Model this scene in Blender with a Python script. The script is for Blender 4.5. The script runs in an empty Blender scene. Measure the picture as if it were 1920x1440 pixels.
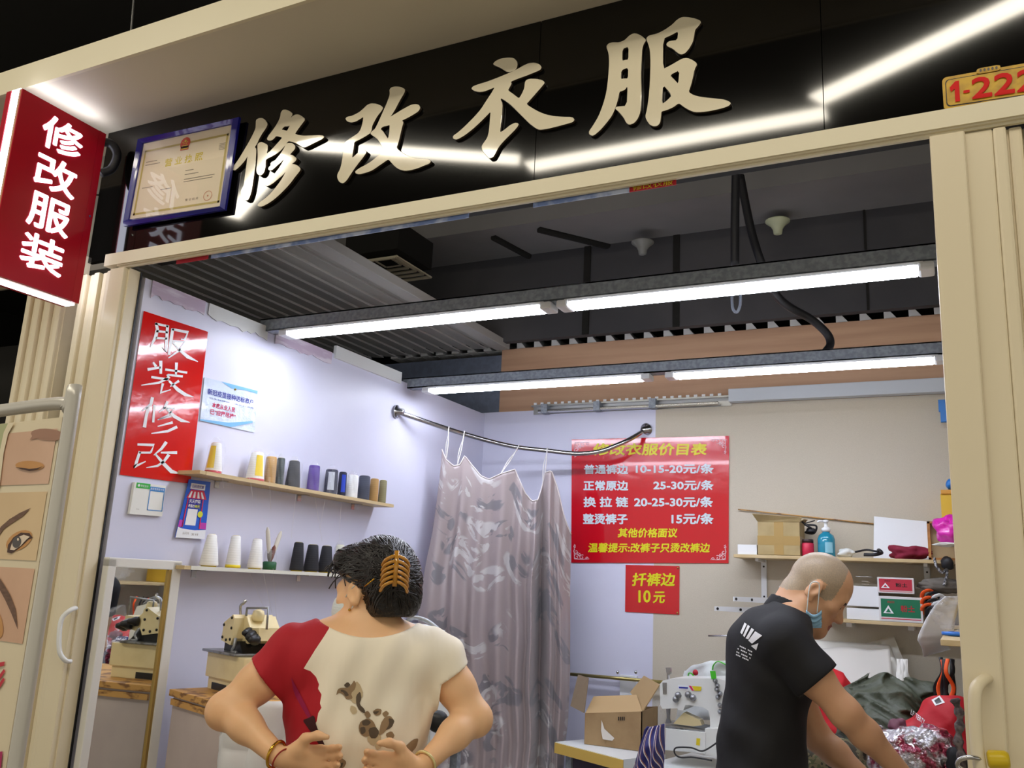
import bpy, bmesh, math, random
import numpy as np
from mathutils import Matrix, Vector, noise as mnoise
random.seed(7)
SC = bpy.context.scene
COL = SC.collection
PI = math.pi

# ------------------------------------------------------------------ camera
YAW, PITCH, ROLL, FPX = 0.46910041, 0.22179505, -0.04877052, 1662.70
CAM = np.array([0.0, 0.0, 1.5])
def _rot():
    cy, sy = math.cos(YAW), math.sin(YAW); cp, sp = math.cos(PITCH), math.sin(PITCH); cr, sr = math.cos(ROLL), math.sin(ROLL)
    Rz = np.array([[cy, -sy, 0], [sy, cy, 0], [0, 0, 1]]); Rx = np.array([[1, 0, 0], [0, cp, -sp], [0, sp, cp]])
    Ry = np.array([[cr, 0, sr], [0, 1, 0], [-sr, 0, cr]])
    return Rz @ Rx @ Ry
RC = _rot()
cam = bpy.data.cameras.new('camera'); camo = bpy.data.objects.new('camera', cam); COL.objects.link(camo)
cam.sensor_fit = 'HORIZONTAL'; cam.sensor_width = 36; cam.lens = FPX / 1920 * 36; cam.clip_start = 0.02; cam.clip_end = 60
M4 = Matrix.Identity(4)
for i in range(3):
    M4[i][0] = RC[i][0]; M4[i][1] = RC[i][2]; M4[i][2] = -RC[i][1]; M4[i][3] = CAM[i]
camo.matrix_world = M4
SC.camera = camo
# ------------------------------------------------------------------ world, exposure
w = bpy.data.worlds.new('world'); SC.world = w; w.use_nodes = True
w.node_tree.nodes['Background'].inputs[0].default_value = (1.0, 0.94, 0.80, 1)
w.node_tree.nodes['Background'].inputs[1].default_value = 0.62
SC.view_settings.view_transform = 'Standard'; SC.view_settings.look = 'None'
SC.view_settings.exposure = 0.38; SC.view_settings.gamma = 1.0; SC.view_settings.use_curve_mapping = False
SHOP_LIGHT = 33.0      # emission of the LED battens inside the shop
MALL_LIGHT = 30.0      # emission of the corridor tubes

# ------------------------------------------------------------------ sight lines
def ray(x, y): return RC @ np.array([(x - 960) / FPX, 1.0, -(y - 720) / FPX])
def at(x, y, X=None, Y=None, Z=None, D=None):
    v = ray(x, y)
    if X is not None: t = (X - CAM[0]) / v[0]
    elif Y is not None: t = (Y - CAM[1]) / v[1]
    elif Z is not None: t = (Z - CAM[2]) / v[2]
    else: t = D
    return Vector(CAM + v * t)
XL, XR, Y0, YB = -2.59, 0.34, 2.07, 4.76

# ------------------------------------------------------------------ materials
def lin(c):
    c = c / 255.0
    return c / 12.92 if c <= 0.04045 else ((c + 0.055) / 1.055) ** 2.4
def rgb(c): return (lin(c[0]), lin(c[1]), lin(c[2]), 1)
MATS = {}
def mat(name, c, rough=0.6, metal=0.0, spec=0.5, bump=None, vary=None, emit=0, trans=0, coat=0, alpha=1, sheen=0, ior=1.45, bdist=0.01):
    """vary=(scale, colour2, lo, hi, stretch) noise mix; bump=(scale, strength[, stretch])"""
    if name in MATS: return MATS[name]
    m = bpy.data.materials.new(name); m.use_nodes = True; nt = m.node_tree; N = nt.nodes; b = N['Principled BSDF']
    I = b.inputs
    I['Base Color'].default_value = rgb(c); I['Roughness'].default_value = rough; I['Metallic'].default_value = metal
    I['Specular IOR Level'].default_value = spec; I['IOR'].default_value = ior
    if trans: I['Transmission Weight'].default_value = trans
    if coat: I['Coat Weight'].default_value = coat; I['Coat Roughness'].default_value = 0.04
    if alpha < 1: I['Alpha'].default_value = alpha
    if sheen: I['Sheen Weight'].default_value = sheen
    if emit: I['Emission Color'].default_value = rgb(c); I['Emission Strength'].default_value = emit
    tc = N.new('ShaderNodeTexCoord')
    def noise(scale, st, det=5):
        mp = N.new('ShaderNodeMapping'); mp.inputs['Scale'].default_value = st; nt.links.new(tc.outputs['Object'], mp.inputs[0])
        n = N.new('ShaderNodeTexNoise'); n.inputs['Scale'].default_value = scale; n.inputs['Detail'].default_value = det
        nt.links.new(mp.outputs[0], n.inputs['Vector']); return n
    if vary:
        n = noise(vary[0], vary[4] if len(vary) > 4 else (1, 1, 1))
        r = N.new('ShaderNodeValToRGB'); r.color_ramp.elements[0].position = vary[2]; r.color_ramp.elements[1].position = vary[3]
        r.color_ramp.elements[0].color = rgb(c); r.color_ramp.elements[1].color = rgb(vary[1])
        nt.links.new(n.outputs[0], r.inputs[0]); nt.links.new(r.outputs[0], I['Base Color'])
    if bump:
        n = noise(bump[0], bump[2] if len(bump) > 2 else (1, 1, 1), 3)
        bp = N.new('ShaderNodeBump'); bp.inputs['Strength'].default_value = bump[1]; bp.inputs['Distance'].default_value = bdist
        nt.links.new(n.outputs[0], bp.inputs['Height']); nt.links.new(bp.outputs[0], I['Normal'])
    MATS[name] = m
    return m
def node_mat(name, fn):
    """fn(nt, N, bsdf, texcoord) finishes the node tree"""
    if name in MATS: return MATS[name]
    m = bpy.data.materials.new(name); m.use_nodes = True; nt = m.node_tree
    tc = nt.nodes.new('ShaderNodeTexCoord'); fn(nt, nt.nodes, nt.nodes['Principled BSDF'], tc); MATS[name] = m
    return m

# ------------------------------------------------------------------ mesh builder
class MB:
    def __init__(s): s.v = []; s.f = []; s.mi = []; s.sm = []; s.mats = []; s.cur = 0; s.smooth = False
    def use(s, m, smooth=None):
        if m not in s.mats: s.mats.append(m)
        s.cur = s.mats.index(m)
        if smooth is not None: s.smooth = smooth
        return s
    def add(s, vs, fs):
        o = len(s.v); s.v += [Vector(p) for p in vs]
        for f in fs: s.f.append(tuple(i + o for i in f)); s.mi.append(s.cur); s.sm.append(s.smooth)
        return s
    def box(s, a, b, rot=None, bev=0):
        """axis box from corner a to corner b, optional rotation Matrix about its centre, bev = chamfer"""
        a = Vector(a); b = Vector(b); c = (a + b) / 2; h = Vector([abs(x) / 2 for x in (b - a)])
        if bev:
            bm = bmesh.new(); bmesh.ops.create_cube(bm, size=1)
            for v in bm.verts: v.co = Vector((v.co.x * h.x * 2, v.co.y * h.y * 2, v.co.z * h.z * 2))
            bmesh.ops.bevel(bm, geom=list(bm.edges), offset=min(bev, min(h) * 0.95), segments=2, affect='EDGES', profile=0.6)
            bm.verts.index_update()
            vs = [v.co.copy() for v in bm.verts]; fs = [[v.index for v in f.verts] for f in bm.faces]; bm.free()
        else:
            vs = [Vector((x * h.x, y * h.y, z * h.z)) for x in (-1, 1) for y in (-1, 1) for z in (-1, 1)]
            fs = [(0, 1, 3, 2), (4, 6, 7, 5), (0, 4, 5, 1), (2, 3, 7, 6), (0, 2, 6, 4), (1, 5, 7, 3)]
        if rot is not None: vs = [rot @ v for v in vs]
        return s.add([v + c for v in vs], fs)
    def quad(s, a, b, c, d): return s.add([a, b, c, d], [(0, 1, 2, 3)])
    def slab(s, a, b, c, d, th):
        """quad with thickness th along its normal (back side)"""
        a, b, c, d = [Vector(p) for p in (a, b, c, d)]; n = (b - a).cross(d - a).normalized() * th
        return s.add([a, b, c, d, a - n, b - n, c - n, d - n], [(0, 1, 2, 3), (7, 6, 5, 4), (0, 4, 5, 1), (1, 5, 6, 2), (2, 6, 7, 3), (3, 7, 4, 0)])
    def tube(s, pts, r, n=10, cap=True, flat=None):
        pts = [Vector(p) for p in pts]; k = len(pts); rs = r if isinstance(r, (list, tuple)) else [r] * k
        o = len(s.v); up = None; vs = []
        for i, p in enumerate(pts):
            t = (pts[min(i + 1, k - 1)] - pts[max(i - 1, 0)]).normalized()
            if up is None:
                up = Vector((0, 0, 1)) if abs(t.z) < 0.9 else Vector((1, 0, 0))
            up = (up - t * up.dot(t)).normalized(); sd = t.cross(up)
            for j in range(n):
                a = 2 * PI * j / n
                vs.append(p + (sd * math.cos(a) + up * math.sin(a) * (flat or 1)) * rs[i])
        fs = [(i * n + j, i * n + (j + 1) % n, (i + 1) * n + (j + 1) % n, (i + 1) * n + j) for i in range(k - 1) for j in range(n)]
        if cap: fs += [tuple(range(n - 1, -1, -1)), tuple(range((k - 1) * n, k * n))]
        return s.add(vs, fs)
    def cyl(s, a, b, r, r2=None, n=16): return s.tube([a, b], [r, r if r2 is None else r2], n)
    def lathe(s, base, prof, n=20, axis=None):
        """prof = [(r, h)...] turned about +z (or axis) from base"""
        base = Vector(base); q = Vector((0, 0, 1)).rotation_difference(Vector(axis).normalized()) if axis is not None else None
        vs = []
        for r, h in prof:
            for j in range(n):
                a = 2 * PI * j / n; p = Vector((r * math.cos(a), r * math.sin(a), h))
                vs.append(base + (q @ p if q else p))
        k = len(prof)
        fs = [(i * n + j, i * n + (j + 1) % n, (i + 1) * n + (j + 1) % n, (i + 1) * n + j) for i in range(k - 1) for j in range(n)]
        fs += [tuple(range(n - 1, -1, -1)), tuple(range((k - 1) * n, k * n))]
        return s.add(vs, fs)
    def grid(s, fn, nu, nv, two=0):
        """surface fn(u,v), u,v in 0..1; two = thickness of a closed sheet"""
        P = [[Vector(fn(i / nu, j / nv)) for i in range(nu + 1)] for j in range(nv + 1)]
        W_ = nu + 1; vs = [p for row in P for p in row]
        fs = [(j * W_ + i, j * W_ + i + 1, (j + 1) * W_ + i + 1, (j + 1) * W_ + i) for j in range(nv) for i in range(nu)]
        if two:
            nrm = []
            for j in range(nv + 1):
                for i in range(nu + 1):
                    du = P[j][min(i + 1, nu)] - P[j][max(i - 1, 0)]; dv = P[min(j + 1, nv)][i] - P[max(j - 1, 0)][i]
                    nn = du.cross(dv); nrm.append(nn.normalized() if nn.length > 1e-12 else Vector((0, 0, 1)))
            m = len(vs); vs = vs + [p - q * two for p, q in zip(vs, nrm)]
            fs = fs + [tuple(m + i for i in reversed(f)) for f in fs]
            rim = [j * W_ for j in range(nv + 1)] + [nv * W_ + i for i in range(1, W_)] + [j * W_ + nu for j in range(nv - 1, -1, -1)] + [i for i in range(nu - 1, 0, -1)]
            for a, b in zip(rim, rim[1:] + rim[:1]): fs.append((a, b, b + m, a + m))
        return s.add(vs, fs)
    def blob(s, c, r, n=12, m=8, jit=0, freq=6, rot=None):
        c = Vector(c); r = Vector(r) if hasattr(r, '__len__') else Vector((r, r, r)); vs = []
        for j in range(m + 1):
            th = PI * j / m
            for i in range(n):
                ph = 2 * PI * i / n
                d = Vector((math.sin(th) * math.cos(ph), math.sin(th) * math.sin(ph), math.cos(th)))
                k = 1 + (jit * mnoise.noise(Vector((d * r.length + c) * freq)) if jit else 0)
                p = Vector((d.x * r.x, d.y * r.y, d.z * r.z)) * k
                vs.append(c + (rot @ p if rot else p))
        fs = [(j * n + i, (j + 1) * n + i, (j + 1) * n + (i + 1) % n, j * n + (i + 1) % n) for j in range(m) for i in range(n)]
        return s.add(vs, fs)
    def build(s, name, parent=None, loc=None, mats=None):
        me = bpy.data.meshes.new(name); o = bpy.data.objects.new(name, me); COL.objects.link(o)
        if parent is not None: M = WM[parent.name]; o.parent = parent
        elif loc is not None: M = Matrix.Translation(loc)
        else:
            xs = np.array([tuple(p) for p in s.v]); M = Matrix.Translation(((xs[:, 0].min() + xs[:, 0].max()) / 2, (xs[:, 1].min() + xs[:, 1].max()) / 2, xs[:, 2].min()))
        Mi = M.inverted(); me.from_pydata([Mi @ p for p in s.v], [], s.f)
        for m in (mats or s.mats): me.materials.append(m)
        if not mats: me.polygons.foreach_set('material_index', s.mi)
        me.polygons.foreach_set('use_smooth', s.sm); me.validate(); me.update()
        bm = bmesh.new(); bm.from_mesh(me); bmesh.ops.remove_doubles(bm, verts=bm.verts, dist=1e-6)
        bmesh.ops.recalc_face_normals(bm, faces=bm.faces); bm.to_mesh(me); bm.free()
        if parent is None: o.matrix_world = M
        WM[o.name] = M
        return o
WM = {}
def tag(o, label=None, cat=None, group=None, kind=None):
    if label: o['label'] = label
    if cat: o['category'] = cat
    if group: o['group'] = group
    if kind: o['kind'] = kind
    return o
def thing(name, label, cat, loc=(0, 0, 0), rz=0, group=None):
    o = bpy.data.objects.new(name, None); COL.objects.link(o); o.empty_display_size = 0.05
    M = Matrix.Translation(loc) @ Matrix.Rotation(rz, 4, 'Z'); o.matrix_world = M; WM[o.name] = M
    return tag(o, label, cat, group)
def struct(name, mb, label=None):
    o = mb.build(name, loc=(0, 0, 0)); o['kind'] = 'structure'
    if label: o['label'] = label
    return o
def copy_tree(o, loc, rz=0, label=None, scale=None):
    c = o.copy(); COL.objects.link(c); c.matrix_world = Matrix.Translation(loc) @ Matrix.Rotation(rz, 4, 'Z')
    if scale: c.scale = scale
    if label: c['label'] = label
    for ch in list(o.children):
        d = ch.copy(); COL.objects.link(d); d.parent = c
        for g in list(ch.children):
            e = g.copy(); COL.objects.link(e); e.parent = d
    return c
# ------------------------------------------------------------------ lettering
_TX = {}
FATK = [1.0]
def glyphs(body, bold=0.0, shear=0.0):
    k = (body, bold, shear)
    if k not in _TX:
        cu = bpy.data.curves.new('t', 'FONT'); cu.body = body; cu.offset = bold; cu.shear = shear; cu.resolution_u = 3
        o = bpy.data.objects.new('t', cu); COL.objects.link(o); dg = bpy.context.evaluated_depsgraph_get()
        me = bpy.data.meshes.new_from_object(o.evaluated_get(dg))
        vs = np.array([tuple(v.co) for v in me.vertices]) if len(me.vertices) else np.zeros((1, 3))
        fs = [tuple(p.vertices) for p in me.polygons]
        bpy.data.objects.remove(o); bpy.data.curves.remove(cu); bpy.data.meshes.remove(me)
        lo = vs.min(0); hi = vs.max(0); vs = (vs - lo) / np.maximum(hi - lo, 1e-6)
        _TX[k] = (vs[:, :2], fs)
    return _TX[k]
def write(mb, body, surf, u0, v0, u1, v1, bold=0.0, shear=0.0, ver=False, wig=0, fat=0):
    """letters fitted to the box u0..u1, v0..v1 on surf(u, v) -> point (v grows downwards)"""
    if ver:
        n = len(body); h = (v1 - v0) / n
        for i, ch in enumerate(body): write(mb, ch, surf, u0, v0 + i * h + h * .06, u1, v0 + (i + 1) * h - h * .06, bold, shear)
        return mb
    if fat:                                               # heavier lettering: the same glyphs shifted a little each way
        f2 = fat * abs(v1 - v0); f1 = f2 * (1 if u1 - u0 > 3 else FATK[0])
        for k in range(8):
            a = k * PI / 4; q0, q1, q2 = surf(u0, v0), surf(u1, v0), surf(u0, v1); nn = (q1 - q0).cross(q2 - q0).normalized(); nn = nn if nn.dot(Vector(CAM) - q0) > 0 else -nn
            write(mb, body, lambda u, v, nn=nn, k=k: surf(u, v) + nn * (.00015 * k), u0 + f1 * (1 + math.cos(a)), v0 + f2 * (1 + math.sin(a)), u1 - f1 * (1 - math.cos(a)), v1 - f2 * (1 - math.sin(a)), bold, shear)
        return mb
    p, fs = glyphs(body, bold, shear)
    return mb.add([surf(u0 + (u1 - u0) * a + (wig * math.sin(7 * b + 3 * a) if wig else 0), v1 + (v0 - v1) * b) for a, b in p], fs)
def strokes(mb, lst, surf):
    """brush strokes: each [(x, y, width)...] in surf coordinates"""
    for st in lst:
        k = len(st); vs = []
        for i, (x, y, wd) in enumerate(st):
            x0, y0 = st[max(i - 1, 0)][:2]; x1, y1 = st[min(i + 1, k - 1)][:2]
            L = math.hypot(x1 - x0, y1 - y0) or 1; nx, ny = -(y1 - y0) / L, (x1 - x0) / L
            vs += [surf(x + nx * wd / 2, y + ny * wd / 2), surf(x - nx * wd / 2, y - ny * wd / 2)]
        mb.add(vs, [(2 * i, 2 * i + 1, 2 * i + 3, 2 * i + 2) for i in range(k - 1)])
    return mb
def bil(tl, tr, br, bl, lift=0.0):
    """bilinear surface over four corners, lifted towards the viewer side"""
    tl, tr, br, bl = [Vector(p) for p in (tl, tr, br, bl)]; n = (tr - tl).cross(tl - bl).normalized()
    if n.dot(Vector(CAM) - tl) < 0: n = -n
    return lambda u, v: tl.lerp(tr, u).lerp(bl.lerp(br, u), v) + n * lift
def rect(mb, sf, u0, v0, u1, v1): return mb.quad(sf(u0, v1), sf(u1, v1), sf(u1, v0), sf(u0, v0))
def disc(mb, sf, u, v, ru, rv, n=20): return mb.add([sf(u + ru * math.cos(2 * PI * i / n), v + rv * math.sin(2 * PI * i / n)) for i in range(n)], [tuple(range(n))])
def board(mb, tl, tr, br, bl, th=0.002):
    f = bil(tl, tr, br, bl, th); g = bil(tl, tr, br, bl, 0); q = [(0, 1), (1, 1), (1, 0), (0, 0)]
    vs = [f(*p) for p in q] + [g(*p) for p in q]
    return mb.add(vs, [(0, 1, 2, 3), (7, 6, 5, 4), (0, 4, 5, 1), (1, 5, 6, 2), (2, 6, 7, 3), (3, 7, 4, 0)])
def plate(pieces, to, th, m, bevel=0.0015):
    """filled outlines (with holes) as a solid plate: pieces = lists of 2-D points, to(x, y) -> (u, w) local metres"""
    cu = bpy.data.curves.new('c', 'CURVE'); cu.dimensions = '2D'; cu.fill_mode = 'BOTH'; cu.extrude = th / 2 - bevel; cu.bevel_depth = bevel; cu.bevel_resolution = 1
    for pc in pieces:
        sp = cu.splines.new('POLY'); sp.points.add(len(pc) - 1); sp.use_cyclic_u = True
        for q, (x, y) in zip(sp.points, pc): a, b = to(x, y); q.co = (a, b, 0, 1)
    o = bpy.data.objects.new('c', cu); COL.objects.link(o); dg = bpy.context.evaluated_depsgraph_get()
    me = bpy.data.meshes.new_from_object(o.evaluated_get(dg))
    vs = [v.co.copy() for v in me.vertices]; fs = [tuple(p.vertices) for p in me.polygons]
    bpy.data.objects.remove(o); bpy.data.curves.remove(cu); bpy.data.meshes.remove(me)
    return vs, fs
def smooth_closed(pts, n=3):
    """Chaikin-like rounding that keeps corners readable"""
    P = [Vector(p) for p in pts]
    for _ in range(1):
        Q = []
        for i in range(len(P)):
            a, b = P[i], P[(i + 1) % len(P)]; Q += [a.lerp(b, 0.2), a.lerp(b, 0.8)]
        P = Q
    return [tuple(p) for p in P]
# ================================================================== materials of the shell
m_cream = mat('cream_paint', (226, 217, 190), 0.38, bump=(6, .05))
m_pvc = mat('cream_pvc', (222, 210, 182), 0.35, bump=(9, .06, (1, 1, .1)))
m_lilac = mat('lilac_board', (214, 214, 232), 0.42, bump=(3, .08), vary=(1.6, (205, 206, 226), .35, .7))
m_beige = mat('beige_paper', (199, 190, 172), 0.8, vary=(220, (190, 181, 163), .4, .6, (1, 1, 6)), bump=(160, .08))
m_black = mat('black_gloss', (8, 7, 6), 0.06, spec=0.5, bump=(1.1, .012))
m_wood = mat('plywood_panel', (190, 152, 122), 0.6, vary=(4, (172, 134, 106), .4, .7, (.25, 1, 5)), bump=(40, .05))
m_dark = mat('dark_ceiling_paint', (72, 70, 71), 0.85, vary=(1.3, (60, 59, 61), .4, .6))
m_dark2 = mat('grey_duct_paint', (124, 121, 119), 0.8, vary=(1.1, (110, 108, 106), .4, .6))
m_pitch = mat('black_ceiling_paint', (22, 20, 17), 0.9)
m_greyblue = mat('grey_blue_board', (104, 112, 128), 0.7, vary=(30, (96, 103, 118), .4, .6))
m_tile = mat('beige_floor_tile', (168, 158, 140), 0.25, vary=(.8, (150, 140, 122), .4, .6))
m_alu = mat('aluminium', (178, 178, 176), 0.35, metal=.9, bump=(30, .05, (1, .05, 1)))
m_slat = mat('grey_slat', (186, 184, 178), 0.5, vary=(4, (160, 158, 154), .4, .65, (1, .08, 1)))
m_galv = mat('galvanised_steel', (156, 164, 174), 0.55, metal=.15, vary=(60, (134, 142, 152), .4, .6))
m_chrome = mat('brushed_steel', (190, 190, 192), 0.22, metal=1)
m_led = mat('led_diffuser', (235, 240, 255), 0.4, emit=SHOP_LIGHT)
m_mall = mat('corridor_tube_light', (255, 246, 226), 0.4, emit=MALL_LIGHT)
m_white = mat('white_plastic', (226, 228, 230), 0.4)
m_rubber = mat('black_rubber', (26, 26, 30), 0.5)

# ================================================================== structure
struct('floor', MB().use(m_tile).box((-9, -7, -.05), (7, 9, 0)))
struct('ceiling', MB().use(m_pitch).box((-9, -7, 4.05), (7, 9, 4.1)))
struct('wall_left', MB().use(m_lilac).box((XL - .03, 2.13, 0), (XL, YB + .02, 2.52)))
seamX = at(1228, 900, Y=YB).x
struct('wall_back', MB().use(m_lilac).box((XL - .03, YB, 0), (seamX, YB + .02, 2.53)).use(m_beige).box((seamX, YB, 0), (XR + .02, YB + .02, 2.515)))
struct('wall_right', MB().use(m_beige).box((XR, 2.13, 0), (XR + .03, YB + .02, 2.5)))
# boards above the back wall
wx = at(940, 700, Y=YB + .03).x
struct('trim_1', MB().use(m_wood).box((wx, YB + .025, 2.48), (.9, YB + .05, 2.935)), 'plywood strip above the back wall')
struct('trim_2', MB().use(m_greyblue).box((-4.6, YB + .025, 2.3), (wx, YB + .05, 2.90)), 'grey blue board beside the plywood strip')
# dark building ceiling above the shop
z1 = 3.5
p = [at(757, 442, Z=z1), at(1730, 322, Z=z1), at(828, 495, Z=z1), at(1730, 385, Z=z1)]
ya = (p[0].y + p[1].y) / 2; yb = (p[2].y + p[3].y) / 2
struct('ceiling_slab', MB().use(m_dark2).box((-5.2, ya, z1), (2.5, yb, z1 + .3)))
struct('ceiling_bulkhead', MB().use(m_dark).box((-5.2, yb, 2.95), (2.5, yb + .05, z1)))
struct('ceiling_joint', MB().use(m_pitch).box((at(1100, 560, Y=yb).x - .02, yb - .012, 2.95), (at(1100, 560, Y=yb).x + .02, yb, 3.5))
       .box((at(1265, 480, Y=yb).x - .008, yb - .006, 2.95), (at(1265, 480, Y=yb).x + .03, yb, 3.5)).box((at(1622, 440, Y=yb).x - .006, yb - .006, 2.95), (at(1622, 440, Y=yb).x + .006, yb, 3.5))
       .tube([at(1010, 430, Z=z1 - .01), at(1215, 480, Z=z1 - .01)], .02).tube([at(925, 445, Z=z1 - .01), at(1000, 485, Z=z1 - .01)], .02))
struct('light_block_walls', MB().use(m_pitch).box((-9, 8.9, 0), (7, 9, 4.1)).box((-9, 2.5, 0), (-8.9, 9, 4.1)).box((6.9, 2.5, 0), (7, 9, 4.1)))  # dark walls added to keep world light from leaking in above the shop
# neighbour: dark stall beyond the left door
struct('wall_neighbour', MB().use(m_pitch).box((-6.5, 2.6, 0), (XL - .04, 2.62, 2.5)).use(mat('grey_pillar_paint', (150, 146, 138), .6)).box((-6.5, 2.2, 2.62), (-2.86, 2.25, 3.115)))
struct('trim_3', MB().use(m_pvc).box((-6.5, 2.04, 2.55), (-2.86, 2.1, 2.62)), 'cream lintel of the neighbouring stall')
# canopy over the fascia
yf = 1.722
struct('soffit', MB().use(mat('soffit_paint', (214, 206, 186), .55)).box((-7, yf + .012, 3.115), (4, Y0 + .2, 3.2)))
struct('trim_4', MB().use(m_cream).box((-7, yf, 3.113), (4, yf + .012, 3.208)), 'cream edge of the canopy')
struct('trim_5', MB().use(m_alu).cyl(at(246, 58, Y=1.9), at(258, -80, Y=1.9), .004), 'thin hanger rod above the canopy')
# lintel / door track under the fascia
lz = 2.573; LTOP = at(1000, 340, Y=2.035).z + .003
LBOT = at(1000, 366, Y=2.035).z; LLIP = at(1000, 377, Y=2.05).z; DTOP = LLIP - .001
struct('lintel', MB().use(m_cream).box((-2.70, 2.035, LBOT), (1.2, 2.0695, LTOP)).box((-2.66, 2.0695, LBOT + .036), (1.2, 2.13, LTOP - .004)).box((-2.64, 2.042, LLIP + .006), (1.2, 2.056, LBOT))
       .box((-2.64, 2.05, LLIP), (1.2, 2.06, LLIP + .006)).use(m_pitch).box((-2.6, 2.131, lz + .02), (.35, 2.2, 3.1)))


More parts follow.
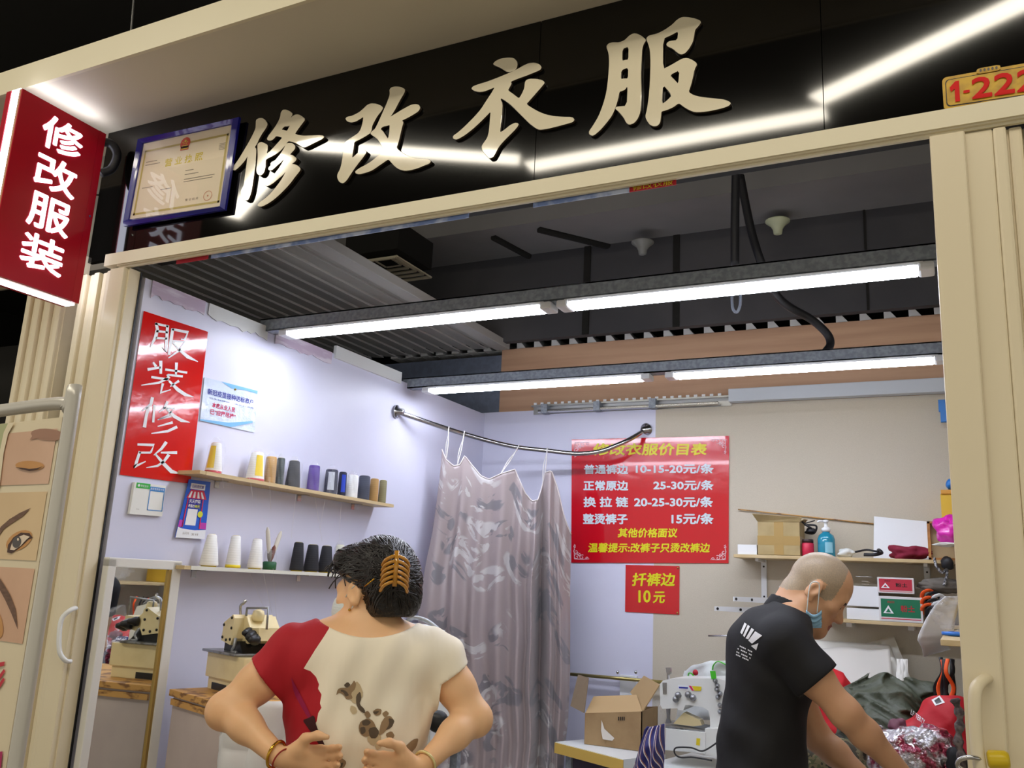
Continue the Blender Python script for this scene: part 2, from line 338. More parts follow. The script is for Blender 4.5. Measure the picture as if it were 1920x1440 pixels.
# ================================================================== fascia sign
sg = thing('shop_sign', 'long glossy black fascia board with four cream raised characters over the shop', 'sign', (-1.4, Y0, 2.63))
sx1 = at(1003, 300, Y=Y0).x; sx2 = at(1545, 220, Y=Y0).x
for a, b, tl in ((-2.838, sx1, 0), (sx1, sx2, 0), (sx2, 1.25, 0)):
    MB().use(m_black).box((a + .001, Y0, LTOP - .003), (b - .001, Y0 + .02, 3.114)).build('fascia_panel', sg)
m_char = mat('cream_acrylic', (226, 216, 190), 0.08, spec=.5, coat=.6)
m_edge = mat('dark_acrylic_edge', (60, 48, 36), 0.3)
CH = [((430, 200, 7.2), [
  [(360,180),(395,158),(440,155),(480,180),(515,235),(490,290),(440,360),(400,430),(370,500),(338,545),(360,575),(358,640),(350,760),(335,900),(318,1020),(300,1130),(280,1200),(255,1255),(220,1265),(180,1240),(160,1190),(155,1140),(175,1100),(195,1060),(205,980),(225,840),(240,720),(250,655),(215,715),(170,770),(120,820),(75,858),(40,845),(45,815),(75,780),(125,710),(180,620),(240,520),(290,430),(330,350),(355,290),(358,240)],
  [(380,510),(400,490),(430,478),(470,495),(515,520),(512,580),(500,640),(545,605),(590,560),(640,505),(690,450),(718,412),(630,390),(600,430),(560,455),(520,450),(510,430),(530,390),(570,340),(620,270),(665,195),(690,130),(695,80),(720,45),(760,42),(810,62),(855,100),(812,165),(860,125),(890,108),(930,108),(975,130),(1020,170),(990,215),(940,280),(905,330),(880,370),(930,385),(1000,395),(1100,392),(1200,388),(1260,392),(1278,410),(1250,435),(1180,470),(1110,505),(1040,540),(1000,550),(960,525),(900,490),(850,470),(800,460),(770,490),(735,540),(690,590),(640,630),(570,670),(490,710),(488,770),(482,830),(465,890),(430,925),(395,922),(370,890),(365,840),(375,770),(385,680),(382,590)],
  [(740,262),(790,262),(820,248),(800,290),(778,330),(735,318),(700,312)],
  [(765,500),(800,492),(850,495),(885,530),(885,565),(850,605),(812,648),(850,655),(905,700),(890,735),(835,775),(880,780),(930,805),(960,845),(930,890),(880,950),(830,1020),(760,1100),(680,1180),(600,1250),(520,1305),(440,1345),(400,1345),(378,1325),(410,1290),(470,1250),(540,1190),(610,1110),(680,1020),(730,940),(770,865),(720,920),(650,980),(570,1045),(510,1072),(478,1055),(485,1030),(540,985),(610,910),(670,830),(720,750),(745,690),(700,745),(640,795),(590,845),(555,860),(525,845),(530,820),(580,775),(640,700),(695,630),(740,560)]]),
 ((620, 150, 7.2), [
  [(200,520),(220,500),(290,485),(380,440),(440,390),(490,340),(540,318),(610,322),(670,345),(705,375),(680,420),(630,480),(590,550),(555,620),(548,680),(528,718),(470,755),(390,800),(315,835),(310,900),(295,980),(285,1060),(350,1000),(400,955),(440,940),(480,965),(475,985),(430,1050),(380,1110),(320,1190),(260,1280),(215,1350),(170,1390),(120,1375),(90,1320),(92,1270),(130,1200),(150,1120),(165,1020),(180,900),(185,850),(230,810),(310,760),(370,720),(405,670),(430,590),(445,490),(400,520),(340,555),(280,570),(225,555)],
  [(795,130),(820,100),(870,90),(940,95),(998,125),(995,165),(950,240),(910,310),(870,390),(830,455),(795,505),(870,460),(950,410),(1030,365),(1090,335),(1150,328),(1190,340),(1205,380),(1180,420),(1120,460),(1040,505),(955,545),(980,575),(960,630),(940,720),(915,830),(885,920),(950,975),(1030,1025),(1120,1055),(1220,1065),(1310,1070),(1350,1095),(1330,1125),(1260,1150),(1180,1185),(1090,1210),(1010,1222),(930,1205),(870,1165),(820,1110),(780,1065),(720,1105),(640,1160),(560,1215),(480,1245),(390,1268),(335,1255),(335,1230),(390,1190),(460,1155),(550,1100),(620,1040),(680,980),(715,930),(685,870),(640,800),(590,760),(535,722),(562,690),(600,660),(640,580),(680,490),(720,400),(760,310),(790,230),(800,180)],
  [(800,600),(795,690),(785,760),(770,800),(740,750),(700,690),(668,665),(690,635),(720,620),(760,615)]]),
 ((840, 90, 6.544), [
  [(553,195),(585,160),(650,130),(740,120),(800,125),(835,155),(850,195),(840,245),(815,272),(760,290),(715,285),(650,240),(590,215)],
  [(288,495),(310,470),(380,445),(480,415),(600,370),(720,320),(840,268),(920,220),(990,188),(1060,182),(1115,200),(1145,235),(1130,265),(1060,295),(960,335),(860,370),(765,410),(775,440),(750,485),(730,520),(800,570),(870,625),(910,560),(940,490),(945,425),(960,395),(1000,380),(1080,382),(1150,395),(1185,425),(1140,480),(1070,560),(1000,640),(955,690),(1030,740),(1110,785),(1200,820),(1300,840),(1400,848),(1520,850),(1548,878),(1530,905),(1460,925),(1350,955),(1230,985),(1130,1000),(1085,985),(1000,920),(930,850),(850,770),(770,690),(700,640),(650,610),(640,635),(665,680),(660,800),(645,930),(632,1045),(700,1000),(760,950),(820,920),(855,925),(862,945),(820,1000),(750,1070),(680,1140),(620,1210),(580,1290),(550,1340),(510,1350),(490,1335),(450,1290),(420,1250),(415,1200),(450,1150),(485,1100),(505,1020),(515,900),(527,770),(470,830),(390,910),(290,1000),(200,1070),(110,1120),(65,1110),(62,1080),(120,1040),(210,960),(310,860),(400,760),(470,650),(530,560),(580,475),(520,500),(440,530),(380,535),(320,520)]]),
 ((1095, 20, 5.7586), [
  [(243,385),(265,355),(310,343),(380,345),(440,320),(490,270),(530,248),(570,250),(620,275),(668,318),(640,360),(625,410),(618,520),(610,700),(615,850),(612,1000),(605,1090),(580,1160),(540,1210),(490,1228),(460,1210),(430,1150),(380,1090),(340,1055),(355,1038),(465,1030),(475,800),(440,850),(405,865),(380,872),(365,950),(335,1050),(300,1130),(240,1210),(170,1290),(100,1348),(60,1335),(55,1305),(100,1240),(160,1140),(210,1010),(245,880),(265,720),(275,560),(270,460)],
  [(412,410),(485,382),(482,530),(440,535),(408,545)], [(400,640),(480,608),(478,735),(430,735),(393,742)],
  [(673,300),(700,270),(790,250),(870,210),(950,155),(1010,95),(1060,70),(1120,72),(1190,85),(1245,105),(1260,125),(1240,155),(1195,205),(1185,270),(1170,340),(1130,410),(1090,455),(1050,470),(1010,450),(960,405),(900,380),(892,355),(920,330),(1010,320),(1022,215),(940,260),(850,300),(848,635),(920,600),(990,560),(1060,520),(1110,512),(1170,535),(1220,575),(1190,630),(1170,730),(1145,820),(1125,880),(1180,915),(1260,935),(1380,948),(1500,960),(1560,980),(1582,1000),(1560,1025),(1490,1050),(1380,1075),(1280,1090),(1200,1092),(1140,1070),(1080,1035),(1025,992),(960,1040),(890,1070),(832,1085),(828,1140),(818,1210),(790,1240),(750,1245),(710,1225),(680,1180),(665,1140),(680,1080),(700,960),(715,780),(722,560),(715,420),(695,350)],
  [(920,695),(1035,635),(1020,800),(975,750)], [(848,785),(955,912),(900,970),(835,1018)]])]
for (ox, oy, sc), pcs in CH:
    yc = Y0 - .007
    def to(x, y): q = at(ox + x / sc, oy + y / sc, Y=yc - .005); return q.x, q.z
    vs, fs = plate([smooth_closed(q) for q in pcs], to, .010, m_char)
    W2 = [Vector((v.x, yc - v.z, v.y)) for v in vs]
    mb = MB().use(m_char); mb.add(W2, fs)
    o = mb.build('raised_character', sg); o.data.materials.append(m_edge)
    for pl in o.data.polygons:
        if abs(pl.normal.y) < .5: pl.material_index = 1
# corridor tube lights, in a zigzag along the mall ceiling behind the photographer
for i, (a, b) in enumerate((((-.53, -.21), (.62, .40)), ((-2.24, -.36), (-.5, -.36)), ((-3.4, .39), (-2.25, -.255)), ((-4.6, -.3), (-3.6, .3)), ((.7, .1), (1.8, -.5)))):
    d = Vector((b[0] - a[0], b[1] - a[1], 0)).normalized(); nrm = Vector((-d.y, d.x, 0)); A = Vector((*a, 4.0)); B = Vector((*b, 4.0))
    t = thing('corridor_tube_light', ['tube light over the corridor, mirrored at the number plate end of the sign', 'tube light over the corridor, mirrored below the last sign characters', 'tube light over the corridor, mirrored behind the second sign character', 'tube light over the corridor, farthest toward the red light box', 'tube light over the corridor, past the number plate'][i], 'light', (A + B) / 2, group='tube lights along the mall ceiling')
    MB().use(m_mall).slab(A - nrm * .06, A + nrm * .06, B + nrm * .06, B - nrm * .06, .01).build('diffuser', t)
    MB().use(m_white).slab(A - nrm * .07 + Vector((0, 0, .05)), A + nrm * .07 + Vector((0, 0, .05)), B + nrm * .07 + Vector((0, 0, .05)), B - nrm * .07 + Vector((0, 0, .05)), .035).build('housing', t)

# ================================================================== LED battens on steel beams
def batten(yy, zz, xa, xb, label):
    t = thing('led_batten', label, 'light', ((xa + xb) / 2, yy, zz), group='LED battens under the steel beams')
    MB().use(m_led).box((xa + .045, yy - .036, zz - .024), (xb - .045, yy + .036, zz - .006), bev=.008).build('diffuser', t)
    for x0, x1 in ((xa, xa + .045), (xb - .045, xb)):
        MB().use(m_white).box((x0, yy - .038, zz - .026), (x1, yy + .038, zz + .002), bev=.008).build('end_cap', t)
    MB().use(m_white).box((xa + .03, yy - .034, zz - .008), (xb - .03, yy + .034, zz + .003)).build('housing', t)
def beam(yy, zz, xa, xb, label):
    o = MB().use(m_galv).box((xa, yy - .03, zz), (xb, yy + .03, zz + .006)).box((xa, yy - .03, zz), (xb, yy - .026, zz + .055)).box((xa, yy + .026, zz), (xb, yy + .03, zz + .055)).box((xa, yy - .03, zz + .05), (xb, yy - .018, zz + .055)).build('steel_beam')
    tag(o, label, 'beam', 'steel beams carrying the battens')
yA, yB2 = 4.05 * .69, 5.658 * .69
def lx(x, y, Y): return at(x, y, Y=Y).x
beam(yA, 2.497, XL - .03, XR + .02, 'galvanised steel beam nearest the shop front')
beam(yB2, 2.492, XL - .03, XR + .02, 'galvanised steel beam over the curtain, behind the first beam')
batten(yA, 2.494, lx(532, 632, yA), lx(1040, 573, yA), 'glowing batten on the front beam, ending above the left wall')
batten(yA, 2.494, lx(1050, 573, yA), lx(1752, 495, yA), 'longest looking glowing batten, front beam, right half')
batten(yB2, 2.489, lx(797, 733, yB2), lx(1222, 710, yB2), 'glowing batten on the rear beam above the curtain')
batten(yB2, 2.489, lx(1250, 710, yB2), lx(1775, 675, yB2), 'glowing batten on the rear beam above the price poster')

# ================================================================== ceiling grille of grey slats
gz = 2.934
gr = thing('slat_grille', 'grey metal slat grille hanging over the left part of the shop', 'grille', (-3.3, 3.6, gz))
n = 0
for k in range(18):
    x = -2.50 - k * .098
    MB().use(m_slat).box((x - .095, 2.2, gz + .01), (x - .004, YB, gz + .016), rot=Matrix.Rotation(.10, 3, 'Y')).box((x - .012, 2.2, gz + .014), (x - .008, YB, gz + .03)).build('slat', gr)
MB().use(m_slat).box((-2.53, 2.2, gz - .01), (-2.44, YB, gz + .04), bev=.004).build('edge_rail', gr)
gb = thing('slat_ends', 'row of open slat ends standing above the plywood strip', 'grille', (-1.2, YB + .1, 2.935))
for k in range(34):
    x = -3.35 + k * .118
    mb = MB().use(mat('lit_slat_end', (206, 204, 198), .5))  # paler than the slats: light catching the ends is put into the colour
    mb.add([(x, YB + .03, 2.937), (x + .06, YB + .03, 2.937), (x, YB + .03, 3.012), (x, YB + .5, 2.937), (x + .06, YB + .5, 2.937), (x, YB + .5, 3.012)], [(0, 1, 2), (3, 5, 4), (0, 3, 4, 1), (1, 4, 5, 2), (2, 5, 3, 0)])
    mb.use(m_slat).box((x + .058, YB + .06, 2.937), (x + .112, YB + .5, 2.942)); mb.build('slat_end', gb)

# air vent, cables, cone lamp
c = [at(*q, Z=3.28) for q in ((668, 491), (742, 482), (800, 521), (735, 528))]
v = thing('air_vent', 'square cream air diffuser in the dark ceiling', 'vent', ((c[0] + c[2]) / 2))
x0, x1, y0, y1 = c[0].x, c[1].x + .02, c[0].y, c[2].y
m_vent = mat('cream_vent_paint', (206, 196, 170), .5)
hx = hy = .185; cx, cy = c[1].x - .175, (c[1].y + c[2].y) / 2
for k in range(5):
    r = 1 - k * .18; z = 3.28 + k * .012; mb = MB().use(m_vent); wd = .018
    for sx, sy in ((1, 0), (-1, 0), (0, 1), (0, -1)):
        if sx: mb.box((cx + sx * hx * r - wd / 2, cy - hy * r, z), (cx + sx * hx * r + wd / 2, cy + hy * r, z + .008), rot=Matrix.Rotation(sx * .5, 3, 'Y'))
        else: mb.box((cx - hx * r, cy + sy * hy * r - wd / 2, z), (cx + hx * r, cy + sy * hy * r + wd / 2, z + .008), rot=Matrix.Rotation(-sy * .5, 3, 'X'))
    mb.build('vent_ring', v)
MB().use(m_pitch).box((cx - hx, cy - hy, 3.33), (cx + hx, cy + hy, 3.5)).build('duct_collar', v)
cb = [at(1548, 660, Y=3.98), at(1557, 645, Y=4.0), at(1550, 625, Y=4.0), at(1520, 598, Y=3.95), at(1475, 572, Y=3.85), at(1450, 545, Y=3.75), at(1430, 500, Y=3.6), at(1408, 430, Y=3.6), at(1388, 330, Y=3.6)]
def spl(pts, n=6):
    P = [Vector(q) for q in pts]; out = []
    for i in range(len(P) - 1):
        a, b, c_, d = P[max(i - 1, 0)], P[i], P[i + 1], P[min(i + 2, len(P) - 1)]
        for k in range(n):
            t = k / n; out.append(.5 * (2 * b + (c_ - a) * t + (2 * a - 5 * b + 4 * c_ - d) * t * t + (3 * b - a - 3 * c_ + d) * t ** 3))
    return out + [P[-1]]
tag(MB().use(m_rubber, True).tube(spl(cb), .018, 10).build('cable'), 'black flexible conduit curving down to the rear beam', 'cable')
tag(MB().use(m_rubber, True).tube(spl([at(1378, 498, Y=3.5), at(1378, 420, Y=3.5), at(1380, 320, Y=3.5)]), .018, 10).build('cable'), 'black conduit hanging straight above the front beam', 'cable')
tag(MB().use(mat('clear_hose', (190, 200, 215), .2, trans=.6), True).tube(spl([at(1372, 550, Y=3.3), at(1374, 578, Y=3.3), at(1382, 585, Y=3.3), at(1388, 570, Y=3.3), at(1388, 545, Y=3.3)]), .006, 8).build('cable_loop'), 'short clear cable loop under the front beam', 'cable')
q = at(1458, 432, Y=yb - .1)
for qx, qy, lb in ((1458, 415, 'pale green cone shaped ceiling lamp between the black conduit and the right post'), (1205, 455, 'dim grey cone shaped ceiling lamp left of the black conduits')):
    q = at(qx, qy, Y=yb - .12)
    tag(MB().use(mat('pale_green_shade' if qx > 1300 else 'dim_grey_shade', (176, 180, 148) if qx > 1300 else (120, 120, 116), .5), True).lathe(q - Vector((0, 0, .075)), [(.012, 0), (.022, .004), (.026, .03), (.038, .05), (.064, .072), (.064, .078), (.02, .09)]).build('cone_lamp'), lb, 'lamp')
# ================================================================== folding doors
m_lock = mat('yellow_plastic', (206, 178, 30), .35)
def folds(xs, wd, t, d=.11):
    for i, x in enumerate(xs):
        MB().use(m_pvc).box((x, 2.052 + (i % 2) * .012, .012), (x + wd * .86, 2.052 + d, DTOP), bev=.006).box((x + wd * .80, 2.07 + (i % 2) * .012, .012), (x + wd * 1.02, 2.05 + d, DTOP - .002)).build('fold_panel', t)
def handle(t, pts, r, m, flat=.75):
    MB().use(m, True).tube(spl(pts, 5), r, 12, flat=flat).build('handle', t)
dr = thing('folding_door', 'cream folding door stacked at the right jamb, yellow lock on it', 'door', (.1, 2.1, .01), group=None)
MB().use(m_pvc).box((-.008, 2.042, .012), (.062, 2.10, DTOP), bev=.004).box((.058, 2.056, .012), (.118, 2.105, DTOP), bev=.004).box((.052, 2.047, .012), (.064, 2.06, DTOP), bev=.003).build('lead_post', dr)
folds([.118 + .031 * i for i in range(14)], .031, dr)
def fr(x, y, o=0): return at(x, y, Y=2.042 - o)
handle(dr, [fr(1850, 1272, -.004), fr(1842, 1276, .02), fr(1830, 1292, .04), fr(1828, 1330, .045), fr(1832, 1400, .045), fr(1838, 1440, .045), fr(1846, 1475, .03), fr(1858, 1490, -.004)], .0125, m_pvc)
lk = MB().use(m_lock, True).lathe(fr(1838, 1422, .05) + Vector((.012, 0, 0)), [(.012, 0), (.0165, .003), (.0165, .03), (.013, .036)], 16, axis=(1, .1, .06)).build('lock_body', dr)
MB().use(m_chrome, True).tube(spl([fr(1842, 1424, .05), fr(1820, 1420, .06), fr(1800, 1424, .055), fr(1795, 1436, .05), fr(1810, 1446, .05)]), .0042, 8).build('shackle', dr)
dl = thing('folding_door', 'cream folding door stacked at the left jamb, small white handle on it', 'door', (-2.7, 2.1, .01))
MB().use(m_pvc).box((-2.672, 2.042, .012), (-2.60, 2.10, DTOP), bev=.004).box((-2.604, 2.06, .012), (-2.592, 2.11, DTOP)).use(m_rubber).box((-2.594, 2.106, .012), (-2.5885, 2.113, DTOP)).build('lead_post', dl)
folds([-2.835 + .0335 * i for i in range(5)], .0335, dl)
handle(dl, [fr(142, 1140, -.004), fr(132, 1144, .018), fr(116, 1160, .032), fr(111, 1190, .034), fr(112, 1222, .03), fr(122, 1238, .016), fr(132, 1240, -.004)], .0095, m_white)
# neighbour's stacked door
dn = thing('folding_door', 'neighbouring stall cream folding door behind the eye banner', 'door', (-3.03, 2.1, .01))
folds([-3.13 + .03 * i for i in range(7)], .03, dn)

# ================================================================== red light box
bx, ty0, ty1, tz0, tz1 = -2.739, 1.655, 1.99, 2.39, 3.055
lb = thing('light_box_sign', 'red illuminated light box sign with white characters at the top left', 'sign', (bx - .04, 1.82, tz0))
m_red = mat('red_sign_film', (172, 14, 36), .3, spec=.4)
m_glow = mat('light_box_edge_glow', (236, 238, 255), .4, emit=5.0)
m_tan = mat('tan_edge', (190, 138, 104), .5)
m_ltr = mat('lit_white_letter', (240, 240, 255), .4, emit=1.7)
MB().use(m_red).box((bx - .006, ty0, tz0 + .006), (bx, ty1 - .03, tz1 - .006)).box((bx - .006, ty1 - .029, tz0 + .004), (bx - .001, ty1, tz1 - .004)).box((bx - .086, ty0, tz0), (bx - .062, ty1, tz1)).build('face_sheet', lb)
MB().use(m_tan).box((bx - .018, ty0 + .001, tz0 + .004), (bx - .006, ty1, tz1 - .004)).build('edge_trim', lb)
MB().use(m_glow).box((bx - .062, ty0 + .003, tz0 - .002), (bx - .018, ty1 - .004, tz1 + .002)).build('glowing_edge', lb)
def face(y, z): return Vector((bx + .0012, y, z))
cz = [at(105, 218, X=bx).z, at(95, 527, X=bx).z]
ys = [(at(80, 250, X=bx).y + at(32, 480, X=bx).y) / 2, (at(160, 262, X=bx).y + at(116, 490, X=bx).y) / 2]
hh = (cz[0] - cz[1]) / 4
for i, ch in enumerate('修改服装'):
    write(MB().use(m_ltr), ch, face, ys[0], cz[0] - i * hh - hh * .05, ys[1], cz[0] - (i + 1) * hh + hh * .17, fat=.028).build('character', lb)
MB().use(m_chrome).lathe((bx, ty1 - .014, 2.72), [(.004, 0), (.004, .002)], 10, axis=(1, 0, 0)).build('screw', lb)
MB().use(m_rubber, True).tube(spl([(bx - .03, 1.985, 3.02), (bx - .01, 2.02, 3.03), (bx + .01, 2.04, 2.99), (bx + .005, 2.03, 2.93), (bx - .01, 2.0, 2.90)]), .016, 10).build('bracket', lb)

# ================================================================== licence in a blue frame
def m_glass_fn(nt, N, b, tc):
    N.remove(b); o = N['Material Output']; mx = N.new('ShaderNodeMixShader'); tr = N.new('ShaderNodeBsdfTransparent'); gl = N.new('ShaderNodeBsdfGlossy'); fz = N.new('ShaderNodeFresnel')
    gl.inputs['Roughness'].default_value = .02; fz.inputs[0].default_value = 1.5
    ge = N.new('ShaderNodeNewGeometry'); mu = N.new('ShaderNodeMath'); mu.operation = 'MULTIPLY'; iv = N.new('ShaderNodeMath'); iv.operation = 'SUBTRACT'; iv.inputs[0].default_value = 1
    nt.links.new(ge.outputs['Backfacing'], iv.inputs[1]); nt.links.new(fz.outputs[0], mu.inputs[0]); nt.links.new(iv.outputs[0], mu.inputs[1])
    nt.links.new(mu.outputs[0], mx.inputs[0]); nt.links.new(tr.outputs[0], mx.inputs[1]); nt.links.new(gl.outputs[0], mx.inputs[2]); nt.links.new(mx.outputs[0], o.inputs[0])
m_glass = node_mat('clear_glass', m_glass_fn)
yl = Y0 - .024
O = [at(*q, Y=yl) for q in ((259, 260), (448, 219), (421, 393), (231.5, 424))]
I_ = [at(*q, Y=yl) for q in ((267, 268), (434, 232), (412.5, 386), (240, 411.5))]
lc = thing('framed_licence', 'blue framed licence with red emblem hung on the black fascia', 'picture frame', O[3])
m_blue = mat('blue_lacquer', (28, 30, 138), .22, coat=.5)
for k in range(4):
    a, b, c_, d = O[k], O[(k + 1) % 4], I_[(k + 1) % 4], I_[k]; up = Vector((0, -.012, 0)); dn_ = Vector((0, .010, 0))
    mb = MB().use(m_blue); m1 = a.lerp(d, .5) + up; m2 = b.lerp(c_, .5) + up
    mb.add([a + dn_, b + dn_, a, b, m1, m2, d, c_, d + dn_, c_ + dn_], [(0, 1, 3, 2), (2, 3, 5, 4), (4, 5, 7, 6), (6, 7, 9, 8), (0, 8, 9, 1), (0, 2, 4, 6, 8), (1, 9, 7, 5, 3)]).build('frame_side', lc)
m_paper = mat('cream_paper', (226, 212, 186), .6)
sh = MB().use(m_paper); board(sh, *[p_ + Vector((0, .008, 0)) for p_ in I_], .001)
sf = bil(*[p_ + Vector((0, .008, 0)) for p_ in I_], .0016); sf2 = bil(*[p_ + Vector((0, .008, 0)) for p_ in I_], .0024)
sh.use(mat('gold_ink', (186, 168, 96), .5))
for u0, v0, u1, v1 in ((.03, .10, .97, .125), (.03, .92, .97, .945), (.03, .10, .05, .945), (.95, .10, .97, .945)): rect(sh, sf, u0, v0, u1, v1)
sh.use(mat('gold_yellow_ink', (206, 184, 40), .5)); write(sh, '营 业 执 照', sf, .30, .27, .72, .375, .02)
sh.use(mat('grey_ink', (132, 122, 108), .7)); 
for u0, v0, u1 in ((.07, .26, .2), (.07, .30, .24), (.55, .47, .64), (.55, .52, .7), (.55, .58, .88), (.55, .61, .86), (.08, .6, .2), (.3, .66, .42)): rect(sh, sf, u0, v0, u1, v0 + .008)
for k in range(5): rect(sh, sf, .885, .21 + k * .018, .95, .217 + k * .018)
write(sh, '登 记 机 关', sf, .60, .835, .74, .865)
sh.use(mat('seal_ink', (206, 142, 112), .6)); ring = [(.045, .06), (.04, .053)]
n = 28; vs = [sf2(.84 + r[0] * math.cos(2 * PI * i / n), .84 + r[1] * math.sin(2 * PI * i / n)) for r in ring for i in range(n)]
sh.add(vs, [(i, (i + 1) % n, n + (i + 1) % n, n + i) for i in range(n)]); disc(sh, sf2, .84, .84, .008, .011, 10)
sh.build('certificate_sheet', lc)
em = MB().use(mat('emblem_red', (206, 66, 40), .5)); disc(em, sf2, .5, .115, .056, .078); em.use(MATS['emblem_red']); rect(em, sf2, .455, .15, .545, .2)
em.use(MATS['gold_yellow_ink']); sf3 = bil(*[p_ + Vector((0, .008, 0)) for p_ in I_], .003)
for u, v, r in ((.5, .085, .012), (.475, .1, .006), (.488, .118, .006), (.512, .118, .006), (.525, .1, .006)): disc(em, sf3, u, v, r, r * 1.4, 8)
rect(em, sf3, .468, .14, .532, .15); rect(em, sf3, .46, .18, .54, .19); em.build('emblem', lc)
g = MB().use(m_glass); board(g, *[p_ + Vector((0, .004, 0)) for p_ in I_], .001); g.build('glass_pane', lc)

# ================================================================== number plate
yp = Y0 - .012
P4 = [at(*q, Y=yp) for q in ((1766, 146), (1952, 113), (1952, 181), (1770, 207))]
npl = thing('number_plate', 'yellow stall number plate with red digits on the fascia', 'sign', P4[3])
m_gold = mat('gold_plastic', (208, 166, 26), .4, vary=(26, (180, 140, 22), .4, .6)); m_gold2 = mat('pale_gold_plastic', (212, 184, 92), .35)
sp_ = bil(*P4, .003)
def rr(mb, sf, u0, v0, u1, v1, ru, rv):
    pts = [];  
    for cu, cv, a0 in ((u1 - ru, v0 + rv, -90), (u1 - ru, v1 - rv, 0), (u0 + ru, v1 - rv, 90), (u0 + ru, v0 + rv, 180)):
        for k in range(6): a = math.radians(a0 + k * 18); pts.append((cu + ru * math.cos(a), cv + rv * math.sin(a)))
    return mb.add([sf(*q) for q in pts], [tuple(range(len(pts)))])
def rrbox(mb, P, u0, v0, u1, v1, ru, rv, l0, l1):
    a, b = bil(*P, l1), bil(*P, l0); pts = []
    for cu, cv, a0 in ((u1 - ru, v0 + rv, -90), (u1 - ru, v1 - rv, 0), (u0 + ru, v1 - rv, 90), (u0 + ru, v0 + rv, 180)):
        for k in range(6): q = math.radians(a0 + k * 18); pts.append((cu + ru * math.cos(q), cv + rv * math.sin(q)))
    n = len(pts); mb.add([a(*q) for q in pts] + [b(*q) for q in pts], [tuple(range(n)), tuple(range(2 * n - 1, n - 1, -1))] + [(i, (i + 1) % n, n + (i + 1) % n, n + i) for i in range(n)])
mb = MB().use(m_gold); rrbox(mb, P4, 0, 0, 1, 1, .05, .14, -.008, 0); mb.use(m_rubber); rrbox(mb, P4, .03, .09, .97, .91, .04, .12, 0, .0008); mb.use(m_gold); rrbox(mb, P4, .04, .115, .96, .885, .04, .12, 0, .0016)
mb.build('plate', npl)
for v0 in (-.06, .93):
    mb = MB().use(m_gold); rrbox(mb, P4, .36, v0, .60, v0 + .16, .05, .05, -.006, .004); mb.use(MATS['dark_acrylic_edge'])
    for k in range(5): disc(mb, bil(*P4, .0055), .40 + k * .04, v0 + .08, .012, .045, 10)
    mb.build('ornament', npl)
FATK[0] = .3; mb = MB().use(mat('red_digit', (214, 16, 14), .7)); s1 = bil(*P4, .004); mb.add([s1(*q) for q in ((.075, .36), (.135, .2), (.175, .2), (.175, .82), (.125, .82), (.125, .42), (.085, .50))], [(0, 1, 5, 6), (1, 2, 3, 4, 5)]); write(mb, '-', s1, .215, .52, .28, .60); write(mb, '222', s1, .30, .2, .97, .82, fat=.035); mb.build('digits', npl)

# ================================================================== eye banner stand in front of the left door
d_ = Vector((-.993, .12, 0)); pr = at(133, 780, D=1.5)
def bn(s, z, o=0): return Vector((pr.x, pr.y, 0)) + d_ * s + Vector((0, 0, z)) + Vector((-.12, -.993, 0)) * o
ztop = at(133, 752, D=1.5).z
bs = thing('banner_stand', 'grey tube banner stand with eye makeup photos at the left edge', 'banner', bn(.3, 0))
m_tube = mat('grey_enamel_tube', (196, 192, 184), .35, metal=.2)
MB().use(m_tube, True).tube(spl([bn(.0, .01), bn(.0, .8), bn(.0, ztop - .05), bn(.012, ztop - .014), bn(.045, ztop), bn(.3, ztop), bn(.545, ztop), bn(.588, ztop - .014), bn(.6, ztop - .05), bn(.6, .8), bn(.6, .01)], 6), .0115, 12).build('frame_tube', bs)
for q in (0, .6): MB().use(m_tube, True).tube([bn(q, .012, .2), bn(q, .012, -.2)], .012).build('foot', bs)
zt = at(118, 781, D=1.5).z; zb = .12
m_ban = mat('banner_cream', (222, 208, 178), .45)
def bsf(l): return lambda u, v: bn(.018 + (1 - u) * .564, zt + (zb - zt) * v, .004 + l)
ban = MB().use(m_ban); ban.slab(bsf(0)(0, 1), bsf(0)(1, 1), bsf(0)(1, 0), bsf(0)(0, 0), .002); ban.build('banner_sheet', bs)
def zv(x, y): return (at(x, y, D=1.5).z - zt) / (zb - zt)
def uv(x, y):                                             # sight line onto the banner plane
    v = ray(x, y); nrm = Vector((-.12, -.993, 0)); t = (Vector((pr.x, pr.y, 1.5)) - Vector(CAM)).dot(nrm) / Vector(v).dot(nrm); q = Vector(CAM) + Vector(v) * t
    s = (Vector((q.x, q.y, 0)) - Vector((pr.x, pr.y, 0))).dot(d_); return 1 - (s - .018) / .564, (q.z - zt) / (zb - zt)
def skin_mat(name, c, c2): return mat(name, c, .45, vary=(5, c2, .35, .7))
def poly(mb, sf, pts): return mb.add([sf(*uv(*q)) for q in pts], [tuple(range(len(pts)))])
v1, v2, v3 = uv(60, 916)[1], uv(50, 1058)[1], uv(40, 1206)[1]
def panel(name, v0, vv, m, l=.001): mb = MB().use(m); rect(mb, bsf(l), .42, v0, .985, vv); return mb
def soft(mb, cx, cy, rx, ry, tilt, m, l, k=1):
    mb.use(m); c, s_ = math.cos(tilt), math.sin(tilt)
    poly(mb, bsf(l), [(cx + rx * math.cos(a) * c - ry * math.sin(a) * s_, cy + rx * math.cos(a) * s_ + ry * math.sin(a) * c) for a in [2 * PI * i / 18 for i in range(18)]])
m_s1 = skin_mat('photo_skin_pink', (214, 176, 150), (200, 160, 132)); m_s2 = skin_mat('photo_skin_yellow', (218, 190, 148), (206, 176, 134)); m_s3 = skin_mat('photo_skin_rose', (212, 170, 140), (190, 146, 116))
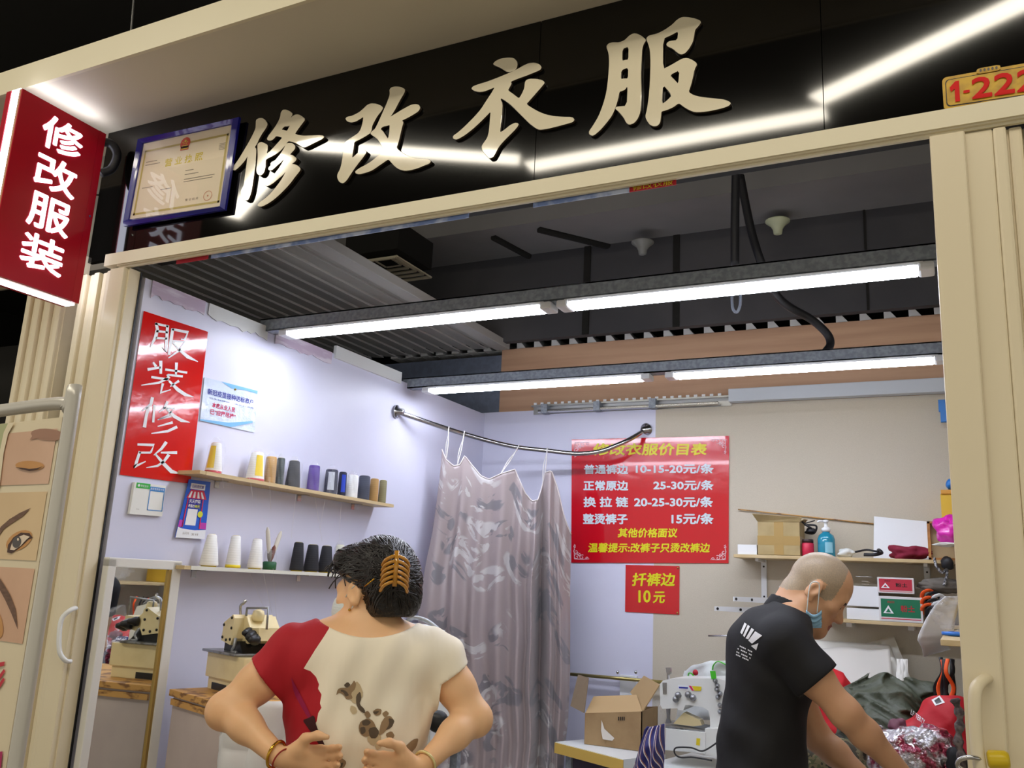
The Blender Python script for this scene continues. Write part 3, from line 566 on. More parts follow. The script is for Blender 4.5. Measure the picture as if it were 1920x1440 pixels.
m_brow = mat('photo_brow', (92, 66, 52), .6, vary=(60, (120, 88, 70), .3, .7, (1, 1, 4))); m_brow2 = mat('photo_brow_soft', (162, 122, 102), .6); m_shadow = mat('photo_eye_shadow', (190, 136, 76), .6, vary=(9, (206, 152, 96), .3, .7)); m_lash = mat('photo_lash', (70, 42, 32), .6); m_eyew = mat('photo_eye_white', (226, 206, 184), .5); m_iris = mat('photo_iris', (42, 28, 22), .3)
a = panel('p', .012, v1 - .004, m_s1); soft(a, 96, 816, 32, 11, .08, m_brow2, .002)
a.use(m_brow2); poly(a, bsf(.0022), [(62, 826), (70, 814), (88, 810), (102, 814), (112, 829), (98, 822), (80, 822)]); soft(a, 62, 874, 27, 9, .03, m_shadow, .002); a.use(m_lash)
poly(a, bsf(.0028), [(36, 877), (48, 881), (62, 884), (76, 882), (88, 875), (76, 879), (62, 880), (48, 878)])
a.use(mat('photo_green', (168, 172, 128), .5)); poly(a, bsf(.0025), [(-40, 801), (22, 795), (14, 812), (6, 850), (2, 890), (-40, 900)]); a.use(m_ban); poly(a, bsf(.0027), [(22, 795), (34, 793), (22, 815), (14, 850), (6, 916), (0, 916), (6, 850), (14, 812)]); a.build('photo_panel', bs)
b = panel('p', v1 + .004, v2 - .004, m_s2); b.use(m_brow); poly(b, bsf(.002), [(0, 1003), (8, 988), (24, 974), (44, 962), (64, 953), (50, 968), (30, 981), (14, 992), (4, 1006)])
soft(b, 42, 1014, 27, 16, -.55, m_shadow, .0018); b.use(m_lash); poly(b, bsf(.0022), [(20, 1036), (22, 1022), (32, 1008), (46, 999), (62, 1000), (68, 1009), (60, 1012), (52, 1020), (40, 1030), (28, 1038)])
b.use(m_eyew); poly(b, bsf(.0026), [(26, 1031), (30, 1018), (40, 1008), (52, 1003), (63, 1007), (56, 1013), (46, 1024), (34, 1032)]); soft(b, 39, 1017, 8, 11, .3, m_iris, .003); soft(b, 42, 1012, 2, 2.5, 0, m_eyew, .0034); b.build('photo_panel', bs)
c_ = panel('p', v2 + .004, v3, m_s3); c_.use(m_brow); poly(c_, bsf(.002), [(2, 1078), (14, 1096), (26, 1116), (36, 1142), (40, 1180), (28, 1150), (16, 1124), (4, 1102), (-6, 1088), (-6, 1072)]); soft(c_, -2, 1168, 13, 30, -.25, m_shadow, .0018); soft(c_, -4, 1172, 9, 24, -.25, m_lash, .0022); c_.build('photo_panel', bs)
e = MB().use(mat('banner_red_ink', (196, 26, 50), .5)); s_b = bsf(.002)
for q in ([(-14, 1246), (16, 1240), (14, 1248), (-14, 1254)], [(-14, 1262), (-2, 1256), (-4, 1290), (-14, 1294)], [(2, 1270), (14, 1254), (17, 1258), (5, 1276)], [(2, 1286), (13, 1270), (16, 1274), (5, 1292)], [(-14, 1352), (2, 1350), (0, 1364), (-14, 1366)], [(-16, 1312), (2, 1310), (0, 1330), (-16, 1332)]): poly(e, s_b, q)
e.use(mat('banner_magenta', (172, 20, 90), .5)); poly(e, s_b, [(-30, 1412), (12, 1408), (8, 1450), (-30, 1450)]); e.build('printed_letters', bs)

# ================================================================== scraps of film behind the lintel
zz = at(1000, 390, Y=2.07).z
def under(x0_, x1_, m, nm, lb_, cat, txt=None):
    a, b = at(x0_, 400, Y=2.07).x, at(x1_, 400, Y=2.07).x
    mb = MB().use(m).box((a, 2.066, zz), (b, 2.069, LBOT + .02))
    o = mb.build(nm); tag(o, lb_, cat); return o
under(408, 880, mat('pale_blue_film', (120, 142, 196), .3, vary=(14, (196, 208, 236), .45, .6, (1, 4, 1))), 'film_strip', 'pale blue film strip stuck under the lintel, left half', 'film')
under(1000, 1180, MATS['pale_blue_film'], 'film_strip', 'short pale blue film strip under the lintel beside the red scrap', 'film')
rs = under(1180, 1268, mat('red_banner_scrap', (176, 22, 40), .5), 'banner_scrap', 'red banner scrap with yellow lettering under the lintel', 'banner')
a, b = at(1186, 400, Y=2.07).x, at(1262, 400, Y=2.07).x
mb = MB().use(mat('yellow_ink', (214, 210, 40), .5)); write(mb, '修改衣服', lambda u, v: Vector((a + (b - a) * u, 2.0654, zz + .020 - .018 * v)), 0, 0, 1, 1); mb.build('lettering', rs)
rs2 = under(345, 402, MATS['red_banner_scrap'], 'banner_scrap', 'small red banner scrap under the lintel near the left door', 'banner')
# ================================================================== left wall: papers
def onL(o=.002): return lambda u, v: at(u, v, X=XL + o)
def onB(o=.002): return lambda u, v: at(u, v, Y=YB - o)
def sheet(mb, q, surf, th=.0015):
    f = [surf(*p_) for p_ in q]; n = (f[1] - f[0]).cross(f[3] - f[0]).normalized()
    if n.dot(Vector(CAM) - f[0]) < 0: n = -n
    b = [p_ - n * th for p_ in f]
    return mb.add(f + b, [(0, 1, 2, 3), (7, 6, 5, 4), (0, 4, 5, 1), (1, 5, 6, 2), (2, 6, 7, 3), (3, 7, 4, 0)])
def pq(mb, surf, pts): return mb.add([surf(*p_) for p_ in pts], [tuple(range(len(pts)))])
m_poster = mat('glossy_red_sheet', (212, 22, 18), .12, coat=.4, bump=(14, .10))
m_wh = mat('white_ink', (232, 234, 238), .3)
q4 = [(270, 583), (390, 622), (357, 907), (225, 890)]
vs_ = MB().use(m_poster); sheet(vs_, q4, onL(.004)); vs_ = vs_.build('poster')
tag(vs_, 'tall glossy red poster with four white brush characters on the left wall', 'poster')
ST = [[(308,150,16),(318,200,20),(305,260,22),(262,345,6)],[(300,155,14),(405,178,14)],[(400,170,18),(392,280,20),(385,380,20),(355,345,6)],[(310,215,14),(400,225,12)],[(305,270,14),(395,275,12)],
 [(435,200,14),(560,225,20),(535,285,14),(505,280,8)],[(440,195,18),(425,300,20),(410,405,16)],[(440,295,12),(535,300,16),(490,370,14),(405,430,6)],[(440,305,10),(500,370,16),(560,420,22),(640,458,4)],
 [(285,462,10),(308,498,18)],[(240,520,18),(345,503,12)],[(345,450,20),(345,555,16)],[(380,520,14),(470,532,12),(555,545,14)],[(470,465,18),(465,565,12)],[(400,562,12),(520,575,14)],[(270,580,14),(410,600,14)],[(395,560,10),(412,592,16)],[(400,590,16),(330,625,14),(190,645,6)],[(362,630,16),(345,705,18),(425,680,6)],[(410,610,12),(480,680,22),(540,720,20),(605,738,4)],[(490,610,16),(420,655,6)],
 [(280,740,20),(265,800,20),(195,850,6)],[(245,820,22),(228,900,18),(215,980,22)],[(295,800,16),(285,940,14)],[(400,775,18),(370,830,14),(330,860,6)],[(365,825,10),(450,830,16),(400,885,12),(320,920,6)],[(390,830,12),(450,890,20),(510,925,20),(575,940,4)],[(430,890,14),(330,915,6)],[(440,940,16),(320,972,6)],[(475,975,18),(400,1010,16),(270,1028,6)],
 [(160,1115,14),(290,1120,18),(265,1180,14)],[(175,1180,12),(265,1180,12)],[(180,1170,16),(150,1260,18),(130,1295,18),(225,1250,6)],[(390,1095,20),(350,1150,16),(290,1200,6)],[(345,1180,10),(475,1180,18)],[(410,1195,20),(370,1250,16),(320,1285,14),(230,1300,4)],[(300,1190,10),(370,1270,22),(430,1330,24),(510,1350,4)]]
ST = [[(x, y, w_ * 1.3) for x, y, w_ in st] for st in ST]
strokes(MB().use(m_wh), ST, lambda x, y: at(220 + x / 4.235, 570 + y / 4.235, X=XL + .0055)).build('brush_lettering', vs_)

mb = MB().use(mat('pale_blue_print', (206, 218, 236), .15, coat=.4, bump=(26, .5))); q4 = [(383.5, 707), (483, 733), (477, 811), (375, 789)]; sheet(mb, q4, onL(.004)); nb = mb.build('notice')
tag(nb, 'small laminated pale blue vaccination notice right of the red poster', 'notice')
sf = bil(*[at(*p_, X=XL + .0055) for p_ in q4]); mb = MB().use(mat('sky_blue_ink', (116, 178, 222), .3))
mb.add([sf(.3, 0), sf(1, 0), sf(1, .07), sf(.75, .06), sf(.5, .1)], [(0, 1, 2, 3, 4)]); mb.add([sf(0, .96), sf(.0, .99), sf(.55, .99), sf(.95, .78), sf(.95, .74), sf(.5, .9)], [(0, 1, 2, 3, 4, 5)])
mb.use(mat('royal_blue_ink', (34, 44, 150), .4)); write(mb, '新冠疫苗接种达标商户', sf, .08, .23, .93, .37, .015); write(mb, '已全程接种，请放心消费', sf, .12, .42, .95, .455)
mb.use(mat('crimson_ink', (206, 40, 90), .4)); write(mb, '本店从业人员', sf, .18, .52, .6, .64, .02); write(mb, '已“应接尽接”', sf, .16, .67, .62, .80, .02); mb.build('printed_text', nb)
MB().use(mat('brass', (180, 150, 80), .3, metal=1), True).blob(sf(.57, .1), .0045).build('pushpin', nb)

cd = [(253, 904), (311, 911), (304, 968.5), (243, 963.6)]
mb = MB().use(mat('white_acrylic', (226, 226, 220), .3)); sheet(mb, cd, onL(.014), .012); pc = mb.build('payment_card')
tag(pc, 'white payment code card with green and blue headers under the red poster', 'card')
sf = bil(*[at(*p_, X=XL + .0148) for p_ in cd]); mb = MB().use(mat('payment_green', (60, 176, 70), .4)); rect(mb, sf, .06, .0, .5, .17); mb.use(mat('payment_blue', (46, 128, 196), .4)); rect(mb, sf, .5, .08, .985, .22)
for a in ((.5, .22, .525, .84), (.96, .22, .985, .84), (.5, .815, .985, .84)): rect(mb, sf, *a)
mb.build('printed_headers', pc); mb = MB().use(m_wh); sf = bil(*[at(*p_, X=XL + .0156) for p_ in cd]); disc(mb, sf, .14, .085, .035, .045); write(mb, '微信支付', sf, .2, .055, .44, .125); write(mb, '推荐使用支付宝', sf, .52, .105, .96, .18); mb.use(MATS['grey_ink']); write(mb, '收款', sf, .17, .815, .26, .845); mb.build('printed_text', pc)

pm = [(355, 898.5), (395, 904), (384, 1011), (329, 1007.5)]
mb = MB().use(mat('promo_blue', (32, 92, 206), .25, coat=.3)); sheet(mb, pm, onL(.012), .003); pp = mb.build('promo_card'); tag(pp, 'blue promotional card with a red striped awning, beside the payment card', 'card')
sf = bil(*[at(*p_, X=XL + .0135) for p_ in pm]); s2_ = bil(*[at(*p_, X=XL + .0145) for p_ in pm]); mb = MB().use(m_wh)
mb.add([sf(0, .82), sf(.15, .845), sf(.6, .86), sf(1, .84), sf(1, 1), sf(0, 1)], [tuple(range(6))]); rect(mb, sf, .13, .06, .78, .16); rect(mb, sf, .22, .5, .60, .78)
mb.use(mat('awning_red', (208, 40, 74), .4)); mb.add([sf(.18, .17), sf(.75, .17), sf(.9, .32), sf(.06, .32)], [(0, 1, 2, 3)]); mb.use(mat('promo_magenta', (186, 60, 170), .4)); rect(mb, sf, 0, .7, .14, .82); rect(mb, sf, .78, .72, 1, .83)
mb.use(MATS['awning_red']); rect(mb, sf, .12, .32, .16, .82); rect(mb, sf, .74, .32, .78, .83)
mb.use(mat('promo_deep_blue', (24, 30, 150), .4)); rect(mb, sf, .16, .32, .7, .49); mb.build('printed_shapes', pp)
mb = MB().use(m_wh)
for k in range(4):
    a = .2 + k * .14; mb.add([s2_(a, .2), s2_(a + .06, .2), s2_(a + .1 + (k - 1.5) * .05, .31), s2_(a + (k - 1.5) * .05, .31)], [(0, 1, 2, 3)])
write(mb, '天天扫码', s2_, .2, .335, .66, .40, .02); write(mb, '最高抽', s2_, .2, .42, .45, .48, .02); mb.use(mat('lime_ink', (214, 220, 60), .4)); write(mb, '88元', s2_, .46, .42, .66, .48, .02); disc(mb, s2_, .72, .58, .1, .055)
mb.use(MATS['promo_deep_blue']); write(mb, '扫码领优惠', s2_, .2, .08, .72, .14, .01); mb.use(MATS['grey_ink']); write(mb, '云闪付', s2_, .2, .9, .42, .94); write(mb, '支付', s2_, .5, .91, .75, .95); mb.build('printed_text', pp)
# torn protective film along the top edge of the left wall
m_film = mat('pinkish_film', (196, 178, 200), .4, vary=(22, (222, 214, 226), .45, .6, (1, .3, 2))); m_film2 = mat('pale_film', (216, 218, 216), .4)
def film(y0, y1, m): 
    n = 14
    return MB().use(m).grid(lambda u, v: Vector((XL + .003, y0 + (y1 - y0) * u, 2.521 - v * (.055 + .022 * mnoise.noise(Vector((u * 9 + y0 * 3, 1, 2)))))), n, 1, .002)
tag(film(2.16, 2.42, m_film).build('torn_film'), 'torn pinkish film on the wall edge nearest the left door', 'film', 'torn film along the wall edge')
tag(film(2.44, 2.78, m_film2).build('torn_film'), 'torn pale film on the wall edge before the front steel beam', 'film', 'torn film along the wall edge')
tag(film(2.83, 3.22, m_film).build('torn_film'), 'torn pinkish film on the wall edge just behind the front steel beam', 'film', 'torn film along the wall edge')
tag(MB().use(m_film2).box((XL - .005, 3.24, 2.50), (XL + .012, 3.8, 2.56)).build('edge_strip'), 'pale strip capping the left wall before the rear beam', 'strip')

# ================================================================== shelves on the left wall
m_shelf = mat('pale_shelf_wood', (206, 184, 142), .5, vary=(6, (192, 168, 124), .4, .6, (1, .2, 4))); m_shelf2 = mat('white_shelf_edge', (214, 212, 198), .4)
SX = XL + .115
def lshelf(a, b, m, lb, nbr):
    p0, p1 = at(*a, X=SX), at(*b, X=SX); z = (p0.z + p1.z) / 2
    t = thing('wall_shelf', lb, 'shelf', ((XL + SX) / 2, (p0.y + p1.y) / 2, z))
    MB().use(m_shelf).box((XL + .001, p0.y, z - .014), (SX, p1.y, z), bev=.002).use(m).box((SX - .001, p0.y + .03, z - .014), (SX + .002, p1.y, z)).build('board', t)
    for f in nbr:
        y = p0.y + (p1.y - p0.y) * f
        MB().use(m_chrome).box((XL + .001, y - .012, z - .042), (XL + .004, y + .012, z - .014)).box((XL + .001, y - .012, z - .017), (XL + .05, y + .012, z - .014)).build('bracket', t)
    return z
zs1 = lshelf((375, 884), (738, 944), m_shelf, 'upper pale wooden thread shelf on the left wall', (.16, .55, .86))
zs2 = lshelf((347, 1054), (690, 1083), m_shelf2, 'lower thread shelf with white edge on the left wall', (.14, .68))
# ------------------------------------------------------------------ thread cones
m_yel = mat('yellow_core', (222, 200, 40), .4); m_redc = mat('red_core', (180, 30, 50), .4)
def yarn(name, c, r=.8): 
    def fn(nt, N, b, tc):
        b.inputs['Base Color'].default_value = rgb(c); b.inputs['Roughness'].default_value = r
        mp = N.new('ShaderNodeMapping'); mp.inputs['Scale'].default_value = (1, 1, 1); wv = N.new('ShaderNodeTexWave'); wv.bands_direction = 'Z'; wv.inputs['Scale'].default_value = 34; wv.inputs['Distortion'].default_value = 2
        bp = N.new('ShaderNodeBump'); bp.inputs['Strength'].default_value = .3; bp.inputs['Distance'].default_value = .001
        nt.links.new(tc.outputs['Object'], mp.inputs[0]); nt.links.new(mp.outputs[0], wv.inputs[0]); nt.links.new(wv.outputs[0], bp.inputs['Height']); nt.links.new(bp.outputs[0], b.inputs['Normal'])
    return node_mat(name, fn)
m_bag = None
def bag_fn(nt, N, b, tc):
    o = N['Material Output']; mx = N.new('ShaderNodeMixShader'); tr = N.new('ShaderNodeBsdfTransparent'); mx.inputs[0].default_value = .08
    b.inputs['Base Color'].default_value = (.85, .88, .92, 1); b.inputs['Roughness'].default_value = .12
    n = N.new('ShaderNodeTexNoise'); n.inputs['Scale'].default_value = 38; bp = N.new('ShaderNodeBump'); bp.inputs['Strength'].default_value = 1; bp.inputs['Distance'].default_value = .01
    nt.links.new(tc.outputs['Object'], n.inputs[0]); nt.links.new(n.outputs[0], bp.inputs['Height']); nt.links.new(bp.outputs[0], b.inputs['Normal'])
    nt.links.new(tr.outputs[0], mx.inputs[1]); nt.links.new(b.outputs[0], mx.inputs[2]); nt.links.new(mx.outputs[0], o.inputs[0])
m_bag = node_mat('clear_plastic_film', bag_fn)
def cone(px, z, top_px, wpx, base_py, yn, lb, grp, core=None, tip=.72, label=None, bag=False, foot=None):
    X_ = XL + .058; b = at(px, base_py, X=X_); dist = (b - Vector(CAM)).length; k = 1 / FPX * (Vector(RC[:, 1]).dot(b - Vector(CAM)))
    H = (base_py - top_px) * k * 1.02; r = wpx * k * .5; base = Vector((X_, b.y, z))
    t = thing('thread_cone', lb, 'thread cone', base, group=grp)
    MB().use(yn, True).lathe(base + Vector((0, 0, .004)), [(r * .98, 0), (r, .006), (r * (1 + tip) / 2 * 1.01, H * .5), (r * tip, H * .93), (r * tip * .8, H * .96)], 22).build('yarn', t)
    MB().use(core or m_yel, True).lathe(base, [(r * .8, 0), (r * .8, .006), (r * .6, .02), (r * tip * .66, H * .9), (r * tip * .7, H), (r * tip * .45, H), (r * tip * .4, H * .97)], 18).build('spool_core', t)
    if foot: MB().use(foot, True).lathe(base + Vector((0, 0, .001)), [(r * 1.0, 0), (r * 1.02, .004), (r * .99, .012)], 22).build('spool_foot', t)
    if label:
        d = (Vector(CAM) - base); a0 = math.atan2(d.y, d.x) + label[1]
        MB().use(label[0], True).grid(lambda u, v: base + Vector((math.cos(a0 + (u - .5) * 1.0), math.sin(a0 + (u - .5) * 1.0), 0)) * (r * (1 + (tip - 1) * (v * .7 + .15)) + .0012) + Vector((0, 0, .006 + H * (v * .7 + .13))), 8, 1, 0).build('label', t)
    if bag: MB().use(m_bag, True).grid(lambda u, v: base + Vector((math.cos(2 * PI * u), math.sin(2 * PI * u), 0)) * ((r * (1.10 - .12 * v) + .004 * math.sin(2 * PI * u * 5 + v * 6)) * (1 if v < .8 else 1 - (v - .8) * 3.4)) + Vector((0, 0, .002 + H * 1.14 * v)), 24, 8).build('plastic_wrap', t)
y_w, y_tan, y_grn, y_blk, y_pur, y_nav, y_gry, y_olv, y_crm = [yarn(*a) for a in (('white_thread', (230, 230, 228)), ('tan_thread', (176, 138, 84)), ('dark_green_thread', (62, 70, 70)), ('black_thread', (30, 30, 36)), ('purple_thread', (84, 56, 140)), ('navy_thread', (40, 42, 62)), ('charcoal_thread', (70, 74, 88)), ('olive_thread', (134, 128, 96)), ('cream_thread', (222, 222, 206)))]
m_ylab = mat('yellow_label', (234, 204, 24), .4); m_wlab = mat('grey_label', (188, 192, 200), .4); m_blab = mat('blue_label', (40, 70, 190), .4)
G1, G2 = 'thread cones on the upper shelf', 'thread cones on the lower shelf'
cone(400, zs1, 823, 31, 882, y_w, 'white cone with yellow label standing alone at the near end of the upper shelf', G1, m_redc, .62, (m_ylab, -.5), True, m_redc)
cone(478, zs1, 841, 34, 896, y_w, 'white cone with yellow label beside the tan cone on the upper shelf', G1, m_redc, .66, (m_ylab, .45), True, m_redc)
cone(505, zs1, 850, 22, 901, y_tan, 'tan wrapped thread spool beside the second yellow labelled cone', G1, None, .92, None, True)
cone(523, zs1, 851, 16, 903, y_grn, 'narrow dark green thread spool between tan spool and bagged black cone', G1, None, .9, None, True)
cone(548, zs1, 860, 28, 911, y_blk, 'black thread cone inside a clear crinkled bag on the upper shelf', G1, None, .7, None, True)
cone(586, zs1, 868, 23, 917, y_pur, 'purple thread spool on the upper shelf', G1, MATS['clear_plastic_film'], .88, None, True)
cone(619, zs1, 876, 25, 923, y_nav, 'navy thread spool with grey and red label on the upper shelf', G1, m_redc, .9, (m_wlab, 0), True)
cone(640, zs1, 880, 16, 926, y_nav, 'narrow navy thread spool with a blue label on the upper shelf', G1, m_rubber, .9, (m_blab, .3))
cone(659, zs1, 884, 22, 928, y_w, 'white thread spool among the dark ones, far part of the upper shelf', G1, m_redc, .92, None, True)
cone(681, zs1, 885, 23, 931, y_gry, 'charcoal thread spool on the upper shelf, before the last two spools', G1, m_rubber, .9)
cone(700, zs1, 890, 17, 934, y_tan, 'tan thread spool next to the olive one at the far shelf end', G1, None, .92)
cone(716, zs1, 893, 15, 937, y_olv, 'olive thread spool at the far end of the upper shelf', G1, None, .92)
cone(392, zs2, 993, 35, 1052, y_w, 'large white thread cone at the near end of the lower shelf', G2, None, .5)
cone(437, zs2, 997, 28, 1056, y_w, 'white thread cone with yellow foot on the lower shelf', G2, None, .62, foot=m_yel)
cone(478, zs2, 1004, 29, 1059, y_w, 'white thread cone beside the green brush jar', G2, None, .58)
cone(556, zs2, 1013, 26, 1066, y_blk, 'black thread cone nearest the brush jar on the lower shelf', G2, None, .66)
cone(583, zs2, 1018, 29, 1068, y_blk, 'middle one of the black thread cones on the lower shelf', G2, None, .66)
cone(609, zs2, 1021, 28, 1070, y_blk, 'black thread cone next to the cream cone on the lower shelf', G2, None, .66)
cone(634, zs2, 1020, 22, 1072, y_crm, 'cream thread cone partly behind the woman hair', G2, None, .7, None, True)
cone(655, zs2, 1026, 22, 1074, y_nav, 'navy thread cone with yellow core behind the woman hair', G2, None, .7)
# brush jar
b = at(505, 1061, X=XL + .058); b.z = zs2
t = thing('brush_jar', 'small green banded jar holding feathery brushes on the lower shelf', 'jar', b)
MB().use(mat('dark_green_band', (30, 84, 50), .4), True).lathe(b, [(.026, 0), (.028, .004), (.028, .03), (.022, .034)], 18).build('band', t)
MB().use(m_bag, True).lathe(b + Vector((0, 0, .03)), [(.025, 0), (.026, .03), (.02, .05)], 16).build('jar', t)
for dx, m, h in ((-.035, mat('pale_feather', (206, 200, 188), .7), .17), (.05, MATS['pale_feather'], .16), (.02, mat('brown_brush', (110, 60, 46), .6), .10), (-.01, mat('grey_brush', (120, 112, 104), .7), .09)):
    MB().use(m, True).tube(spl([b + Vector((0, 0, .02)), b + Vector((0, dx * .4, h * .5)), b + Vector((0, dx, h))], 4), [.003, .003, .004, .006, .008, .009, .009, .008, .003], 8).build('brush', t)
# loose threads hanging from the shelves
m_thr = mat('pale_thread', (216, 214, 216), .7)
thr = [((415, 884), (420, 915)), ((468, 896), (475, 935)), ((505, 902), (508, 955)), ((463, 1062), (495, 1140)), ((492, 1065), (510, 1150)), ((512, 1066), (520, 1180)), ((555, 925), (546, 1010)), ((590, 930), (604, 1015)), ((610, 935), (600, 990)), ((640, 940), (636, 1010))]
for i, (a, c_) in enumerate(thr):
    o = MB().use(m_thr).tube([at(*a, X=SX + .004), at(*c_, X=SX - .03)], .0006, 4).build('loose_thread')
    tag(o, 'single pale thread hanging from a thread shelf on the left wall', 'thread', 'loose threads under the shelves')

# ================================================================== back wall papers
mp_ = mat('glossy_red_vinyl', (196, 12, 30), .16, coat=.3, bump=(7, .35))
mb = MB().use(mp_); sheet(mb, [(1072, 824), (1367, 817), (1366, 1056), (1071, 1055)], onB(.006), .002); pl = mb.build('poster'); tag(pl, 'large red price list poster with white and yellow text on the back wall', 'poster')
o_ = onB(.0075); mb = MB().use(mat('lemon_ink', (222, 212, 24), .4))
write(mb, '修改衣服价目表', o_, 1112, 831, 1325, 854, 0, .1, fat=.035); mb.build('title_lettering', pl)
mb = MB().use(MATS['lemon_ink']); write(mb, '其他价格面议', o_, 1158, 990, 1270, 1008, 0, .12, fat=.032); mb.build('yellow_lettering', pl)
mb = MB().use(MATS['lemon_ink']); write(mb, '温馨提示:改裤子只烫改裤边', o_, 1102.5, 1018, 1331, 1036, 0, .12, fat=.03); mb.build('yellow_lettering', pl)
mb = MB().use(mat('pale_grey_ink', (206, 216, 224), .4))
for tx, x0, y0, x1, y1 in (('普通裤边', 1095, 871, 1178, 889), ('10-15-20元/条', 1192, 869.5, 1338, 888), ('正常原边', 1094, 901, 1178, 920), ('25-30元/条', 1225, 900, 1338, 919), ('换 拉 链', 1094, 931.5, 1178, 951), ('20-25-30元/条', 1189, 931, 1337, 951), ('整烫裤子', 1093, 963, 1177, 983), ('15元/条', 1259, 962, 1338, 983)):
    write(mb, tx, o_, x0, y0, x1, y1, fat=.036)
mb.build('white_lettering', pl)
def swirl(cx, cy, sx, sy):
    L = []
    for (ox, oy, r0, a0, tn) in ((6, 6, 6, 0, 1.6), (16, 5, 5, 1, 1.3), (5, 16, 5, 2, 1.3), (25, 3, 3, 0, 1.2), (3, 25, 3, 1, 1.2), (11, 11, 4, 2, 1.4)):
        L.append([(cx + sx * (ox + r0 * (1 - i / 16) * math.cos(a0 + tn * 2 * PI * i / 16)), cy + sy * (oy + r0 * (1 - i / 16) * math.sin(a0 + tn * 2 * PI * i / 16)), 1.1) for i in range(15)])
    L += [[(cx + sx * 2, cy + sy * 2, 1.2), (cx + sx * 18, cy + sy * 1.5, 1), (cx + sx * 30, cy + sy * 2, .6)], [(cx + sx * 2, cy + sy * 2, 1.2), (cx + sx * 1.5, cy + sy * 18, 1), (cx + sx * 2, cy + sy * 30, .6)]]
    return L
for cx, cy, sx, sy in ((1076, 828, 1, 1), (1362, 822, -1, 1), (1362, 1051, -1, -1), (1075, 1050, 1, -1)):
    strokes(MB().use(mat('pale_pink_ink', (236, 196, 204), .4)), swirl(cx, cy, sx, sy), o_).build('corner_ornament', pl)
mb = MB().use(mp_); sheet(mb, [(1173, 1059), (1274, 1061.5), (1273.5, 1152.5), (1172, 1147)], onB(.004), .002); ps = mb.build('poster'); tag(ps, 'small square red sign with yellow text below the price list poster', 'poster')
mb = MB().use(MATS['lemon_ink']); write(mb, '扦裤边', onB(.0052), 1185, 1074, 1266, 1099, 0, .12, fat=.03); write(mb, '10', onB(.0052), 1197, 1106.5, 1220, 1130, fat=.03); write(mb, '元', onB(.0052), 1224, 1109, 1247, 1131, 0, .12, fat=.03); mb.build('lettering', ps)
for q in ((1271, 1065), (1270, 1149)): MB().use(MATS['brass'], True).blob(onB(.006)(*q), .005).build('pushpin', ps)
# wall bits near the price poster: aluminium track, white trunking
yt = YB - .03
a, b = at(998, 768, Y=yt), at(1370, 748, Y=yt)
t = thing('curtain_track', 'perforated aluminium rail along the top of the back wall', 'rail', ((a + b) / 2))
zc = (a.z + b.z) / 2
mb = MB().use(m_alu).box((a.x, yt - .02, zc + .012), (b.x, yt + .028, zc + .018)).box((a.x, yt + .02, zc - .03), (b.x, yt + .028, zc + .03))
mb.build('rail', t); mb = MB().use(m_alu)
MB().use(m_chrome).box((a.x + .05, yt - .03, zc - .03), (b.x - .06, yt, zc - .012), bev=.004).build('lower_rail', t)
n = 26
for i in range(n): MB().use(m_white).box((a.x + .02 + (b.x - a.x - .04) * i / n, yt - .024, zc + .02), (a.x + .038 + (b.x - a.x - .04) * i / n, yt - .018, zc + .032)).build('rail_tooth', t)
for f in (.06, .34, .62): MB().use(m_galv).box((a.x + (b.x - a.x) * f, yt - .035, zc - .034), (a.x + (b.x - a.x) * f + .04, yt + .02, zc + .022), bev=.003).build('rail_clip', t)
a, b = at(1370, 735, Y=YB), at(1372, 757, Y=YB)
tag(MB().use(mat('pale_trunking', (196, 202, 210), .45)).box((a.x, YB - .06, b.z), (XR - .002, YB - .001, a.z + .005), bev=.004).build('cable_trunking'), 'pale grey cable trunking above the beige wall', 'trunking')
# ================================================================== curtain rod and curtain
RP = [(743, 772, None), (842, 805, 4.1), (871, 814, 4.2), (925, 829, 4.34), (972, 839, 4.45), (1026, 845, 4.52), (1070, 850, 4.55), (1100, 850, 4.56), (1130, 845, 4.58), (1158, 834, 4.61), (1180, 824, 4.65), (1212, 805, 4.755)]
rp = [at(x, y, X=XL + .004) if Y is None else at(x, y, Y=Y) for x, y, Y in RP]
rod = thing('curtain_rod', 'curved steel curtain rod cutting across the back left corner', 'curtain rod', rp[6])
MB().use(m_chrome, True).tube(spl(rp, 6), .0125, 14).build('rod', rod)
MB().use(m_chrome, True).lathe(rp[0], [(.036, -.003), (.036, .006), (.02, .012), (.017, .04)], 22, axis=(1, .25, -.05)).build('wall_flange', rod)
MB().use(m_chrome, True).lathe(rp[-1] + Vector((0, .004, 0)), [(.036, 0), (.036, .006), (.02, .012), (.017, .04)], 22, axis=(-.25, -1, -.3)).build('wall_flange', rod)
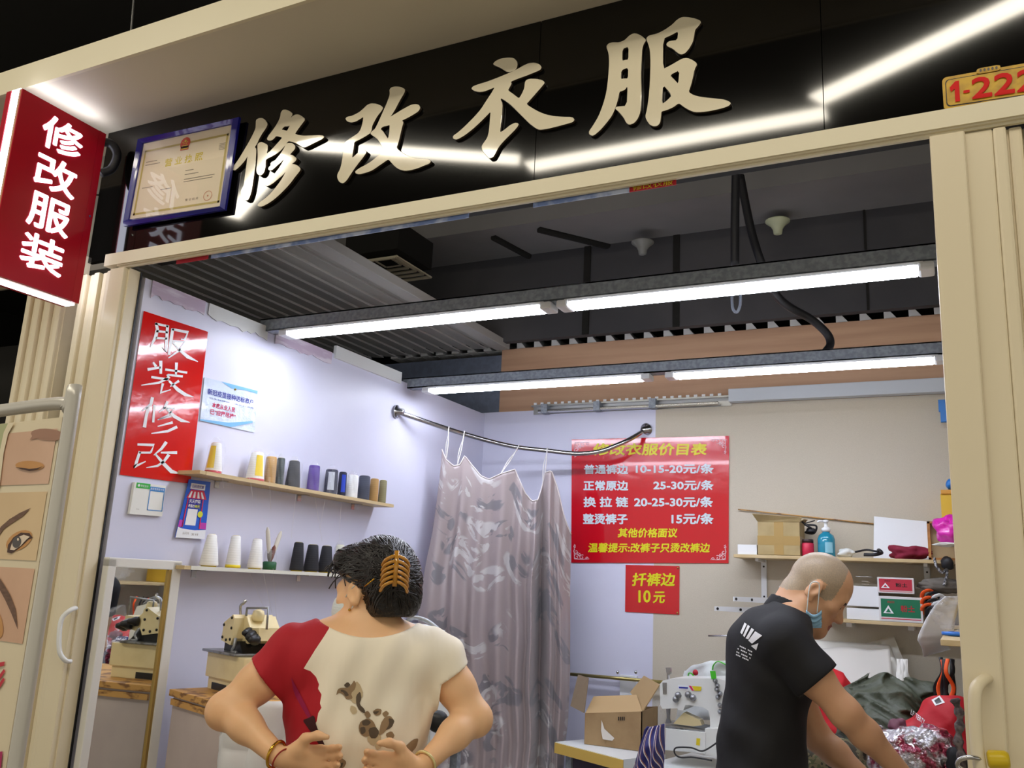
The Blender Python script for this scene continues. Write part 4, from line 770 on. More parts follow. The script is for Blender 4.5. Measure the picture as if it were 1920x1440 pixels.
def curtain_mat(nt, N, b, tc):
    b.inputs['Roughness'].default_value = .36; b.inputs['Sheen Weight'].default_value = .25; b.inputs['Specular IOR Level'].default_value = .6
    uvn = N.new('ShaderNodeUVMap'); mp = N.new('ShaderNodeMapping'); mp.inputs['Scale'].default_value = (13, 15, 1); nt.links.new(uvn.outputs[0], mp.inputs[0])
    col = N.new('ShaderNodeMix'); col.data_type = 'RGBA'; col2 = N.new('ShaderNodeMix'); col2.data_type = 'RGBA'
    def mask(loc, sc, det, lo, hi, dist):
        m2 = N.new('ShaderNodeMapping'); m2.inputs['Location'].default_value = loc; m2.inputs['Scale'].default_value = (sc, sc, 1); nt.links.new(mp.outputs[0], m2.inputs[0])
        n = N.new('ShaderNodeTexNoise'); n.inputs['Scale'].default_value = 1; n.inputs['Detail'].default_value = det; n.inputs['Distortion'].default_value = dist; nt.links.new(m2.outputs[0], n.inputs[0])
        r = N.new('ShaderNodeMapRange'); r.inputs[1].default_value = lo; r.inputs[2].default_value = hi; nt.links.new(n.outputs[0], r.inputs[0])
        v = N.new('ShaderNodeTexVoronoi'); v.inputs['Scale'].default_value = .75; nt.links.new(m2.outputs[0], v.inputs[0])
        r2 = N.new('ShaderNodeMapRange'); r2.inputs[1].default_value = .46; r2.inputs[2].default_value = .40; nt.links.new(v.outputs['Distance'], r2.inputs[0])
        mu = N.new('ShaderNodeMath'); mu.operation = 'MULTIPLY'; nt.links.new(r.outputs[0], mu.inputs[0]); nt.links.new(r2.outputs[0], mu.inputs[1]); return mu
    a = mask((0, 0, 0), .9, 2, .46, .50, 1.4); d = mask((4.3, 2.7, 0), .8, 3, .5, .54, 2.2)
    col.inputs[6].default_value = rgb((150, 136, 136)); col.inputs[7].default_value = rgb((114, 109, 114)); nt.links.new(a.outputs[0], col.inputs[0])
    nt.links.new(col.outputs[2], col2.inputs[6]); col2.inputs[7].default_value = rgb((178, 173, 173)); nt.links.new(d.outputs[0], col2.inputs[0])
    nt.links.new(col2.outputs[2], b.inputs['Base Color'])
m_curt = node_mat('jacquard_satin', curtain_mat)
TOPP = [(829, 843), (838, 862), (852, 874), (864, 872), (872, 855), (884, 872), (900, 893), (915, 899), (932, 892), (950, 886), (967, 880), (975, 900), (985, 925), (998, 940), (1008, 938), (1014, 918), (1022, 886), (1034, 884), (1046, 915), (1056, 958), (1064, 985), (1071, 1002)]
def edgeL(v):                                             # picture position and depth of the left hem for v = 0..1
    P = [(829, 843, 4.1), (800, 960, 4.02), (766, 1075, 3.95), (755, 1160, 3.9), (770, 1290, 3.95), (815, 1400, 4.0), (800, 1560, 4.0), (790, 1720, 4.0)]
    f = v * (len(P) - 1); i = min(int(f), len(P) - 2); t = f - i; return [P[i][k] + (P[i + 1][k] - P[i][k]) * t for k in range(3)]
def edgeR(v):
    P = [(1071, 1002, 4.48), (1072, 1080, 4.46), (1073, 1160, 4.45), (1078, 1200, 4.43), (1066, 1300, 4.4), (1058, 1400, 4.36), (1050, 1560, 4.3), (1046, 1780, 4.3)]
    f = v * (len(P) - 1); i = min(int(f), len(P) - 2); t = f - i; return [P[i][k] + (P[i + 1][k] - P[i][k]) * t for k in range(3)]
FOLD = [(.08, .035, .05), (.21, .05, .045), (.33, .04, .035), (.45, .045, .04), (.57, .06, .035), (.66, .07, .028), (.745, -.09, .03), (.82, .06, .03), (.90, .055, .03), (.97, .03, .03)]
def curt(u, v):
    f = u * (len(TOPP) - 1); i = min(int(f), len(TOPP) - 2); t = f - i
    tx, ty = TOPP[i][0] + (TOPP[i + 1][0] - TOPP[i][0]) * t, TOPP[i][1] + (TOPP[i + 1][1] - TOPP[i][1]) * t
    top = at(tx, ty, Y=4.1 + .40 * u)
    xl, yl, Yl = edgeL(v); xr, yr, Yr = edgeR(v); A, B = at(xl, yl, Y=Yl), at(xr, yr, Y=Yr)
    uu = u + .05 * math.sin(PI * u) * math.sin(2.5 * v)
    low = A.lerp(B, uu); w_ = min(1, v / .35); w_ = w_ * w_ * (3 - 2 * w_)
    zline = top.z + (low.z - top.z) * v ** .5 if False else low.z
    pt = Vector((top.x + (low.x - top.x) * max(v ** .8, 0), top.y + (low.y - top.y) * v, 0))
    zl = A.z + (B.z - A.z) * u; zbot = .22
    pt.z = top.z + (zbot - top.z) * v
    n = Vector((.42, -.9, 0)); amp = .35 + .85 * min(1, v * 2)
    d = sum(h * math.exp(-((u + .03 * math.sin(v * 3 + h * 40) - c) / s_) ** 2) for c, h, s_ in FOLD) * amp
    d += .012 * mnoise.noise(Vector((u * 9, v * 4, 0))) + .02 * mnoise.noise(Vector((u * 4, v * 2.5, 5)))
    sag = .03 * math.exp(-((u - .12) / .12) ** 2) * math.exp(-((v - .38) / .12) ** 2)
    return pt + n * (d * 1.15 + sag) + Vector((.01 * mnoise.noise(Vector((u * 5, v * 6, 9))), 0, 0))
NU, NV = 150, 90
mb = MB().use(m_curt, True).grid(curt, NU, NV)
cu = mb.build('curtain'); tag(cu, 'greyish pink jacquard satin curtain tied to the curved rod', 'curtain')
me = cu.data; uvl = me.uv_layers.new(name='uv')
for lp in me.loops:
    i = lp.vertex_index; uvl.data[lp.index].uv = ((i % (NU + 1)) / NU * .62, (i // (NU + 1)) / NV * 1.35)
sm = cu.modifiers.new('thickness', 'SOLIDIFY'); sm.thickness = .003
MB().use(mat('white_hem', (206, 198, 196), .5), True).tube([curt(k / 80, 0) for k in range(81)], .0035, 6).build('hem', cu)
for (x, y), Y in (((842, 806), 4.1), ((871, 814), 4.2), ((972, 839), 4.45), ((1026, 845), 4.52)):
    r_ = at(x, y, Y=Y); k = min(range(81), key=lambda q: abs(curt(q / 80, 0).x - r_.x) + .2 * abs(curt(q / 80, 0).z - r_.z)); e_ = curt(k / 80, 0)
    MB().use(mat('white_tape', (214, 210, 208), .6), True).tube(spl([e_, (r_ + e_) / 2 + Vector((.008, -.008, 0)), r_ + Vector((.006, -.016, 0)), r_ + Vector((0, 0, .015)), r_ + Vector((-.006, .016, 0)), (r_ + e_) / 2 + Vector((-.012, .004, 0)), e_], 4), .003, 6).build('tie_loop', cu)

# ================================================================== mirror on the left wall
m_mirror = mat('mirror_silver', (236, 240, 240), .015, metal=1)
MA = math.radians(-5.5)                                    # the mirror stands a little open from the wall
mr = thing('mirror', 'white framed tall mirror standing on the left wall inside the door', 'mirror', (XL + .062, 2.395, .12), MA)
MMir = WM[mr.name]
def mloc(mb, *a, **k): return mb
mw, mh = .285, 1.40
def mbox(a, b, m, nm):
    mb = MB().use(m).box(a, b, bev=.003); mb.v = [MMir @ p_ for p_ in mb.v]; return mb.build(nm, mr)
m_fr = mat('white_frame_paint', (218, 216, 210), .4)
mbox((-.02, -.03, 0), (.012, .008, mh), m_fr, 'frame_stile'); mbox((-.02, -mw, 0), (.012, -mw + .03, mh), m_fr, 'frame_stile'); mbox((-.02, -mw, mh - .028), (.012, .008, mh + .004), m_fr, 'frame_rail'); mbox((-.02, -mw, 0), (.012, .008, .04), m_fr, 'frame_rail')
mbox((.0, -.042, .03), (.01, -.03, mh - .028), mat('brass_strip', (176, 146, 84), .35, metal=.7), 'brass_strip'); mbox((-.012, -mw + .02, .03), (.001, -.03, mh - .02), m_mirror, 'mirror_glass')

# ================================================================== left counter, overlock machine
m_panel = mat('pinkish_grey_panel', (190, 176, 172), .5, vary=(3, (178, 164, 162), .4, .6)); m_edgew = mat('worn_yellow_wood', (196, 148, 82), .6, vary=(18, (124, 84, 48), .5, .62, (1, 1, 3)))
m_mach = mat('ivory_enamel', (222, 206, 160), .35, coat=.3, vary=(10, (206, 188, 140), .5, .75)); m_steel = mat('worn_steel', (150, 152, 156), .35, metal=.8, vary=(30, (104, 102, 98), .5, .7)); m_blk = mat('black_plastic', (24, 24, 26), .4); m_white_m = mat('white_enamel', (222, 224, 222), .3, coat=.3)
e0, e1 = at(315, 1291, Z=1.09), at(397, 1314, Z=1.09); dx = (e1 - e0).normalized(); dy = Vector((-dx.y, dx.x, 0)); zt_ = 1.09
ca = math.atan2(dx.y, dx.x); E0 = e0 + dx * .012
ct = thing('work_counter', 'left counter with worn yellow wood edge carrying the ivory machine', 'counter', (E0.x, E0.y, 0), ca)
RZ = Matrix.Rotation(ca, 3, 'Z')
def cbox(mb, a, b, bev=0):                                # box in counter space: x along the front edge, y towards the back, z up
    k = MB().use(mb.mats[mb.cur]); k.box(a, b, bev=bev); mb.add([Vector((E0.x, E0.y, 0)) + RZ @ p_ for p_ in k.v], k.f); return mb
def cpt(x, y, z): return Vector((E0.x, E0.y, 0)) + RZ @ Vector((x, y, z))
cbox(MB().use(m_edgew), (0, 0, zt_ - .022), (.72, .48, zt_), .002).build('counter_top', ct)
cbox(MB().use(m_panel), (.01, .014, .0), (.70, .03, zt_ - .022)).build('front_panel', ct); cbox(MB().use(m_panel), (.68, .03, 0), (.70, .46, zt_ - .022)).build('side_panel', ct); cbox(MB().use(m_edgew), (.012, .004, zt_ - .05), (.70, .016, zt_ - .03)).build('edge_batten', ct)
ov = thing('overlock_machine', 'ivory overlock sewing machine on the left counter under the thread shelves', 'sewing machine', cpt(.3, .25, zt_), ca)
bx0 = .0; MSC = .76; MO0 = Vector((.018, .10, zt_))
_cbox, _cpt = cbox, cpt
def cpt(x, y, z): return _cpt(MO0.x + x * MSC, MO0.y + (y - .11) * MSC, zt_ + (z - zt_) * MSC)
def cbox(mb, a, b, bev=0): return _cbox(mb, (MO0.x + a[0] * MSC, MO0.y + (a[1] - .11) * MSC, zt_ + (a[2] - zt_) * MSC), (MO0.x + b[0] * MSC, MO0.y + (b[1] - .11) * MSC, zt_ + (b[2] - zt_) * MSC), bev)
cbox(cbox(MB().use(m_mach), (bx0, .13, zt_ + .055), (bx0 + .36, .40, zt_ + .165), .004), (bx0 + .015, .14, zt_ + .0), (bx0 + .35, .39, zt_ + .058), .004).build('base_cabinet', ov)
cbox(MB().use(m_blk), (bx0 + .06, .138, zt_ + .004), (bx0 + .2, .15, zt_ + .034)).build('base_slot', ov)
cbox(MB().use(m_steel), (bx0 - .02, .11, zt_ + .166), (bx0 + .30, .42, zt_ + .178), .003).build('table_plate', ov)
z0_ = zt_ + .178
def cprism(mb, pts, y0, y1):                              # outline in counter x,z extruded along y
    n = len(pts); mb.add([cpt(x, y0, z) for x, z in pts] + [cpt(x, y1, z) for x, z in pts], [tuple(range(n)), tuple(range(2 * n - 1, n - 1, -1))] + [(i, (i + 1) % n, n + (i + 1) % n, n + i) for i in range(n)]); return mb
cprism(MB().use(m_blk), [(bx0 + .10, z0_), (bx0 + .28, z0_), (bx0 + .24, z0_ + .05), (bx0 + .10, z0_ + .04)], .16, .36).build('bed', ov)
cprism(MB().use(m_mach), [(bx0 + .10, z0_ + .045), (bx0 + .195, z0_ + .03), (bx0 + .21, z0_ + .06), (bx0 + .205, z0_ + .15), (bx0 + .19, z0_ + .165), (bx0 + .11, z0_ + .125)], .14, .34).build('head_cover', ov)
for x, z in ((.112, .06), (.115, .115), (.185, .15), (.19, .105), (.188, .055), (.15, .05)): MB().use(m_blk, True).lathe(cpt(bx0 + x, .1405, z0_ + z), [(.005, 0), (.005, .003), (.002, .005)], 10, axis=-dy).build('screw', ov)
cprism(MB().use(m_mach), [(bx0 + .20, z0_ + .05), (bx0 + .26, z0_ + .04), (bx0 + .36, z0_ + .06), (bx0 + .35, z0_ + .115), (bx0 + .27, z0_ + .11), (bx0 + .22, z0_ + .16), (bx0 + .205, z0_ + .16)], .19, .34).build('arm', ov)
mb = MB().use(m_steel, True).tube([cpt(bx0 + .2, .2, z0_ + .16), cpt(bx0 + .2, .2, z0_ + .195), cpt(bx0 + .36, .22, z0_ + .205), cpt(bx0 + .365, .22, z0_ + .11)], .004, 8); mb.build('thread_guide', ov)
MB().use(m_chrome, True).tube(spl([cpt(bx0 + .15, .2, z0_ + .15), cpt(bx0 + .155, .19, z0_ + .2), cpt(bx0 + .18, .19, z0_ + .215), cpt(bx0 + .185, .2, z0_ + .23)]), .005, 8).build('tension_post', ov)
for x, z, r in ((.27, .09, .018), (.31, .075, .022), (.335, .065, .02)): MB().use(m_blk, True).lathe(cpt(bx0 + x, .19, z0_ + z), [(r, 0), (r, .012), (r * .6, .03), (r * .4, .04)], 14, axis=-dy + dx * .6).build('tension_knob', ov)
MB().use(m_steel, True).tube(spl([cpt(bx0 + .22, .15, z0_ + .06), cpt(bx0 + .235, .14, z0_ + .03), cpt(bx0 + .22, .14, z0_ + .005), cpt(bx0 + .26, .14, z0_ + .002)]), .006, 8).build('presser_foot', ov)
MB().use(m_mach, True).lathe(cpt(bx0 + .24, .24, z0_ + .14), [(.02, 0), (.022, .02), (.018, .035), (.006, .04)], 16).build('oil_cap', ov)
def crumple(c, r, n=26, m=18, jit=.5, freq=14, seed=0): return MB().use(m_bag, False).blob(c, r, n, m, jit, freq)
tag(MB().use(m_bag, True).blob(cpt(.60, .40, zt_ + .22), (.07, .07, .08), 30, 20, .35, 22).build('plastic_bag'), 'crumpled clear plastic bag behind the ivory machine on the counter', 'bag')
cbox, cpt = _cbox, _cpt
# white bag with a yellow mark in front of the counter
def wb(u, v):
    p_ = at(432 + 140 * u, 1318 + 10 * math.sin(u * 5) + 190 * v, Y=2.14 - .05 * math.sin(PI * u)); return p_ + Vector((0, .018 * math.sin(u * 17 + 3 * v) + .01 * mnoise.noise(Vector((u * 6, v * 6, 0))), 0))
mb = MB().use(mat('white_cloth_bag', (220, 220, 224), .55), True).grid(wb, 24, 18, .05); wbg = mb.build('cloth_bag'); tag(wbg, 'white bag with a yellow round mark hanging before the left counter', 'bag')
mb = MB().use(mat('yellow_print', (214, 216, 40), .5), True)
def wbp(x, y): return wb((x - 432) / 140, (y - 1322) / 190) + Vector((0, -.004, 0))
for L in ([(518, 1340, 4), (508, 1342, 7), (500, 1352, 9), (498, 1364, 9), (503, 1374, 7), (510, 1370, 5), (514, 1356, 5), (518, 1340, 3)], [(432, 1392, 6), (444, 1400, 7), (458, 1404, 4)]): strokes(mb, L if isinstance(L[0], list) else [L], wbp)
mb.build('printed_mark', wbg)
# second machine behind the woman: white head and a black handwheel
def on(x, y, Y): return at(x, y, Y=Y)
def ext(mb, pts, Y, d, flip=1):
    f = [at(x, y, Y=Y) for x, y in pts]; b = [p_ + Vector((0, d, 0)) for p_ in f]; n = len(pts)
    return mb.add(f + b, [tuple(range(n)), tuple(range(2 * n - 1, n - 1, -1))] + [(i, (i + 1) % n, n + (i + 1) % n, n + i) for i in range(n)])
sm_ = thing('sewing_machine', 'white sewing machine with a black handwheel, mostly hidden behind the woman', 'sewing machine', at(780, 1330, Y=2.75))
Ys = 2.75
ext(MB().use(m_white_m), [(612, 1165), (640, 1160), (760, 1172), (796, 1184), (806, 1215), (806, 1400), (770, 1400), (768, 1240), (640, 1232), (612, 1228)], Ys, .14).build('head', sm_)
MB().use(m_blk, True).lathe(at(821, 1352, Y=Ys - .02) , [(.020, -.02), (.034, -.01), (.036, .012), (.03, .022), (.012, .03)], 24, axis=(.55, -.83, 0)).build('handwheel', sm_)
MB().use(m_steel, True).tube(spl([at(760, 1168, Y=Ys + .05), at(775, 1158, Y=Ys + .05), at(800, 1164, Y=Ys + .05), at(822, 1180, Y=Ys + .05)]), .008, 8).build('thread_guide', sm_)
c0 = at(700, 1405, Y=Ys)
mb = MB().use(m_white).box((c0.x - .22, Ys - .12, c0.z - .04), (c0.x + .13, Ys + .42, c0.z - .005), bev=.004)
tbl = thing('sewing_table', 'small white machine table behind the woman', 'table', (c0.x, Ys + .1, 0)); mb.build('table_top', tbl)
for sx in (-.2, .09):
    for sy in (-.1, .4): MB().use(m_galv).box((c0.x + sx, Ys + sy - .015, 0), (c0.x + sx + .03, Ys + sy + .015, c0.z - .04)).build('leg', tbl)

# ================================================================== table and cardboard box by the curtain
ZT = .76
m_top = mat('white_laminate', (222, 226, 226), .3); m_yedge = mat('yellow_edge_band', (206, 172, 84), .45)
def poly_table(name, lb, a, b, dep, th=.05):
    dx_ = (b - a).normalized(); dy_ = Vector((-dx_.y, dx_.x, 0)); L = (b - a).length; rz = math.atan2(dx_.y, dx_.x); R_ = Matrix.Rotation(rz, 3, 'Z'); o = Vector((a.x, a.y, 0))
    t = thing(name, lb, 'table', o, rz)
    def bb(p0, p1, m, nm, bev=0):
        k = MB().use(m).box(p0, p1, bev=bev); k.v = [o + R_ @ q for q in k.v]; return k.build(nm, t)
    bb((0, .004, a.z - th), (L, dep, a.z), m_top, 'table_top'); bb((0, 0, a.z - th), (L, .004, a.z - .003), m_yedge, 'edge_band')
    for x in (.04, L - .08):
        for y in (.04, dep - .08): bb((x, y, 0), (x + .04, y + .04, a.z - th), m_galv, 'leg')
    return t, lambda x, y, z: o + R_ @ Vector((x, y, z))
ta, tap = poly_table('work_table', 'white work table with yellow edge beside the curtain, cardboard box on it', at(1040, 1391, Z=ZT), at(1168, 1424, Z=ZT), .28)
tb, tbp = poly_table('machine_table', 'white machine table with yellow edge under the white coverstitch machine', Vector((-1.285, 3.97, ZT)), Vector((-.72, 3.86, ZT)), .62)
MB().use(mat('dark_violet_box', (70, 62, 84), .5)).box(tap(.06, .04, ZT - .12), tap(.06, .04, ZT - .12) + Vector((.16, .2, .065)), bev=.004).build('drawer_box', ta)
m_card = mat('cardboard', (160, 132, 94), .75, vary=(8, (146, 118, 82), .4, .65), bump=(90, .05)); m_card2 = mat('shaded_cardboard', (134, 116, 94), .75)  # second tone: cardboard with the shade on its left side put into the colour
cb_ = thing('cardboard_box', 'open cardboard box on the white table by the curtain', 'box', at(1150, 1400, Z=ZT))
Yc = 4.28; F = lambda x, y, d=0: at(x, y, Y=Yc) + Vector((0, d, 0))
def flap(nm, q, m, th=.005): MB().use(m).slab(*q, th).build(nm, cb_)
zb_ = ZT + .007
fl, fr_ = F(1097, 1337), F(1204, 1334); fl2, fr2 = Vector((fl.x, fl.y, zb_)), Vector((fr_.x, fr_.y, zb_)); dep = Vector((.0, .25, 0)); lo_ = Vector((-.02, .25, 0))
flap('front_panel', (fl2, fr2, fr_, fl), m_card); flap('side_panel', (fl2 + lo_, fl2, fl, fl + lo_), m_card2); flap('side_panel', (fr2, fr2 + dep, fr_ + dep, fr_), m_card); flap('back_panel', (fr2 + dep, fl2 + lo_, fl + lo_, fr_ + dep), m_card); flap('bottom_panel', (fl2, fr2, fr2 + dep, fl2 + lo_), m_card)
flap('top_flap', (fl + Vector((0, .004, 0)), fr_ + Vector((0, .004, 0)), F(1181, 1306, .1), F(1099, 1309, .1)), mat('cardboard_inside', (176, 148, 106), .75))
flap('top_flap', (F(1204, 1333, .01), F(1233, 1284, .03), F(1183, 1272, .2), F(1156, 1304, .2)), MATS['cardboard_inside']); flap('top_flap', (F(1096, 1337, .0), F(1066, 1325, .03), F(1068, 1268, .12), F(1100, 1272, .03)), m_card2)
mb = MB().use(mat('pale_label', (214, 208, 198), .4)); mb.add([at(x, y, Y=Yc - .0062) for x, y in ((1128, 1350), (1133, 1366), (1152, 1384), (1148, 1389), (1130, 1386), (1127, 1370))], [(0, 1, 2, 3, 4, 5)]); mb.use(m_blk)
for k in range(4): x = 1159 + k * 3.4; mb.add([at(a, b, Y=Yc - .0062) for a, b in ((x, 1344), (x + 2, 1344), (x + 2, 1351), (x, 1351))], [(0, 1, 2, 3)])
mb.build('torn_label', cb_)
# brass rail low on the back wall
a, b = at(1070, 1264, Y=YB - .05), at(1245, 1276, Y=YB - .05)
rl = thing('wall_rail', 'brass coloured rail on a white bracket low on the back wall', 'rail', (a + b) / 2)
MB().use(mat('brass_tube', (176, 162, 104), .3, metal=.8), True).cyl(a, Vector((b.x, b.y, a.z + .004)), .009).build('rail', rl)
q = at(1176, 1270, Y=YB); MB().use(m_white).box((q.x - .035, YB - .02, q.z - .10), (q.x + .06, YB - .001, q.z + .012), bev=.003).build('bracket', rl)
for x in (1158, 1192): MB().use(m_chrome, True).blob(at(x, 1262, Y=YB - .05) + Vector((0, 0, .004)), .009, 8, 6).build('clamp', rl)

# ================================================================== coverstitch machine
Ym = 4.1
cm = thing('coverstitch_machine', 'white coverstitch sewing machine beside the man, coloured logo strip on its arm', 'sewing machine', at(1300, 1415, Y=Ym))
cm_ = lambda x, y, d=0: at(x, y, Y=Ym - d)
ext(MB().use(m_white_m), [(1237, 1283), (1243, 1276), (1268, 1272), (1345, 1272), (1366, 1278), (1372, 1300), (1370, 1345), (1362, 1372), (1332, 1372), (1331, 1345), (1328, 1332), (1318, 1326), (1292, 1322), (1285, 1322), (1281, 1332), (1272, 1331), (1270, 1328), (1242, 1329), (1238, 1322)], Ym, .17).build('arm', cm)
ext(MB().use(m_steel), [(1237, 1360), (1334, 1372), (1334, 1378), (1240, 1367)], Ym - .02, .2).build('needle_plate', cm)
ext(MB().use(m_white_m), [(1243, 1366), (1322, 1374), (1322, 1413), (1243, 1406)], Ym - .04, .22).build('bed', cm); ext(MB().use(m_white_m), [(1322, 1366), (1362, 1366), (1366, 1420), (1318, 1416)], Ym - .03, .2).build('column', cm)
ext(MB().use(m_mach), [(1262, 1357), (1282, 1336), (1312, 1350), (1316, 1360), (1300, 1362)], Ym + .03, .05).build('guard_plate', cm)
ext(MB().use(m_steel), [(1249, 1329), (1255, 1329), (1254, 1348), (1257, 1356), (1247, 1356), (1250, 1346)], Ym + .0, .02).build('needle_bar', cm)
ext(MB().use(m_chrome), [(1248, 1252), (1257, 1252), (1257, 1264), (1253, 1266), (1254, 1285), (1250, 1285), (1250, 1264)], Ym + .03, .02).build('tension_post', cm)
ext(MB().use(m_chrome), [(1242, 1280), (1250, 1280), (1250, 1301), (1243, 1301)], Ym - .004, .004).build('face_plate', cm)
mb = MB().use(mat('logo_white', (226, 230, 236), .4)); pq(mb, lambda x, y: at(x, y, Y=Ym - .002), [(1271, 1284), (1316, 1287), (1315, 1296), (1271, 1293)]); mb.use(mat('logo_blue', (70, 80, 190), .4)); write(mb, 'COVER', lambda x, y: at(x, y, Y=Ym - .0034), 1274, 1286.5, 1290, 1291) if False else None
mb.use(MATS['crimson_ink']); pq(mb, lambda x, y: at(x, y, Y=Ym - .003), [(1291, 1285.5), (1296, 1286), (1301, 1295), (1297, 1294.6)]); mb.use(m_yel); pq(mb, lambda x, y: at(x, y, Y=Ym - .003), [(1297, 1286), (1315.5, 1287.5), (1314, 1295.5), (1302, 1295)]); mb.use(MATS['royal_blue_ink']); pq(mb, lambda x, y: at(x, y, Y=Ym - .003), [(1273, 1287.5), (1290, 1288.5), (1290, 1291.5), (1273, 1290.5)])
mb.build('logo_strip', cm)
mb = MB().use(m_yel); pq(mb, lambda x, y: at(x, y, Y=Ym - .042), [(1306, 1384), (1313, 1384.6), (1312, 1398), (1305, 1397)]); mb.build('yellow_sticker', cm)
for x, y in ((1272, 1303), (1291, 1302), (1268, 1311), (1300, 1308)): MB().use(m_steel, True).lathe(cm_(x, y), [(.014, 0), (.014, .012), (.008, .022)], 12, axis=(0, -1, 0)).build('tension_knob', cm)
for i, (x, y) in enumerate(((1341, 1276), (1345, 1285), (1344, 1292), (1350, 1300), (1346, 1307), (1350, 1322), (1350, 1334))): MB().use(m_steel, True).lathe(cm_(x, y), [(.009, 0), (.011, .006), (.006, .02), (.003, .028)], 10, axis=(.2, -1, 0)).build('tension_knob', cm)
ext(MB().use(mat('green_tape', (70, 190, 40), .5)), [(1331, 1258), (1341, 1258), (1343, 1272), (1334, 1274)], Ym - .01, .004).build('green_tape', cm)
MB().use(m_rubber, True).tube(spl([cm_(1345, 1392, .05), cm_(1318, 1408, .06), cm_(1296, 1402, .06), cm_(1268, 1402, .06), cm_(1265, 1412, .06), cm_(1275, 1420, .06), cm_(1300, 1420, .05), cm_(1335, 1426, .04)]), .0035, 8).build('power_cord', cm)
for dz, m in ((0, 0),):
    t = thing('thread_stand', 'thin steel thread guide arm sticking out beside the man back', 'thread stand', at(1360, 1192, Y=Ym + .2))
    MB().use(m_chrome, True).tube([at(1328, 1192, Y=Ym + .1), at(1375, 1192, Y=Ym + .1), at(1400, 1188, Y=Ym + .1)], .004, 8).tube([at(1372, 1190, Y=Ym + .1), at(1380, 1186, Y=Ym + .1), at(1410, 1185, Y=Ym + .1), at(1410, 1290, Y=Ym + .1)], .004, 8).build('arm', t)
# striped shirt hanging off the table
def stripes(nt, N, b, tc):
    b.inputs['Roughness'].default_value = .7; u = N.new('ShaderNodeUVMap'); sx = N.new('ShaderNodeSeparateXYZ'); nt.links.new(u.outputs[0], sx.inputs[0])
    m1 = N.new('ShaderNodeMath'); m1.operation = 'MULTIPLY'; m1.inputs[1].default_value = 8.0; m2 = N.new('ShaderNodeMath'); m2.operation = 'FRACT'; r = N.new('ShaderNodeValToRGB'); r.color_ramp.interpolation = 'CONSTANT'
    e = r.color_ramp.elements; e[0].position = 0; e[0].color = rgb((34, 34, 96)); e[1].position = .6; e[1].color = rgb((222, 216, 214)); k = e.new(.74); k.color = rgb((20, 18, 30)); k = e.new(.80); k.color = rgb((200, 130, 90)); k = e.new(.86); k.color = rgb((34, 34, 96))
    nt.links.new(sx.outputs[0], m1.inputs[0]); nt.links.new(m1.outputs[0], m2.inputs[0]); nt.links.new(m2.outputs[0], r.inputs[0]); nt.links.new(r.outputs[0], b.inputs['Base Color'])
def shirt(u, v):
    a = [(1214, 1359), (1245, 1360)]; l = 1214 - 46 * v ** .7; r = 1245 + 2 * v; x = l + (r - l) * u; y = 1358 + 6 * (1 - u) + 150 * v
    Y = 3.93 - .10 * math.sin(PI * u) * min(1, v * 3 + .25) - .03 * v; p_ = at(x, y, Y=Y); return p_ + Vector((0, .02 * math.sin(u * 14 + v * 4), 0))
o = MB().use(node_mat('striped_fabric', stripes), True).grid(shirt, 26, 30).build('striped_shirt'); tag(o, 'navy shirt with white stripes hanging off the machine table', 'shirt')
ul = o.data.uv_layers.new(name='uv')
for lp in o.data.loops: i = lp.vertex_index; uu_, vv_ = (i % 27) / 26, (i // 27) / 30; ul.data[lp.index].uv = (uu_ * .85 - vv_ * .45 + .5 + .1 * math.sin(vv_ * 6), 0)
o.modifiers.new('thickness', 'SOLIDIFY').thickness = .006
# white carrier bag with green straps behind the machine
def carrier(u, v):
    th = PI * u; x = 1345 - 80 * math.cos(th) * (.75 + .25 * v); y = 1238 + 10 * abs(math.cos(th)) ** 2 * 2 + 110 * v; return at(x, y, Y=4.5 - .14 * math.sin(th)) + Vector((0, .02 * mnoise.noise(Vector((u * 8, v * 5, 2))), .01 * mnoise.noise(Vector((u * 7, v * 7, 4)))))
cg = MB().use(mat('white_nonwoven', (216, 220, 218), .5, bump=(20, .3)), True).grid(carrier, 30, 14, .004).build('carrier_bag'); tag(cg, 'white carrier bag with bright green straps behind the coverstitch machine', 'bag')
for L in ([(1336, 1256), (1338, 1247), (1347, 1240), (1364, 1248)], [(1290, 1272), (1292, 1262), (1298, 1264), (1302, 1270)]):
    MB().use(MATS['green_tape'], True).tube(spl([at(x, y, Y=4.34) for x, y in L], 4), .012, 8, flat=.2).build('strap', cg)
MB().use(m_redc, True).blob(at(1304, 1261, Y=4.35), .014, 10, 8).build('red_toggle', cg)
tag(MB().use(m_bag, True).blob(at(1226, 1345, Y=4.62), (.06, .05, .09), 30, 20, .35, 22).build('plastic_bag'), 'crumpled clear plastic bag between cardboard box and coverstitch machine', 'bag')
